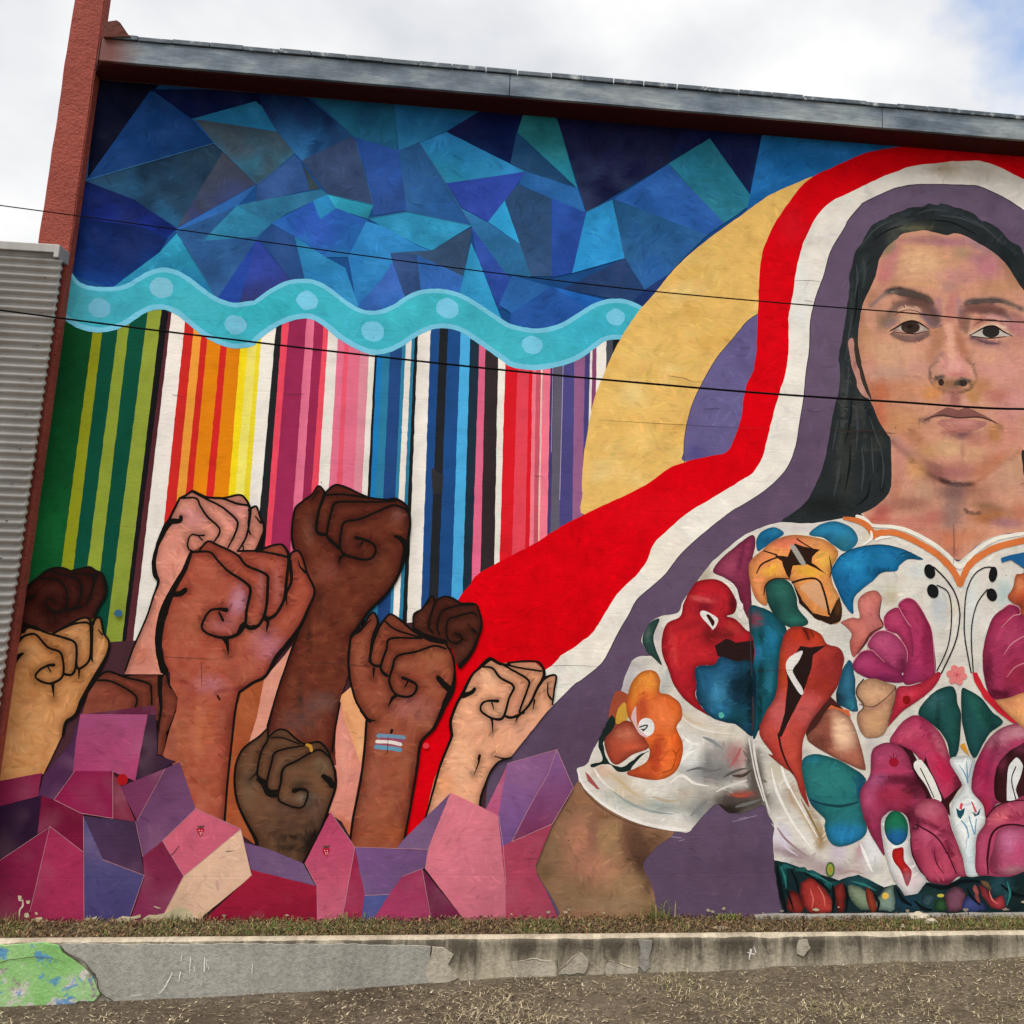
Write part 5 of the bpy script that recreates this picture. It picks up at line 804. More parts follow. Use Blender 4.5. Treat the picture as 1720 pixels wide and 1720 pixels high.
# skirt band
band = paint('painted_skirt_band', 'M 40 1258 150 1280 300 1335 400 1368 470 1392 600 1352 700 1400 780 1440 860 1420 920 1500 1000 1480 1060 1405 1200 1420 1300 1372 1450 1362 1600 1370 1760 1320 1760 1640 105 1640 70 1500 50 1380', '#16282b', bld, sm=False, g=7, wobble=2, dabs=[D('M', 620, 1400, 90, 40, '#1f4a50', .7), D('M', 950, 1540, 130, 50, '#1c3848', .8), D('M', 1100, 1520, 80, 50, '#22403c', .7), D('M', 80, 1450, 20, 120, '#0c1414', .7), D('M', 1650, 1500, 60, 80, '#182426', .7), D('M', 1560, 1420, 60, 60, '#274a52', .7)])
for pts, c in (('M 60 1282 120 1300 130 1350 110 1430 90 1380', '#20605c'), ('M 90 1290 150 1285 160 1310 100 1312', '#3a8c8c'), ('M 170 1300 250 1310 262 1335 190 1335', '#348078'), ('M 270 1320 340 1345 350 1378 290 1370', '#2f7c80'), ('M 360 1390 440 1400 500 1388 430 1440 400 1450', '#2a7070'),
               ('M 222 1420 280 1378 350 1420 400 1480 432 1600 280 1610 222 1530', '#b83e38'), ('M 140 1470 200 1480 235 1600 140 1600', '#8c302a'), ('M 440 1440 500 1420 520 1520 500 1600 460 1590', '#8c302c'),
               ('M 528 1440 580 1428 660 1480 715 1575 620 1590 560 1530', '#86967a'), ('M 650 1440 690 1460 730 1580 680 1600', '#a44430'), ('M 735 1505 825 1428 850 1560 830 1600 730 1580', '#8aa090'), ('M 1188 1490 1240 1440 1310 1460 1320 1520 1290 1590 1200 1595', '#7e4e70'), ('M 1300 1590 1320 1520 1370 1490 1450 1560 1440 1600', '#444e84'), ('M 1420 1428 1480 1480 1510 1520 1570 1488 1580 1575 1500 1580 1430 1490', '#bc444c'), ('M 1372 1440 1398 1430 1418 1535 1395 1545', '#dc7080'), ('M 1030 1500 1080 1480 1120 1510 1090 1560 1040 1560', '#3c5a62'), ('M 1430 1400 1480 1410 1490 1460 1440 1430', '#a07858'), ('M 1590 1390 1620 1390 1600 1560 1580 1500', '#3c6c74'), ('M 1120 1540 1160 1510 1190 1540 1180 1590 1120 1590', '#39603c')):
    paint('embroidered_patch', pts, lin(c) * .72, band, sm=True, jit=.2, wobble=3.4, g=4, dabs=[(0, 0, 1, 1, c, 0)], edge=(.6, 4.5, .25))
lines('thread_line', [('M 60 1290 70 1400 100 1520 120 1600', [2, 6, 5, 3]), ('M 150 1320 190 1400 200 1480', [2, 5, 2]), ('M 120 1440 140 1500 170 1590', [1, 4, 2]), ('M 430 1420 440 1500 430 1600', [2, 6, 3]), ('M 510 1420 530 1500 520 1600', [2, 6, 3]), ('M 700 1470 740 1540 730 1600', [1, 5, 2]), ('M 860 1450 900 1520 960 1560', [2, 7, 3]), ('M 1060 1420 1180 1440 1300 1400 1420 1400', [3, 7, 6, 3]), ('M 1330 1440 1360 1500 1420 1560', [1, 5, 2]), ('M 1560 1420 1640 1480 1720 1500', [2, 7, 4]), ('M 250 1350 340 1400 420 1470', [2, 4, 2]), ('M 980 1530 1040 1580 1100 1590', [2, 6, 2])], '#0d1416', band)
lines('thread_line', [('M 80 1300 110 1370 120 1450', [1, 4, 1]), ('M 260 1340 340 1370 430 1420', [1, 3, 1]), ('M 560 1400 640 1420 720 1460', [1, 4, 1]), ('M 1600 1400 1620 1480 1600 1560', [1, 4, 1])], '#2f7470', band)
lines('thread_line', [('M 280 1450 300 1520 290 1580', [1, 3, 1]), ('M 330 1430 370 1500 380 1570', [1, 3, 1]), ('M 1480 1460 1500 1520 1540 1550', [1, 3, 1])], '#d4685c', band)
paint('embroidered_patch', ell(*tp('M', 785, 1497), 6, 5.6), '#e0b44c', band, sm=True); paint('embroidered_patch', ell(*tp('M', 1155, 1494), 6, 3), '#c4b44c', band, sm=True)
PURPLE[0] = False
# ------------------------------------------------------------------ raised fists
INK = '#15120f'
def mott(pts, lo, hi, n, seed, a=.4, r=(6, 22)):
    """broken coats of lighter and darker skin colour over a fist"""
    P = np.array(S(pts)); rr = random.Random(seed); l, h = P.min(0), P.max(0)
    return [(rr.uniform(l[0], h[0]), rr.uniform(l[1], h[1]), rr.uniform(*r), rr.uniform(*r) * rr.uniform(.4, 1.3), (lo if i % 2 else hi), a * rr.uniform(.5, 1), rr.uniform(-60, 60)) for i in range(n)]
def fist(pts, color, lo, hi, ink, label, dabs=(), n=26, seed=1):
    lit = .22 if lin(color).sum() > 1.0 else .42
    f = paint('painted_fist', pts, color, bld, g=4, wobble=.6, dabs=mott(pts, lo, hi, n, seed) + list(dabs), shade=([catmull(S(k_[0]), False, 3) if len(S(k_[0])) > 2 else np.array(S(k_[0])) for k_ in ink], hi, .5, lit)); tag(f, label)
    lines('ink_outline', ink, INK, f); return f
# arms seen between the fists
paint('painted_arm', 'T 880 300 1062 190 1010 460 960 640 870 760 870 1000 1010 1240 1010 1320 780 1160 810 850 840 600', '#a4522f', bld, g=8, dabs=mott('T 880 300 1000 1240', '#8c4022', '#b4643c', 20, 3))
paint('painted_arm', 'T 1060 200 1200 40 1260 -40 1150 300 1090 500 1065 560 955 640 1010 460', '#d8917c', bld, g=9, dabs=mott('T 960 640 1240 0', '#d08874', '#e0a48c', 10, 4))
paint('painted_arm', 'R 775 -60 740 150 730 450 690 740 780 800 845 920 900 560 930 330 800 100', '#d88a78', bld, g=8, dabs=[D('R', 780, 850, 80, 80, '#b8623c', .7), D('R', 800, 350, 30, 160, '#dc9684', .6)])
paint('painted_arm', 'R 765 -40 860 -120 900 60 950 130 925 330 905 410 860 280 800 120', '#e8a472', bld, g=8, dabs=[D('R', 830, 150, 14, 120, '#d88c60', .6, -20), D('R', 900, 260, 20, 70, '#eab080', .6)])
fist('P 165 770 240 700 340 630 420 618 500 638 600 613 655 632 690 655 716 790 680 870 640 950 560 1000 400 1080 130 1110 140 1000 155 880', '#3c1813', '#260e0b', '#542720', [
    ('P 150 800 175 765 250 695 340 628 420 618 480 638', [5, 6, 4, 3.4, 3.4, 3]), ('P 480 640 570 618 610 613 655 640', 3), ('P 655 640 690 655 716 720 714 800 670 880 640 945', [3, 3.4, 4, 4, 3.4, 3]), ('P 335 640 430 662 520 690 552 740 540 840 510 885', 2.8), ('P 480 655 600 660 640 682 622 780 585 860', 2.8), ('P 640 690 620 790 590 850', 2.8), ('P 655 640 640 700', 6), ('P 240 690 340 690 400 700 450 760 460 840 430 905 370 912 322 870 320 840 345 828 378 852', [2, 2.6, 2.8, 2.8, 2.8, 3, 3, 2.6, 2.6, 2.6, 2]), ('P 150 860 190 830 240 800', [8, 6, 3]), ('P 450 905 500 890 560 880', [3, 5, 2]), ('P 372 915 375 980', [3, 1]), ('P 140 1080 150 1020 160 900', [9, 6, 3])],
    'very dark brown painted fist at the left end of the wall', [D('P', 400, 740, 60, 40, '#4c2018', .6)], seed=2)
fist('P 128 1120 165 1040 230 1008 300 1042 380 1055 440 1010 560 958 610 960 630 1000 645 960 680 957 702 1050 738 1110 732 1180 700 1250 650 1340 590 1420 550 1520 510 1600 440 1660 425 1740 V 300 40 100 70 -20 95 P 20 1720 60 1480 100 1250', '#c78650', '#9c5828', '#dca670', [
    ('P 95 1160 130 1115 170 1075 235 1060 275 1090 330 1150 410 1182 432 1250 432 1330 400 1372 330 1392 250 1355 265 1310 320 1275 372 1268', [6, 5, 3.4, 3, 3, 3, 3.2, 3.2, 3.4, 3.6, 3.4, 3, 3, 3.4, 5]), ('P 330 1282 348 1312', 2), ('P 362 1395 370 1485', [5, .8]), ('P 165 1050 190 1022 240 1008 300 1045 420 1080 500 1110 522 1160 515 1280 490 1332 440 1330', [4, 3.4, 3, 3.2, 3.2, 3.4, 3.4, 3.4, 3.6, 4]), ('P 360 1060 440 1018 520 988 602 988 617 1050 615 1200 588 1262 530 1292 520 1225', [3, 3.4, 3, 3, 3.2, 3.2, 3.4, 4, 2.6]), ('P 430 1020 540 960 595 953 618 985', 3.2), ('P 622 980 625 1060 622 1200 630 1250', [5, 4, 4, 1]), ('P 630 1000 650 955 682 957 702 1050 738 1110 732 1180 700 1250 650 1340 560 1500 515 1600 450 1650 428 1740', [4, 3, 3, 2.6, 3, 3.4, 4, 6, 6, 4, 3.6, 3]), ('P 695 1065 665 1030', [2.6, 1]), ('P 540 1290 538 1360', [4, 1]), ('P 100 1260 125 1215 165 1190', [7, 7, 3]), ('P 130 1110 140 1000 300 1040', [6, 8, 3])],
    'tan painted fist in front of the dark one at the left end', [D('P', 500, 1180, 40, 90, '#c88c60', .5), D('P', 200, 1400, 90, 120, '#bb7c44', .5), D('P', 300, 1600, 160, 60, '#cb8e58', .5), D('P', 650, 1250, 40, 60, '#d89c70', .5)], seed=5)
fist('P 560 1600 600 1460 660 1370 690 1330 740 1313 850 1350 920 1322 980 1268 1030 1278 1070 1330 1095 1340 1120 1325 1150 1400 1207 1490 1180 1600 1130 1740 T 390 715 345 705 360 500 P 1060 1640 1000 1600 800 1600', '#7c3c2d', '#5c281c', '#95513f', [
    ('P 640 1375 690 1330 740 1313 850 1350 1000 1390 1022 1440 1025 1535', [4, 3.2, 3, 3, 3, 3, 2.6]), ('P 660 1370 760 1380 890 1450 927 1500 915 1552', [3, 3, 3.2, 3, 2.4]), ('P 890 1335 980 1268 1030 1278 1072 1332', 2.8), ('P 830 1340 950 1328 1070 1328', 3), ('P 1085 1300 1080 1450 1088 1560 1065 1700', [8, 6, 4, 3]), ('P 1095 1345 1120 1325 1150 1400 1207 1490 1180 1610 1130 1730 T 415 560 385 715', [3, 3, 3, 3.4, 3.4, 3.4, 3, 2.6]), ('P 1122 1370 1155 1425', [1, 2.4])],
    'reddish brown painted fist half hidden by the purple crystals', seed=7, n=16)
fist('P 845 1330 870 1230 900 1160 990 950 1040 800 1067 700 1040 600 1060 480 1090 390 1150 280 1212 148 1300 103 1400 140 1490 150 1610 128 1662 165 1685 215 Q 85 262 125 244 150 310 177 390 160 470 130 545 60 570 P 1500 580 1290 520 1240 640 1120 900 1080 1100 1100 1330', '#d98c78', '#c4705e', '#e39e8a', [
    ('P 1212 150 1150 280 1100 385 1063 470 1040 580 1048 660 1070 712 1040 800 990 950 900 1160 848 1310', [3, 4, 8, 5, 6, 7, 4, 3, 2.6, 2.6, 2.2]), ('P 1212 150 1260 128 1300 103 1350 125 1400 145 1500 152 1600 187 1675 197', 3.2), ('P 1400 145 1500 150 1612 128 1662 165 1686 215', [2.6, 3, 3, 3, 3.6]), ('P 1212 150 1320 150 1352 205 1400 275 1475 345 1476 392 1445 440', [3, 2.6, 3, 3, 2.8, 2.6, 2]), ('P 1300 108 1400 160 1490 205 1590 290 1600 340 1570 420 1535 482', [2.4, 3, 3, 3.2, 3, 2.6, 2]), ('P 1675 200 1688 245 1662 400 1610 492', [4, 3.4, 3, 2]), ('P 1640 470 1640 500', 2), ('P 1378 398 1340 400 1290 396 1266 450 1275 490 1312 507 1352 490 1385 460 1425 440', [2.6, 2.6, 2.4, 2.4, 2.6, 3, 3, 2.6, 2]), ('P 1338 402 1366 432', [1.6, 2.4]), ('Q 85 270 77 330 70 410 40 490 0 545', [4, 3, 3, 2.6, 2]), ('Q 75 270 125 244 150 310 178 390 160 470 130 550', [4, 3, 2.6, 3, 5, 8]), ('Q 120 310 158 358', [1.4, 3.4]), ('Q 75 400 88 435', 2.4), ('P 1222 270 1212 302 1150 310 1105 370', [5, 6, 9, 8])],
    'pale pink painted fist behind the big red brown one', [D('P', 1300, 280, 70, 60, '#d080a0' if 0 else '#cf8a90', .5), D('P', 960, 1200, 60, 60, '#c06a50', .6), D('P', 1600, 250, 60, 60, '#d88c88', .5)], seed=9)
fist('Q 390 250 450 190 500 160 545 108 588 150 650 103 720 112 830 160 880 180 1000 195 1060 192 1130 240 1157 340 1147 470 1120 590 1090 680 1030 790 960 870 900 940 860 980 810 1060 760 1130 750 1200 745 1370 700 1500 660 1680 R 745 100 735 300 740 420 500 340 300 260 270 180 320 20 Q 200 1720 280 1450 340 1250 400 1080 430 1020 500 870 515 810 470 700 440 600 400 540 370 480 362 350', '#602a1e', '#3e1a14', '#84462f', [
    ('Q 590 155 545 108 500 165 440 210 390 255 370 350 365 450 385 540 440 590', [3, 2.6, 3, 3, 3, 3, 3.4, 4, 3]), ('Q 580 165 650 103 720 114 830 165 880 187', [3, 3, 3, 3, 3]), ('Q 590 155 560 230 540 300 530 400 560 432 595 432', [5, 4, 4, 4, 5, 5]), ('Q 500 200 545 140', [1.4, 2.4]), ('Q 585 170 700 165 880 187 1000 200 1060 194 1130 240 1157 340 1142 480 1112 600 1085 690 1030 790 960 870 880 950 810 1050 760 1120', [2.6, 3, 3, 3, 3.4, 3.4, 3.4, 4.4, 6, 4, 4, 4, 3.6, 4, 5]), ('Q 1065 207 960 215 760 213 660 220 630 280 600 420 612 460 690 530', [2.6, 2.6, 3, 3.4, 3.4, 3.4, 4, 6]), ('Q 1150 300 1120 260 1040 238 940 280 820 330 720 350 695 420 690 530 740 575 850 602 910 582 927 530 900 490 840 465 790 455', [2, 3, 3, 3, 3, 3.2, 3.2, 3.4, 3.6, 3.4, 3.2, 3.2, 3.4, 4, 5]), ('Q 840 482 815 512', [2.6, 1]), ('Q 720 565 690 590 680 630', [4, 4, 1]), ('Q 1055 445 1100 465 1130 520 1110 600', [4, 7, 9, 5]), ('Q 515 830 430 1030 335 1290 270 1480 200 1720', [3, 2.6, 2.6, 2.6, 2.6]), ('R 325 0 285 170', 2.6), ('R 768 0 740 150 715 330', [2.6, 2.6, 3])],
    'big dark brown painted fist raised highest of all', [D('Q', 800, 420, 80, 60, '#6c3424', .6), D('Q', 1070, 310, 40, 40, '#7c5048', .6), D('Q', 480, 420, 30, 80, '#7a4a3c', .6), D('Q', 600, 680, 70, 60, '#8a4a40', .5), D('Q', 480, 1150, 16, 100, '#2c1814', .8), D('Q', 560, 900, 20, 80, '#38201a', .7), D('Q', 560, 1560, 90, 60, '#6c5450', .6), D('Q', 420, 1500, 16, 110, '#2c2422', .7), D('Q', 700, 1300, 40, 160, '#4a1c18', .6), D('Q', 950, 650, 80, 80, '#5a2e20', .5), D('R', 500, 120, 110, 80, '#5c4340', .6)], n=34, seed=12)
fist('P 1290 510 1370 462 1410 440 1480 470 1600 532 Q 40 545 140 545 230 508 300 503 340 560 400 543 437 590 470 700 517 810 480 920 420 1050 330 1170 260 1250 190 1380 100 1430 30 1480 T 905 290 870 400 850 600 820 850 790 1170 580 1070 440 760 380 715 430 530 470 420 482 330 430 240 P 1150 1330 1120 1270 1075 1150 1090 1000 1120 880 1180 740 1240 620', '#a24a38', '#843626', '#c07058', [
    ('P 1292 508 1240 640 1170 760 1110 900 1082 1010 1072 1130 1090 1250 1112 1310', [5, 7, 8, 12, 11, 10, 10, 12]), ('P 1255 762 1215 790 1160 790', [7, 8, 9]), ('P 1285 512 1350 508 1420 514 1470 570 1540 640 1660 720 1687 770 1662 900 1650 1000 1600 1062 1520 1087 1420 1066 1362 1020 1383 950 1420 903 1470 893 1530 900', [4, 3, 3, 3.2, 3.4, 3.8, 4.2, 4, 4.4, 5, 5, 3.4, 3.2, 3.4, 3.4, 3.4, 7]), ('P 1475 912 1505 970', [2.4, 4]), ('P 1520 1090 1532 1130 1541 1200', [9, 5, .8]), ('P 1345 500 1400 440 1470 465 1600 530 Q 60 640 190 700 203 760 192 930 150 1032 90 1062 40 1030', [3, 3, 3, 3.2, 3.4, 4, 4, 4, 4.4, 6, 6]), ('Q 0 545 140 545 320 580 343 610 330 740 312 870 260 965 205 1000 190 980', [3, 3, 3.4, 4, 4.4, 4.4, 4.2, 6, 3]), ('Q 130 550 230 508 300 503 340 560 345 620', [2.8, 3, 3, 4, 5]), ('Q 345 620 360 560 405 543 437 590 470 700 517 810 480 920 420 1050 330 1170 260 1250 190 1380 100 1430 30 1480 T 890 300 865 420 845 600 815 880 793 1165', [4, 3, 3, 3, 3, 3.2, 4, 5, 5, 4.4, 4.4, 4, 3.6, 3.4, 3.2, 3, 3, 3]), ('Q 408 605 420 650 462 692', [.8, 2.4, 4]), ('Q 352 610 362 740 330 830 332 905', [5, 4, 3, 1.4]), ('Q 190 1000 205 1020 195 1085', [7, 5, 1]), ('Q 30 1040 0 1090', [5, 2]), ('P 1650 1000 1680 1015 1720 1010', [5, 5, 5])],
    'big red brown painted fist with knuckles turned to the left', [D('P', 1420, 620, 110, 60, '#a85844', .5), D('P', 1590, 840, 40, 90, '#b47888', .7, 15), D('P', 1500, 1000, 80, 40, '#aa6464', .6), D('P', 1250, 1000, 110, 90, '#a05238', .5), D('Q', 160, 780, 20, 120, '#b06a68', .6), D('Q', 270, 780, 30, 120, '#b0625a', .6), D('Q', 200, 1180, 80, 90, '#b87080', .7, -40), D('Q', 20, 880, 30, 70, '#bc8496', .6), D('T', 700, 240, 90, 50, '#b86c74', .8), D('T', 620, 560, 30, 160, '#c07048', .7), D('T', 680, 500, 40, 140, '#b8603c', .6), D('T', 800, 500, 40, 200, '#8a3c2c', .7), D('T', 520, 640, 50, 200, '#9c5432', .6), D('T', 700, 900, 110, 110, '#9c4a2c', .5), D('T', 440, 650, 30, 110, '#8a4c34', .6)] + soft('T 730 300 800 275 920 262', 3, '#6c2430', .35), n=30, seed=15)
lines('wrist_mark', [('T 745 312 762 340', [4, 5])], '#4a1c16', bld)
fist('Q 1182 970 1240 930 1300 845 1332 862 1400 848 1480 885 1580 898 1622 950 1637 1040 1615 1120 1570 1210 1505 1310 1470 1300 1440 1200 1300 1140 1190 1085', '#52281e', '#3a1812', '#6c3a2c', [
    ('Q 1325 885 1300 845 1240 930 1183 970 1180 1055', [2.6, 2.4, 2.6, 2.6, 2.4]), ('Q 1320 885 1380 850 1440 860 1500 893 1590 898 1622 950 1637 1040 1612 1130 1570 1225 1490 1320', [3, 2.6, 2.6, 2.8, 3, 3, 3.2, 3.4, 5, 7]), ('Q 1325 890 1290 1000 1285 1060 1312 1092', 2.8), ('Q 1590 903 1480 910 1372 950 1340 1050 1352 1105', 2.8), ('Q 1610 985 1570 958 1480 980 1412 1010 1402 1110 1430 1152 1470 1162 1502 1140 1500 1112 1460 1098', [2, 2.8, 2.6, 2.6, 2.6, 2.6, 2.6, 2.8, 3, 3.4]), ('Q 1180 1060 1260 1110 1400 1155', [3, 5, 6]), ('Q 1570 1065 1600 1090', [3, 4]), ('Q 1200 965 1290 880', [1, 2])],
    'small dark brown painted fist against the red band', seed=18, n=16)
fist('Q 760 1130 820 1070 880 982 915 957 942 1010 940 1060 1000 985 1030 968 1080 1000 1180 1080 1220 1120 1380 1150 1412 1185 1447 1240 1457 1340 1440 1450 1400 1540 1370 1620 R 1390 190 1310 270 1270 450 1240 650 1195 930 1150 985 850 985 835 920 870 650 930 330 950 120 Q 870 1680 800 1560 770 1480 755 1330 745 1230', '#8e4632', '#743220', '#ac684c', [
    ('Q 942 1040 940 1000 915 957 880 985 830 1070 765 1120 750 1200 745 1330 770 1470 800 1560 850 1640 890 1690', [4, 3, 2.6, 3, 3.4, 3.6, 3.6, 3.4, 3, 3, 3, 4]), ('Q 870 1675 925 1682', [4, 1.4]), ('R 945 120 930 330 900 560 860 750 836 920', [3.4, 3.4, 3, 3.4, 3.4]), ('Q 940 1040 905 1130 882 1290', [4, 3.4, 2]), ('Q 895 1005 830 1070', [1.4, 2.6]), ('Q 945 1060 1000 985 1030 968 1090 1003 1180 1080 1300 1142 1400 1160', [4, 2.8, 2.8, 3, 3.4, 5, 4]), ('Q 985 1010 1060 1070 1220 1122', [2.4, 2.8, 2.6]), ('Q 950 1050 910 1160 892 1275 920 1312 965 1312', [4, 3.4, 3.2, 4, 4]), ('Q 1240 1130 1030 1130 1000 1200 963 1310 970 1352 1005 1382', [2.6, 3, 3.2, 3.4, 4, 5]), ('Q 1400 1200 1320 1180 1200 1218 1070 1250 1040 1330 1018 1420 1058 1500 1130 1522 1182 1502 1203 1450 1170 1420 1105 1393', [3, 3, 3, 3, 3.2, 3.2, 3.4, 3.4, 3.4, 3.4, 3.6, 5]), ('Q 1142 1417 1122 1458', [3, 1.4]), ('Q 1075 1508 1040 1530 1012 1585', [4, 5, 1]), ('Q 1395 1165 1440 1240 1457 1340 1450 1440 1425 1500 1395 1560 1370 1620 R 1395 175 1310 270 1285 440 1250 650 1198 920', [3, 3, 3.4, 6, 9, 8, 6, 4.6, 4, 3.4, 3.2, 3]), ('Q 1342 1388 1372 1425 1425 1475', [6, 8, 11]), ('Q 915 1330 912 1392', [4, 1])],
    'medium brown painted fist with a striped flag on the wrist', [D('Q', 1180, 1600, 110, 70, '#a0605c', .6), D('Q', 1300, 1240, 90, 30, '#a0603c', .6), D('Q', 830, 1230, 40, 90, '#98553e', .5), D('R', 1000, 550, 50, 200, '#96503e', .6), D('R', 1100, 880, 160, 60, '#a04e2c', .7), D('R', 1250, 560, 20, 160, '#6a2e22', .6), D('R', 1050, 720, 60, 60, '#a85c3e', .5)], n=28, seed=21)
for pts, c, w in (('R 1020 222 1100 225 1198 235', '#6a8ca4', 7), ('R 1040 245 1120 250 1190 258', '#94485c', 6), ('R 1012 262 1100 264 1178 282', '#e0d4cc', 6), ('R 1010 282 1100 290 1170 300', '#9a5062', 5), ('R 1005 298 1100 306 1174 318', '#6090a8', 7)):
    lines('flag_stripe', [(pts, w)], c, bld)
lines('wrist_mark', [('R 1118 182 1110 205', [5, 4]), ('R 1090 230 1086 320 1075 345', [1, 1, .7])], '#1c1614', bld)
paint('painted_dot', ell(*tp('R', 1345, 290), 5.2, 5), '#e03a48', bld, sm=True)
fist('R 1335 780 1400 510 1500 250 O 75 682 70 600 100 510 140 430 190 330 250 260 290 220 340 187 400 215 480 212 640 212 692 258 692 320 740 298 777 308 762 400 752 500 700 560 620 660 540 760 470 845 400 865 350 930 310 1000 280 1100 262 1190 70 1110 -80 1230', '#e9a681', '#d88a66', '#f0b690', [
    ('R 1340 775 1390 600 1440 420 1512 240 O 75 680 70 600 110 490 150 420 210 300 262 250 340 187', [2.6, 3, 3.4, 4, 4.4, 4.4, 4, 5, 3.6, 3.4, 4]), ('O 262 245 330 187 400 220 470 228', [3, 5, 4, 2.6]), ('O 400 215 480 260 590 330 582 400 532 540 560 548', [3, 3, 3.2, 3, 3.2, 4]), ('O 280 240 350 250 400 312 492 370 462 450 430 562 400 592 340 582 278 542 273 500 310 470 388 470', [3, 3, 3.2, 3.4, 3, 3.4, 4, 3.2, 3, 3, 3, 5]), ('O 345 480 360 525', [2.6, 1.2]), ('O 342 585 350 620 352 685', [4, 2.6, .8]), ('O 425 565 470 580 535 562', [3.4, 4, 4]), ('O 450 215 560 203 655 208 692 255 692 315 650 385 600 490 545 550', [2.6, 3, 3, 4, 5, 3.6, 3.4, 3]), ('O 450 230 560 252 680 270', 2.6), ('O 690 325 740 298 777 305 765 390 752 495', [4, 3, 3, 2.8, 2.4]), ('O 722 345 722 420 750 462', [1.4, 2.4, 3]), ('O 632 460 622 525', [2.6, 1.2]), ('O 525 560 505 612', [4, 1]), ('O 232 385 210 412 145 435', [5, 6, 8]), ('O 362 838 430 857 480 845', [1.2, 2.8, 2]), ('O 450 855 390 880 340 940 300 1030 272 1110 265 1185', [1.4, 2.8, 2.8, 2.4, 2.6, 2.8]), ('O 265 832 255 890 225 965', [4, 2, .8]), ('O 262 845 258 865', 4)],
    'pale peach painted fist before the red and white bands', [D('O', 400, 620, 110, 40, '#d89880', .6), D('O', 560, 680, 60, 90, '#dc9c84', .5), D('O', 150, 900, 60, 160, '#efb88e', .5), D('O', 40, 1050, 60, 60, '#e09468', .6), D('O', 340, 320, 60, 60, '#efba96', .5), D('O', 500, 480, 30, 70, '#d88c70', .6), D('R', 1450, 560, 60, 60, '#e49a6c', .6)], n=22, seed=24)
ol = fist('R 68 430 108 310 180 260 240 220 282 178 300 210 350 183 410 188 480 243 530 275 620 263 662 290 705 350 732 440 737 560 702 680 640 850 560 1020 522 1078 330 1005 205 955 150 830 90 690 63 560', '#6c4833', '#482c1e', '#7e5a40', [
    ('R 285 230 282 178 230 225 160 275 105 330 68 430 63 560 85 680 140 800 200 910 212 955', [3, 2.6, 3, 3, 3, 3, 3.4, 3.4, 4, 5, 6]), ('R 282 195 285 245 240 330 213 460 225 502 275 535', [2.4, 3, 3, 3.2, 4, 6]), ('R 290 230 350 183 410 188 470 240 530 277 620 263 662 290 700 350', [2.6, 2.6, 2.6, 3, 3, 3, 3, 3]), ('R 300 235 380 235 500 280', [1.6, 2, 2]), ('R 530 288 400 310 330 340 310 400 278 540 300 592 352 592', [2.4, 2.6, 3, 3, 3.2, 4, 5]), ('R 710 380 640 320 580 332 480 390 390 440 370 540 353 625 380 672 500 707 542 660 550 600 510 580 455 592', [2, 3, 3, 3, 3.4, 3.4, 3, 3, 2.6, 2.6, 2.6, 4, 7]), ('R 690 330 722 420 737 480 737 570 702 680 640 850 560 1010 525 1078', [3, 3, 4, 4, 3.4, 3.4, 4, 5]), ('R 652 490 690 518 722 562', [6, 9, 9]), ('R 212 510 250 545 290 610 345 622', [4, 6, 8, 6]), ('R 160 520 210 470', [1, 2.4])],
    'olive brown painted fist with a gold ring on one finger', [D('R', 420, 420, 70, 60, '#705440', .5), D('R', 400, 700, 130, 40, '#6c4c40', .6), D('R', 450, 930, 180, 110, '#2a1f19', .95), D('R', 540, 640, 60, 30, '#8a7c6c', .5), D('R', 160, 560, 40, 110, '#6e5a46', .5), D('R', 640, 420, 50, 50, '#705e48', .6), D('R', 600, 720, 60, 90, '#54403a', .5), D('R', 500, 550, 60, 40, '#3a3224', .6), D('R', 540, 880, 80, 80, '#1c1613', .8), D('R', 400, 800, 150, 60, '#4c332a', .7)], n=22, seed=27)
lines('ring', [('R 543 283 570 295 578 325', [4.5, 6, 5])], '#c08a2c', ol)
PURPLE[0] = True
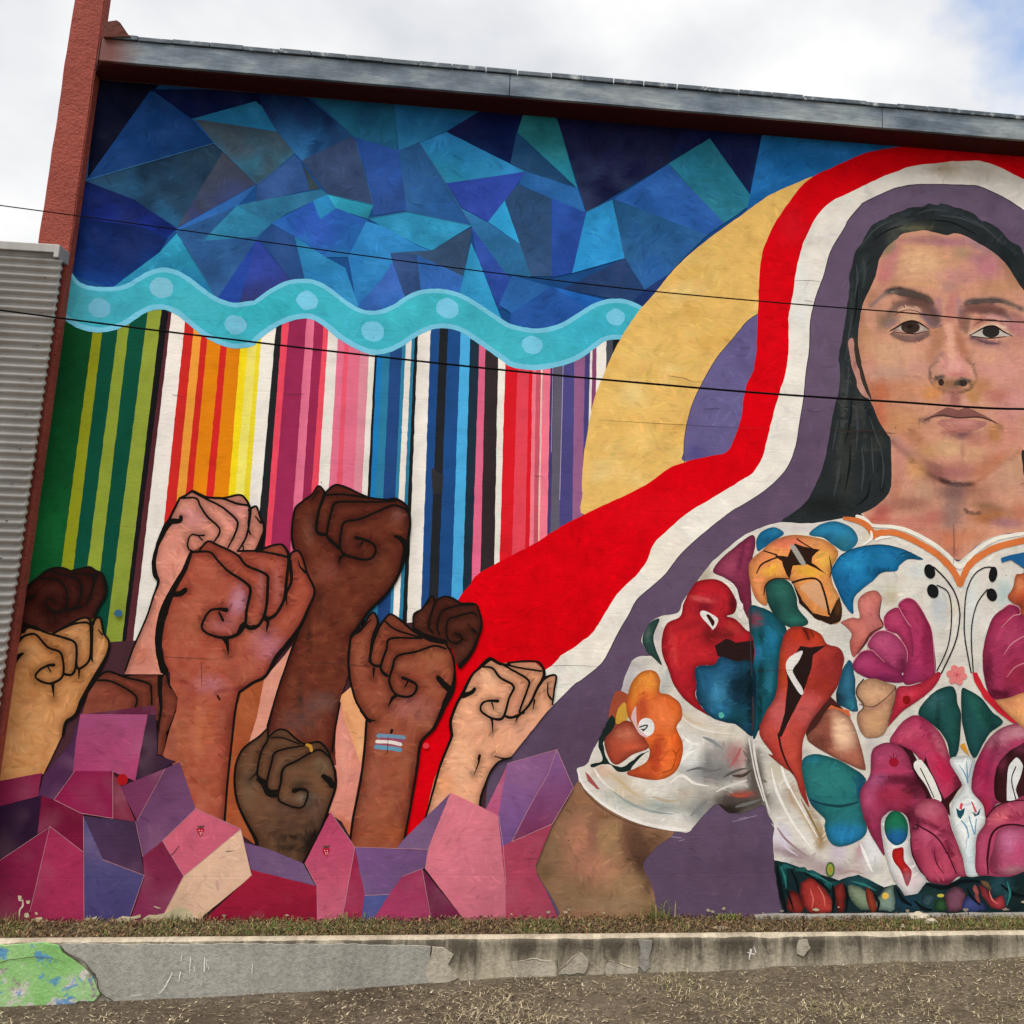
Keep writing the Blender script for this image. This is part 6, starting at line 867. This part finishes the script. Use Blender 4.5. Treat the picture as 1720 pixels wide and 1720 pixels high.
# ------------------------------------------------------------------ purple crystals along the foot
GEM = [
 ('V -20 90 290 32 265 188 -20 262', '#80204f'), ('Z 137 1199 120 1250 77 1300 66 1337 92 1343 126 1295 140 1240', '#4a2a58'), ('T 280 435 332 425 345 715 470 755 200 905 180 880 240 640', '#3c2642', '#33203c'),
 ('P 545 1600 1045 1538 1065 1600 1000 1604', '#5e2446'), ('P 550 1596 1002 1600 T 280 440 240 640 197 885 38 822 Z 125 1296 130 1240', '#a04c88', '#a83c7a'),
 ('V 512 18 767 20 767 337 555 302 373 212', '#8a1d54'), ('V 765 22 822 120 850 200 917 357 765 337', '#7a2848'), ('V 820 122 1145 -10 1215 -20 930 352 850 200', '#7a3a6c', '#703060'),
 ('V 1120 0 1215 -40 1322 272 1100 487 968 592 920 358', '#6c4478', '#684076'), ('V -20 262 262 188 292 183 270 440 -20 632', '#2e193c', '#24142e'), ('V 290 183 375 212 557 300 572 322 567 562 348 388 262 442', '#72163f'),
 ('V -20 632 345 396 212 960 200 1090 -20 1090', '#7e1d4b'), ('V 345 388 567 560 577 1090 190 1090 282 640', '#9a2b5c'), ('V 568 320 702 610 978 718 885 985 870 1080 580 1080', '#504a74', '#484070'),
 ('V 570 320 922 358 977 718 700 612', '#3e3058', '#483058'), ('V 968 592 1102 485 1242 722 1110 972 1080 1060 870 1060 977 738', '#7e2550', '#7a2a58'), ('V 1322 270 1624 405 1242 724 1098 485', '#c85e88'),
 ('V 1622 408 1697 722 1370 990 1330 1060 1090 1060 1112 970 1242 722', '#d8b194'), ('V 1330 1060 1697 715 R 175 1118 612 1232 627 1440 627 1500 -60 1520', '#981c3e', '#901a3e'),
 ('R 128 938 272 975 522 1077 603 1228 174 1120', '#68528c'), ('R 705 733 868 970 778 1500 615 1500 612 1228 533 1075', '#c0447e', '#be5c84'), ('R 868 975 937 1292 908 1500 775 1500', '#9e2858'),
 ('R 868 968 1362 983 1332 1112 1186 1166 1100 1288 935 1292', '#6c5094', '#6a5498'), ('R 933 1290 1102 1284 985 1500 905 1500', '#46528e'), ('R 1315 1113 1385 1500 965 1500 1100 1280 1188 1165', '#a63a70'),
 ('R 1318 1113 1640 1500 1380 1500', '#722550'), ('R 1512 603 1340 772 1200 912 1148 978 1358 987 1500 700', '#6c5692'), ('R 1510 603 1722 702 O 392 1237 422 1440 445 1760 Z 852 1560 R 1635 1500 1338 1112 1362 970', '#d6789e', '#cc6c94'),
 ('O 392 1243 308 1192 455 885', '#b4548e'), ('O 450 888 782 794 722 960 602 1170 482 1412 410 1447 388 1242', '#8a5c9e', '#6450a0'), ('O 782 794 893 1050 752 1292 480 1412 600 1170', '#7658a0', '#7a2c5e'),
 ('O 752 1294 640 1570 650 1640 700 1720 N 250 1690 Z 850 1562 O 438 1720 408 1448 482 1408', '#a8406a', '#a04062')]
for g_ in GEM:
    P = S(g_[0]); a = np.array(P)
    paint('painted_crystal_face', P, g_[1], jit=.1, g=16, dabs=mott(g_[0], g_[1], '#b88ab0', 6, len(P) * 7 + int(a[0][0]), .10, (8, 24)), grad=(g_[2], a[:, 0].mean(), a[:, 1].min(), a[:, 0].mean(), a[:, 1].max()) if len(g_) > 2 else None)
lines('crystal_edge', [('V 375 212 555 302 767 336', 0.84), ('V 767 20 767 336', 0.91), ('V 345 388 567 560', 0.84), ('V 345 390 212 960', 0.70), ('V 570 320 575 1030', 0.84), ('V 700 612 977 718 885 985', 0.84), ('V 920 358 968 592', 0.70), ('V 1100 487 1242 722 1112 970', 0.91), ('V 1322 270 1100 487', 0.91), ('V 1322 270 1624 406 1697 722', 0.91), ('V 1242 722 1622 408', 0.84), ('R 705 733 868 970 780 1470', 0.91), ('R 533 1075 612 1230 622 1460', 0.70), ('R 868 968 1362 984', 0.84), ('R 935 1292 1102 1284', 0.98), ('R 1188 1165 1318 1113 1382 1465', 0.91), ('R 1362 972 1338 1112', 0.84), ('O 782 794 893 1050 752 1292 482 1412', 0.98), ('O 782 794 722 960 602 1170 480 1412', 0.84), ('O 392 1240 422 1440 440 1700', 0.91), ('O 450 888 782 794', 0.77), ('R 1512 603 1500 700 1362 985', 0.77), ('V 512 18 373 212', 0.77), ('V 930 352 1120 0', 0.70), ('V 0 625 345 392', 0.70)], '#bc84a6', bld)
PURPLE[0] = False
# small fruits and dots
paint('painted_cherry', ell(*tp('V', 832, 76), 9, 9.5), '#a8161c', bld, sm=True)
for (tl, x, y) in (('V', 1355, 425), ('R', 675, 1000)):
    sb = paint('painted_strawberry', [tp(tl, x + a, y + c_) for a, c_ in ((-24, -18), (-8, -28), (8, -28), (24, -18), (18, 8), (0, 30), (-18, 8))], '#b01c38', bld, sm=True)
    lines('seed_mark', [([tp(tl, x + a, y + c_), tp(tl, x + a + 5, y + c_ + 6)], 1.3) for a, c_ in ((-12, -12), (6, -10), (-4, 4), (8, 6), (-2, 16))], '#e8b0b0', sb)
    lines('leaf_mark', [([tp(tl, x, y - 26), tp(tl, x + a, y - 40)], 2) for a in (-18, 2, 22)], '#3c4430', sb)
paint('painted_dot', ell(*tp('P', 803, 922), 6.8, 6.2), '#3a6884', bld, sm=True)
# hairline cracks along the block courses of the wall
CR = [('G 1045 930 1150 945 1210 970 1280 968', 1), ('G 580 1225 900 1245 1260 1265 1500 1278 1720 1282', .8), ('H 400 1555 520 1582 640 1575 740 1578 830 1595', 1.4), ('J 0 545 120 575 300 565 480 585 560 585', 1.1), ('G 1280 1155 1400 1150', 1.2), ('Q 480 1292 700 1300 830 1312 960 1310', .8), ('P 1100 1212 1300 1222 1500 1230', .7), ('T 640 90 640 250', .8), ('F 180 1050 250 1056 330 1052', 1), ('E 1160 1056 1240 1070', 1), ('O 700 235 900 232 1060 240', .7), ('K 820 1070 1000 1062 1200 1066', .7), ('L 1240 160 1244 300 1240 440', .9), ('H 170 570 280 572 350 580', .8), ('R 0 1000 60 990', 1), ('V 1150 590 1180 560 1215 515', 1.2), ('N 0 1250 100 1245', .8), ('G 150 1600 220 1612', .8), ('J 1680 1040 1720 1040', .8), ('H 240 705 300 715', 1), ('H 260 1430 300 1450 350 1448', 1), ('F 380 760 420 768', 1.2)]
for p_, w_ in CR: lines('wall_crack', [(p_, [w_ * .5, w_, w_ * .8, w_ * .4])], '#3a2c2a', bld)
# peeled paint at the foot of the wall
for pts in ('V 175 975 200 968 215 990 195 1008 175 1000', 'V 190 890 215 885 215 905 195 910', 'V 225 1010 290 995 305 1030 260 1060 225 1050', 'V 590 1010 640 1000 665 985 655 1030 600 1030', 'V 790 1010 840 985 890 992 950 980 950 1005 900 1010 880 1040 800 1040', 'V 950 1020 1010 980 1090 978 1130 960 1200 935 1260 940 1330 1010 1320 1060 1000 1060', 'V 245 962 262 965 268 985 250 985', 'V 330 1030 380 1020 385 1050 335 1050', 'V 170 1020 205 1025 200 1050 172 1045', 'V 1040 925 1085 930 1090 938 1060 938', 'V 135 850 155 855 160 880 140 890 130 870'):
    paint('peeled_patch', pts, '#c2b492', bld, sm=False, wobble=2.6, jit=.15)
for q_ in range(22):                                       # chips of lost paint along the foot
    u0 = _rn.uniform(340, 1720); v0 = 1548 - (u0 - 340) * .016 - abs(_rn.gauss(0, 6)); s_ = _rn.uniform(1.2, 4.2)
    paint('peeled_patch', [(u0 + s_ * _rn.uniform(.6, 1.8) * math.cos(a_), v0 + s_ * _rn.uniform(.4, 1.0) * math.sin(a_)) for a_ in np.linspace(0, 6.28, 8, endpoint=False)], _rn.choice(['#b9ab8c', '#a89b80', '#8f8170']), bld, wobble=1.5)
lines('peeled_crack', [('V 165 880 165 920 145 950 142 1010', [1.5, 3, 2.5, 1.5]), ('V 135 855 140 885 165 885', 1.6)], '#c8b8a0', bld)
# ------------------------------------------------------------------ ground, low wall, soil strip
KX = [-9.0, -2.5, -1.39, -0.216, 1.04, 2.37, 6.0, 9.0]; KZ = [0.03, 0.116, 0.149, 0.20, 0.224, 0.2585, 0.30, 0.30]
def gz(x, y):
    s = np.interp(x, KX, KZ); d = np.clip(-0.45 - y, 0, 12)
    return s - 0.025 * d
def gbump(x, y): return 0.014 * noise.noise(Vector((x * 2.2, y * 2.2, 0))) + 0.008 * noise.noise(Vector((x * 9, y * 9, 4)))
xs = [-700, -150, -40, -15] + list(np.arange(-9, 9.01, 0.12)) + [15, 40, 150, 700]
ys = [-700, -150, -40, -14] + list(np.arange(-8, -2.4, 0.4)) + list(np.arange(-2.4, -0.2, 0.06)) + [-0.2, 1, 6, 15, 40, 150, 700]
V = [(x, y, gz(x, y) + (gbump(x, y) if abs(x) < 10 and -9 < y < 0 else 0) - (0.06 if y > -0.25 else 0)) for y in ys for x in xs]
nx = len(xs); Fc = [(j * nx + i, j * nx + i + 1, (j + 1) * nx + i + 1, (j + 1) * nx + i) for j in range(len(ys) - 1) for i in range(nx - 1)]
tag(mesh('ground', V, Fc, dirt, None, True), kind='structure')
kz = lambda x: float(np.interp(x, [-9, -2.5, 2.4, 9], [0.395, 0.389, 0.369, 0.35]))
def strip():
    X = np.arange(-9, 9.01, 0.05); Yv = np.linspace(-0.385, 0.03, 10); V = []
    for y in Yv:
        for x in X:
            V.append((x, y, kz(x) - 0.022 + 0.012 * noise.noise(Vector((x * 5, y * 5, 2))) + 0.02 * max(0, (y + 0.12)) * 2))
    n = len(X); Fc = [(j * n + i, j * n + i + 1, (j + 1) * n + i + 1, (j + 1) * n + i) for j in range(len(Yv) - 1) for i in range(n - 1)]
    return tag(mesh('soil_strip', V, Fc, dirt, None, True), kind='structure')
strip()
kerb = empty('low_concrete_wall', (0, -0.36, 0.15))
tag(kerb, 'low stained concrete retaining wall along the foot of the mural', 'low wall')
KF = -0.45
def kerb_body():
    prof = [(-0.24, 0.05), (-0.372, -0.004), (-0.378, 0.0), (-0.395, 0.003), (-0.415, 0.002), (-0.432, -0.001), (-0.443, -0.006), (-0.449, -0.016), (-0.45, -0.03), (-0.45, -0.09), (-0.45, -0.15), (-0.452, -0.22), (-0.452, -0.5)]
    prof[0] = (-0.368, -0.4)
    X = np.concatenate([np.arange(-9, -3, .1), np.arange(-3, 4.2, .014), np.arange(4.2, 9.01, .1)]); V = []
    for x in X:
        chip = max(0.0, noise.noise(Vector((x * 3.3, 7, 1))) - 0.2) * 0.035 + max(0.0, noise.noise(Vector((x * 19, 2, 1))) - 0.3) * 0.02
        for k, (y, dz) in enumerate(prof):
            n1 = noise.noise(Vector((x * 6, y * 14, dz * 14))); ed = 1.0 if 4 <= k <= 8 else 0.35
            V.append((x, y + 0.005 * ed * n1 + (0.006 * noise.noise(Vector((x * 2.1, 3.3, dz * 7))) + 0.004 * noise.noise(Vector((x * 17, 1.3, dz * 25))) if k >= 7 else 0) + (chip if 5 <= k <= 8 else 0), kz(x) + dz + 0.004 * ed * noise.noise(Vector((x * 7, k, 3))) - (chip * 0.7 if 5 <= k <= 8 else 0)))
    m_ = len(prof); Fc = [(i * m_ + k, i * m_ + k + 1, (i + 1) * m_ + k + 1, (i + 1) * m_ + k) for i in range(len(X) - 1) for k in range(m_ - 1)]
    o = mesh('wall_body', V, Fc, conc_old, kerb, True); o.data.materials.append(conc_top)
    for p in o.data.polygons:
        if p.index % (m_ - 1) <= 5: p.material_index = 1
    return rel(o, kerb)
kerb_body()
def slab(name, pts, mat, y0, thick, smooth=False):
    """a plate on the front of the low wall, traced in wall coordinates, with real thickness"""
    P = np.array([atY(u, v, KF) for u, v in (S(pts) if isinstance(pts, str) else pts)])
    Q = wob(densify(P[:, [0, 2]] * 300, 5), 2.2, 0.09) / 300
    r = delaunay_2d_cdt([Vector(q) for q in Q], [], [list(range(len(Q)))], 1, 1e-6)
    n = len(r[0]); V = [(v.x, y0, v.y) for v in r[0]] + [(v.x, y0 + thick, v.y) for v in r[0]]
    Fc = [tuple(f) for f in r[2]]; Fc += [(i, (i + 1) % len(Q), n + (i + 1) % len(Q), n + i) for i in range(len(Q))] if len(Q) == n else []
    return rel(mesh(name, V, Fc, mat, kerb), kerb)
tag(slab('repaired_section', 'V 410 1178 430 1215 500 1265 560 1300 640 1385 668 1500 740 1568 900 1590 1300 1570 1720 1540 Z 560 1668 640 1662 726 1656 735 1625 722 1605 724 1588 640 1586 560 1585 430 1585 300 1586', conc_new, KF - 0.010, 0.012), 'smooth grey repaired section of concrete')
tag(slab('green_paint_patch', 'V -200 1190 150 1180 280 1170 400 1188 430 1240 500 1290 570 1335 630 1400 655 1460 678 1520 640 1560 540 1565 480 1590 400 1585 300 1595 180 1600 -200 1620', peel_m, KF - 0.0135, 0.014), 'flaking green, white and blue paint on the concrete')
slab('concrete_patch', 'Z 727 1588 745 1592 762 1604 752 1620 770 1640 745 1652 722 1655 716 1630 724 1612', conc_mid, KF - 0.0115, 0.012)
slab('concrete_patch', 'Z 860 1616 895 1610 932 1614 936 1640 862 1642', conc_mid, KF - 0.0085, 0.010)
slab('concrete_patch', 'Z 1070 1578 1096 1580 1090 1606 1092 1624 1082 1632 1072 1622 1076 1600', conc_gry, KF - 0.0095, 0.010)
slab('concrete_patch', 'Z 940 1636 955 1614 975 1598 990 1612 982 1634', conc_mid, KF - 0.0075, 0.009)
slab('concrete_patch', 'Z 1340 1580 1356 1578 1360 1592 1350 1606 1338 1600', conc_mid, KF - 0.0075, 0.009)
slab('concrete_patch', 'Z 1016 1626 1024 1614 1050 1620 1072 1626 1070 1636 1018 1640', conc_mid, KF - 0.0085, 0.010)
def kl(name, strokes, c):
    AV, AF, AY, k = [], [], [], 0
    for i, (p, w) in enumerate(strokes):
        P, h, Nn, T = ribbon(S(p), w); n = len(P)
        P = wob(P, 1.1, .35)
        AV.append(np.concatenate([P + Nn * h[:, None], P - Nn * h[:, None]])); AF += [(k + j, k + j + 1, k + n + j + 1, k + n + j) for j in range(n - 1)]
        AY += [KF - 0.0185 - 0.0003 * i - (0.002 if name != 'crack' else 0)] * (2 * n); k += 2 * n
    V = np.concatenate(AV); me = bpy.data.meshes.new(name); me.from_pydata([tuple(atY(p[0], p[1], y)) for p, y in zip(V, AY)], [], AF)
    a = me.color_attributes.new('Col', 'FLOAT_COLOR', 'POINT'); a.data.foreach_set('color', np.tile(np.append(lin(c), 1).astype(np.float32), len(V)))
    return rel(link(name, me, mural, kerb), kerb)
kl('crack', [('V 405 1185 440 1235 560 1300 600 1350 645 1400 668 1500 740 1555 790 1578 900 1570 970 1562', [.6, 1.2, 1.4, 1.6, 2, 1.4, 1.6, 1.8, 1.6, .8])], '#3f382e')
kl('crack', [('V 0 1310 60 1290 140 1280 200 1270 280 1275 360 1285 440 1300', [1.4, 1.2, 1.2, 1.4, 1, .8, .5])], '#5c5a40')
for p_ in ('Z 860 1618 895 1612 915 1616 935 1614', 'Z 935 1612 937 1625 938 1640', 'Z 938 1632 955 1618 975 1598', 'Z 1015 1625 1022 1615 1040 1619 1060 1626 1075 1624', 'Z 975 1592 1000 1594'):
    kl('crack', [(p_, [.4, 1.0, .8, .5])], '#2e2820')
kl('scratch_mark', [('V 1062 1520 1100 1480 1130 1430 1160 1372', [.8, 1.8, 2, 1.2]), ('V 1200 1430 1212 1368', [1, 2]), ('V 1272 1380 1280 1275', [1, 1.8]), ('V 1372 1370 1374 1275', [2.4, 1.6]), ('V 1388 1340 1390 1290', 1), ('V 1218 1300 1222 1250', 1), ('V 1690 1385 1696 1320', [.8, 1.6]), ('V 1303 1330 1305 1362', 1), ('V 1350 1435 1352 1460', 1), ('V 880 1528 950 1522', [.6, 1.4]), ('V 1400 1330 1402 1355', 1)], '#e0ddd4')
kl('splash_mark', [('Z 1262 1594 1258 1612', [4, 1.2]), ('Z 1255 1600 1268 1603', [1, 2]), ('Z 1266 1590 1270 1600', [1, 2])], '#d8d4cc')
def footing():
    X = np.arange(1.05, 5.0, .03); V = []
    for x in X:
        w = .022 + .012 * noise.noise(Vector((x * 6, 1, 1))) + .004 * noise.noise(Vector((x * 31, 1, 1))); z = kz(x) + .006 + .006 * noise.noise(Vector((x * 9, 4, 1)))
        V += [(x, -.0245 - w, z - .05), (x, -.0235 - w, z - .004), (x, -.022 - w * .8, z), (x, -.0215, z + .002)]
    Fc = [(i * 4 + k, i * 4 + k + 1, i * 4 + k + 5, i * 4 + k + 4) for i in range(len(X) - 1) for k in range(3)]
    return rel(mesh('footing', V, Fc, conc_gry, bld, True), bld)
footing()
# ------------------------------------------------------------------ dry grass and weeds
def blades(name, base, length, width, lean, cols, label=None, cat=None, kind=None, parent=None, curl=0.35, seed=1):
    rr = np.random.RandomState(seed); n = len(base); az = rr.uniform(0, 2 * np.pi, n)
    d = np.stack([np.cos(az), np.sin(az)], 1); up = np.cos(lean); out = np.sin(lean)
    p0 = base; mid_ = base + np.concatenate([d * (out * length * .5)[:, None], (up * length * .55)[:, None]], 1)
    tip = base + np.concatenate([d * (out * length * (1 + curl))[:, None], (up * length * (1 - curl * .6))[:, None]], 1)
    s = np.stack([-d[:, 1], d[:, 0], np.zeros(n)], 1) * (width / 2)[:, None]
    V = np.stack([p0 - s, p0 + s, mid_ + s * .8, mid_ - s * .8, tip], 1).reshape(-1, 3)
    i = np.arange(n) * 5
    me = bpy.data.meshes.new(name)
    F4 = np.stack([i, i + 1, i + 2, i + 3], 1); F3 = np.stack([i + 3, i + 2, i + 4], 1)
    me.from_pydata(V.tolist(), [], F4.tolist() + F3.tolist())
    a = me.color_attributes.new('Col', 'FLOAT_COLOR', 'POINT')
    a.data.foreach_set('color', np.concatenate([np.repeat(cols, 5, 0), np.ones((n * 5, 1))], 1).astype(np.float32).ravel())
    o = link(name, me, blade_m, parent); tag(o, label, cat, None, kind); return o
def pick(n, hexes, rr, w=None):
    C_ = np.array([lin(h) for h in hexes]); k = rr.choice(len(hexes), n, p=w); return C_[k] * rr.uniform(.7, 1.2, (n, 1))
rr = np.random.RandomState(5)
N = 230000
x = rr.uniform(-4.2, 4.6, N); y = -0.455 - rr.uniform(0, 1, N) ** 0.8 * 2.4
dens = np.array([noise.fractal(Vector((a * 1.7, b_ * 2.2, 0)), 1.0, 2.0, 4) for a, b_ in zip(x, y)])
keep = (dens + rr.uniform(-.5, .5, N) + np.clip((x + 0.6) * .10, -.04, .22)) > -0.05
x, y, dens = x[keep], y[keep], dens[keep]; n = len(x)
z = np.array([gz(a, b_) + gbump(a, b_) for a, b_ in zip(x, y)]) - 0.003
cols = pick(n, ['#b5a685', '#9c8d72', '#6f604e', '#c9bc9c', '#938862', '#463c32'], rr, [.26, .22, .16, .14, .08, .14])
gm = (x > 0.4) & (rr.uniform(0, 1, n) < .22); cols[gm] = pick(gm.sum(), ['#7d7c48', '#8a8452', '#6c6c40'], rr)
blades('dry_grass', np.stack([x, y, z], 1), rr.uniform(.007, .026, n) * (1 + .9 * (dens > .35)), rr.uniform(.0018, .0042, n), np.radians(rr.uniform(40, 89, n)), cols, 'dry straw coloured grass over bare dirt in front of the low wall', 'grass', 'stuff', seed=3)
N = 42000                                                    # dead leaves and chaff lying flat on the dirt
x = rr.uniform(-4.2, 4.6, N); y = -0.46 - rr.uniform(0, 1, N) ** 0.8 * 2.2
z = np.array([gz(a, b_) + gbump(a, b_) for a, b_ in zip(x, y)]) + 0.001
blades('leaf_litter', np.stack([x, y, z], 1), rr.uniform(.008, .026, N), rr.uniform(.003, .008, N), np.radians(rr.uniform(72, 89, N)), pick(N, ['#b0a183', '#8a7a62', '#54473a', '#c8bb9d', '#3a3129', '#76664f'], rr, [.2, .2, .2, .12, .13, .15]), 'dead leaf litter and chaff scattered over the dirt', 'litter', 'stuff', seed=12)
N = 26000                                                    # small leafy weeds on the strip
x = rr.uniform(-3.0, 4.4, N); y = rr.uniform(-0.365, 0.0, N)
z = np.array([kz(a) for a in x]) - 0.02 + rr.uniform(0, .022, N)
cols = pick(N, ['#6c553a', '#7c6546', '#4c3d2a', '#94805c', '#5c6034', '#6e4a32'], rr, [.25, .2, .2, .14, .06, .15])
blades('strip_weeds', np.stack([x, y, z], 1), rr.uniform(.008, .024, N), rr.uniform(.004, .009, N), np.radians(rr.uniform(20, 85, N)), cols, 'low brownish weeds and dead leaves along the soil strip', 'weeds', 'stuff', seed=4)
GP = [(15, 40, 500), (205, 60, 240), (290, 45, 500), (395, 60, 700), (480, 70, 900), (590, 50, 800), (660, 40, 300), (755, 25, 150), (900, 40, 700), (1010, 30, 200), (1145, 20, 140), (1420, 70, 500), (1530, 80, 1500), (1600, 70, 800), (1690, 50, 1100)]
bx = []; 
for u, s_, k in GP:
    xx = atY(u, 1560, -0.15)[0]; k = int(k * .5); q = rr.normal(0, s_ / 290 * .55, k) + xx; bx += list(zip(q, np.clip(rr.normal(-0.22, .08, k), -.36, -.01)))
bx = np.array(bx); n = len(bx)
z = np.array([kz(a) for a in bx[:, 0]]) - 0.02
cols = pick(n, ['#66803a', '#557032', '#7d8c48', '#8c8a54', '#4c6a2c'], rr)
blades('strip_grass', np.stack([bx[:, 0], bx[:, 1], z], 1), rr.uniform(.02, .06, n), rr.uniform(.0015, .003, n), np.radians(rr.uniform(5, 65, n)), cols, 'patches of short green grass on the strip behind the low wall', 'grass', 'stuff', seed=6)
def tuft(u, Y, k, h, sp, hexes, label, wid=.003, seed=1):
    r2 = np.random.RandomState(seed); xx = atY(u, 1540, Y)[0]; o = empty('grass_tuft', (xx, Y, kz(xx) - 0.03)); tag(o, label, 'weed', 'weed tufts by the mural wall')
    b_ = np.stack([r2.normal(0, sp, k), r2.normal(0, sp * .4, k).clip(-.05, .03), np.zeros(k)], 1)
    le = r2.uniform(.35, 1, k) * h; ln = np.radians(np.abs(r2.normal(0, 24, k)))
    blades('blade_cluster', b_, le, r2.uniform(.6, 1.2, k) * wid, ln, pick(k, hexes, r2), parent=o, curl=.5, seed=seed); return o
tuft(1106, -0.05, 130, .20, .045, ['#6c7a3c', '#8c8450', '#a89664', '#5c6a30'], 'tall arching grass tuft growing at the foot of the painted arm', seed=2)
tuft(1225, -0.04, 90, .075, .03, ['#7c8c3c', '#6a7c30', '#94a04c'], 'low green leafy weed against the purple paint', wid=.007, seed=3)
tuft(14, -0.04, 90, .14, .06, ['#b09a68', '#94804c', '#8a7c4c'], 'dry straw tuft under the dark crimson crystals', seed=4)
tuft(290, -0.03, 60, .12, .05, ['#8a8c4c', '#6c7c3c', '#b0a070'], 'thin green tuft under the cream crystal face', seed=5)
tuft(345, -0.03, 14, .17, .03, ['#a89868', '#8c7c50'], 'few dry stalks beside the cream crystal face', seed=9)
tuft(588, -0.03, 80, .11, .05, ['#66803a', '#7c8c48', '#a49a60'], 'green tuft under the pink crystal with a strawberry', seed=6)
tuft(470, -0.04, 60, .08, .06, ['#66803a', '#7c8c48', '#a49a60'], 'sparse green tuft under the crimson crystal', seed=7)
tuft(150, -0.05, 50, .09, .05, ['#94855a', '#6c6a3c', '#b0a070'], 'straggly dry tuft under the magenta crystal face', seed=21)
tuft(770, -0.06, 40, .07, .05, ['#8a8050', '#6c7440', '#a89a6c'], 'sparse low tuft under the dark plum crystal', seed=22)
tuft(905, -0.12, 70, .07, .06, ['#66803a', '#7c8c48', '#8a8450'], 'short green tuft left of the painted elbow', seed=23)
tuft(1680, -0.12, 90, .08, .07, ['#7a8440', '#8c8a50', '#66803a'], 'thick green tuft right of the pale stones', seed=24)
tuft(1420, -0.14, 50, .06, .06, ['#8a8050', '#7a8044', '#a49664'], 'thin yellowing tuft under the embroidered skirt band', seed=25)
tuft(1500, -0.10, 70, .07, .05, ['#8a9048', '#6a8038', '#a49a60'], 'short green tuft left of the pale stones', seed=8)
def rock(u, v, Y, sx, sy, sz, seed, label):
    bm = bmesh.new(); bmesh.ops.create_icosphere(bm, subdivisions=3, radius=1)
    for vv in bm.verts:
        p = vv.co.copy(); k = 1 + .28 * noise.noise(p * 1.6 + Vector((seed, 0, 0))) + .10 * noise.noise(p * 5 + Vector((0, seed, 0)))
        vv.co = Vector((p.x * sx * k, p.y * sy * k, p.z * sz * k))
    me = bpy.data.meshes.new('stone'); bm.to_mesh(me); bm.free()
    o = link('stone', me, rock_m); xx = atY(u, v, Y)[0]; o.location = (xx, Y, kz(xx) - 0.022 + sz * .7); tag(o, label, 'stone', 'pale stones on the strip')
rock(1543, 1537, -0.07, .062, .04, .026, 1.0, 'larger pale stone lying against the wall on the grass strip')
rock(1564, 1549, -0.16, .034, .03, .02, 2.3, 'small pale stone just in front of the larger one')
rock(1517, 1558, -0.24, .014, .012, .012, 4.1, 'pebble at the edge of the low wall near the stones')
rock(1212, 1563, -0.22, .05, .02, .008, 5.7, 'flat pale chip of rubble on the strip behind the low wall')
xx = atY(1349, 1562, -0.28)[0]
st = box('iron_stub', (-.004, -.004, -0.04), (.004, .004, .055), rust_m, None, .001); st.location = (xx, -0.285, kz(xx)); tag(st, 'short rusty iron stub sticking up behind the low wall', 'stake')
# ------------------------------------------------------------------ overhead cables
def cable(pts, r, label):
    P = []
    for u, v in pts:
        Y = -0.95 + (u / 1720.0) * -1.25; P.append(atY(u, v, Y))
    P = np.array(P)
    P = np.concatenate([[P[0] + (P[0] - P[1]) * k for k in (6, 3, 1)], P, [P[-1] + (P[-1] - P[-2]) * k + np.array([0, 0, .06 * k * k]) for k in (1, 3, 6)]])
    C_ = catmull3(P); V, Fc = [], []; m_ = 8
    for i, p in enumerate(C_):
        t_ = C_[min(i + 1, len(C_) - 1)] - C_[max(i - 1, 0)]; t_ /= np.linalg.norm(t_); a_ = np.cross(t_, [0, 0, 1]); a_ /= np.linalg.norm(a_); b_ = np.cross(a_, t_)
        for k in range(m_):
            an = 2 * math.pi * k / m_; V.append(p + r * (a_ * math.cos(an) + b_ * math.sin(an)))
    for i in range(len(C_) - 1):
        for k in range(m_): Fc.append((i * m_ + k, i * m_ + (k + 1) % m_, (i + 1) * m_ + (k + 1) % m_, (i + 1) * m_ + k))
    tag(mesh('overhead_cable', V, Fc, wire_m, None, True), label, 'cable')
def catmull3(P, n=8):
    out = []
    for i in range(len(P) - 1):
        p0, p1, p2, p3 = P[max(i - 1, 0)], P[i], P[i + 1], P[min(i + 2, len(P) - 1)]
        for k in range(n):
            s = k / n; out.append(0.5 * ((2 * p1) + (-p0 + p2) * s + (2 * p0 - 5 * p1 + 4 * p2 - p3) * s * s + (-p0 + 3 * p1 - 3 * p2 + p3) * s ** 3))
    out.append(P[-1]); return out
cable([(0, 345), (215, 374), (430, 404), (645, 434), (860, 462), (1075, 487), (1290, 507), (1505, 524), (1720, 541)], 0.0028, 'thinner black cable crossing in front of the painted eyes')
cable([(0, 521), (215, 549), (430, 575), (645, 600), (860, 623), (1075, 643), (1290, 661), (1505, 675), (1720, 687)], 0.0043, 'thicker black cable crossing just above the painted mouth')
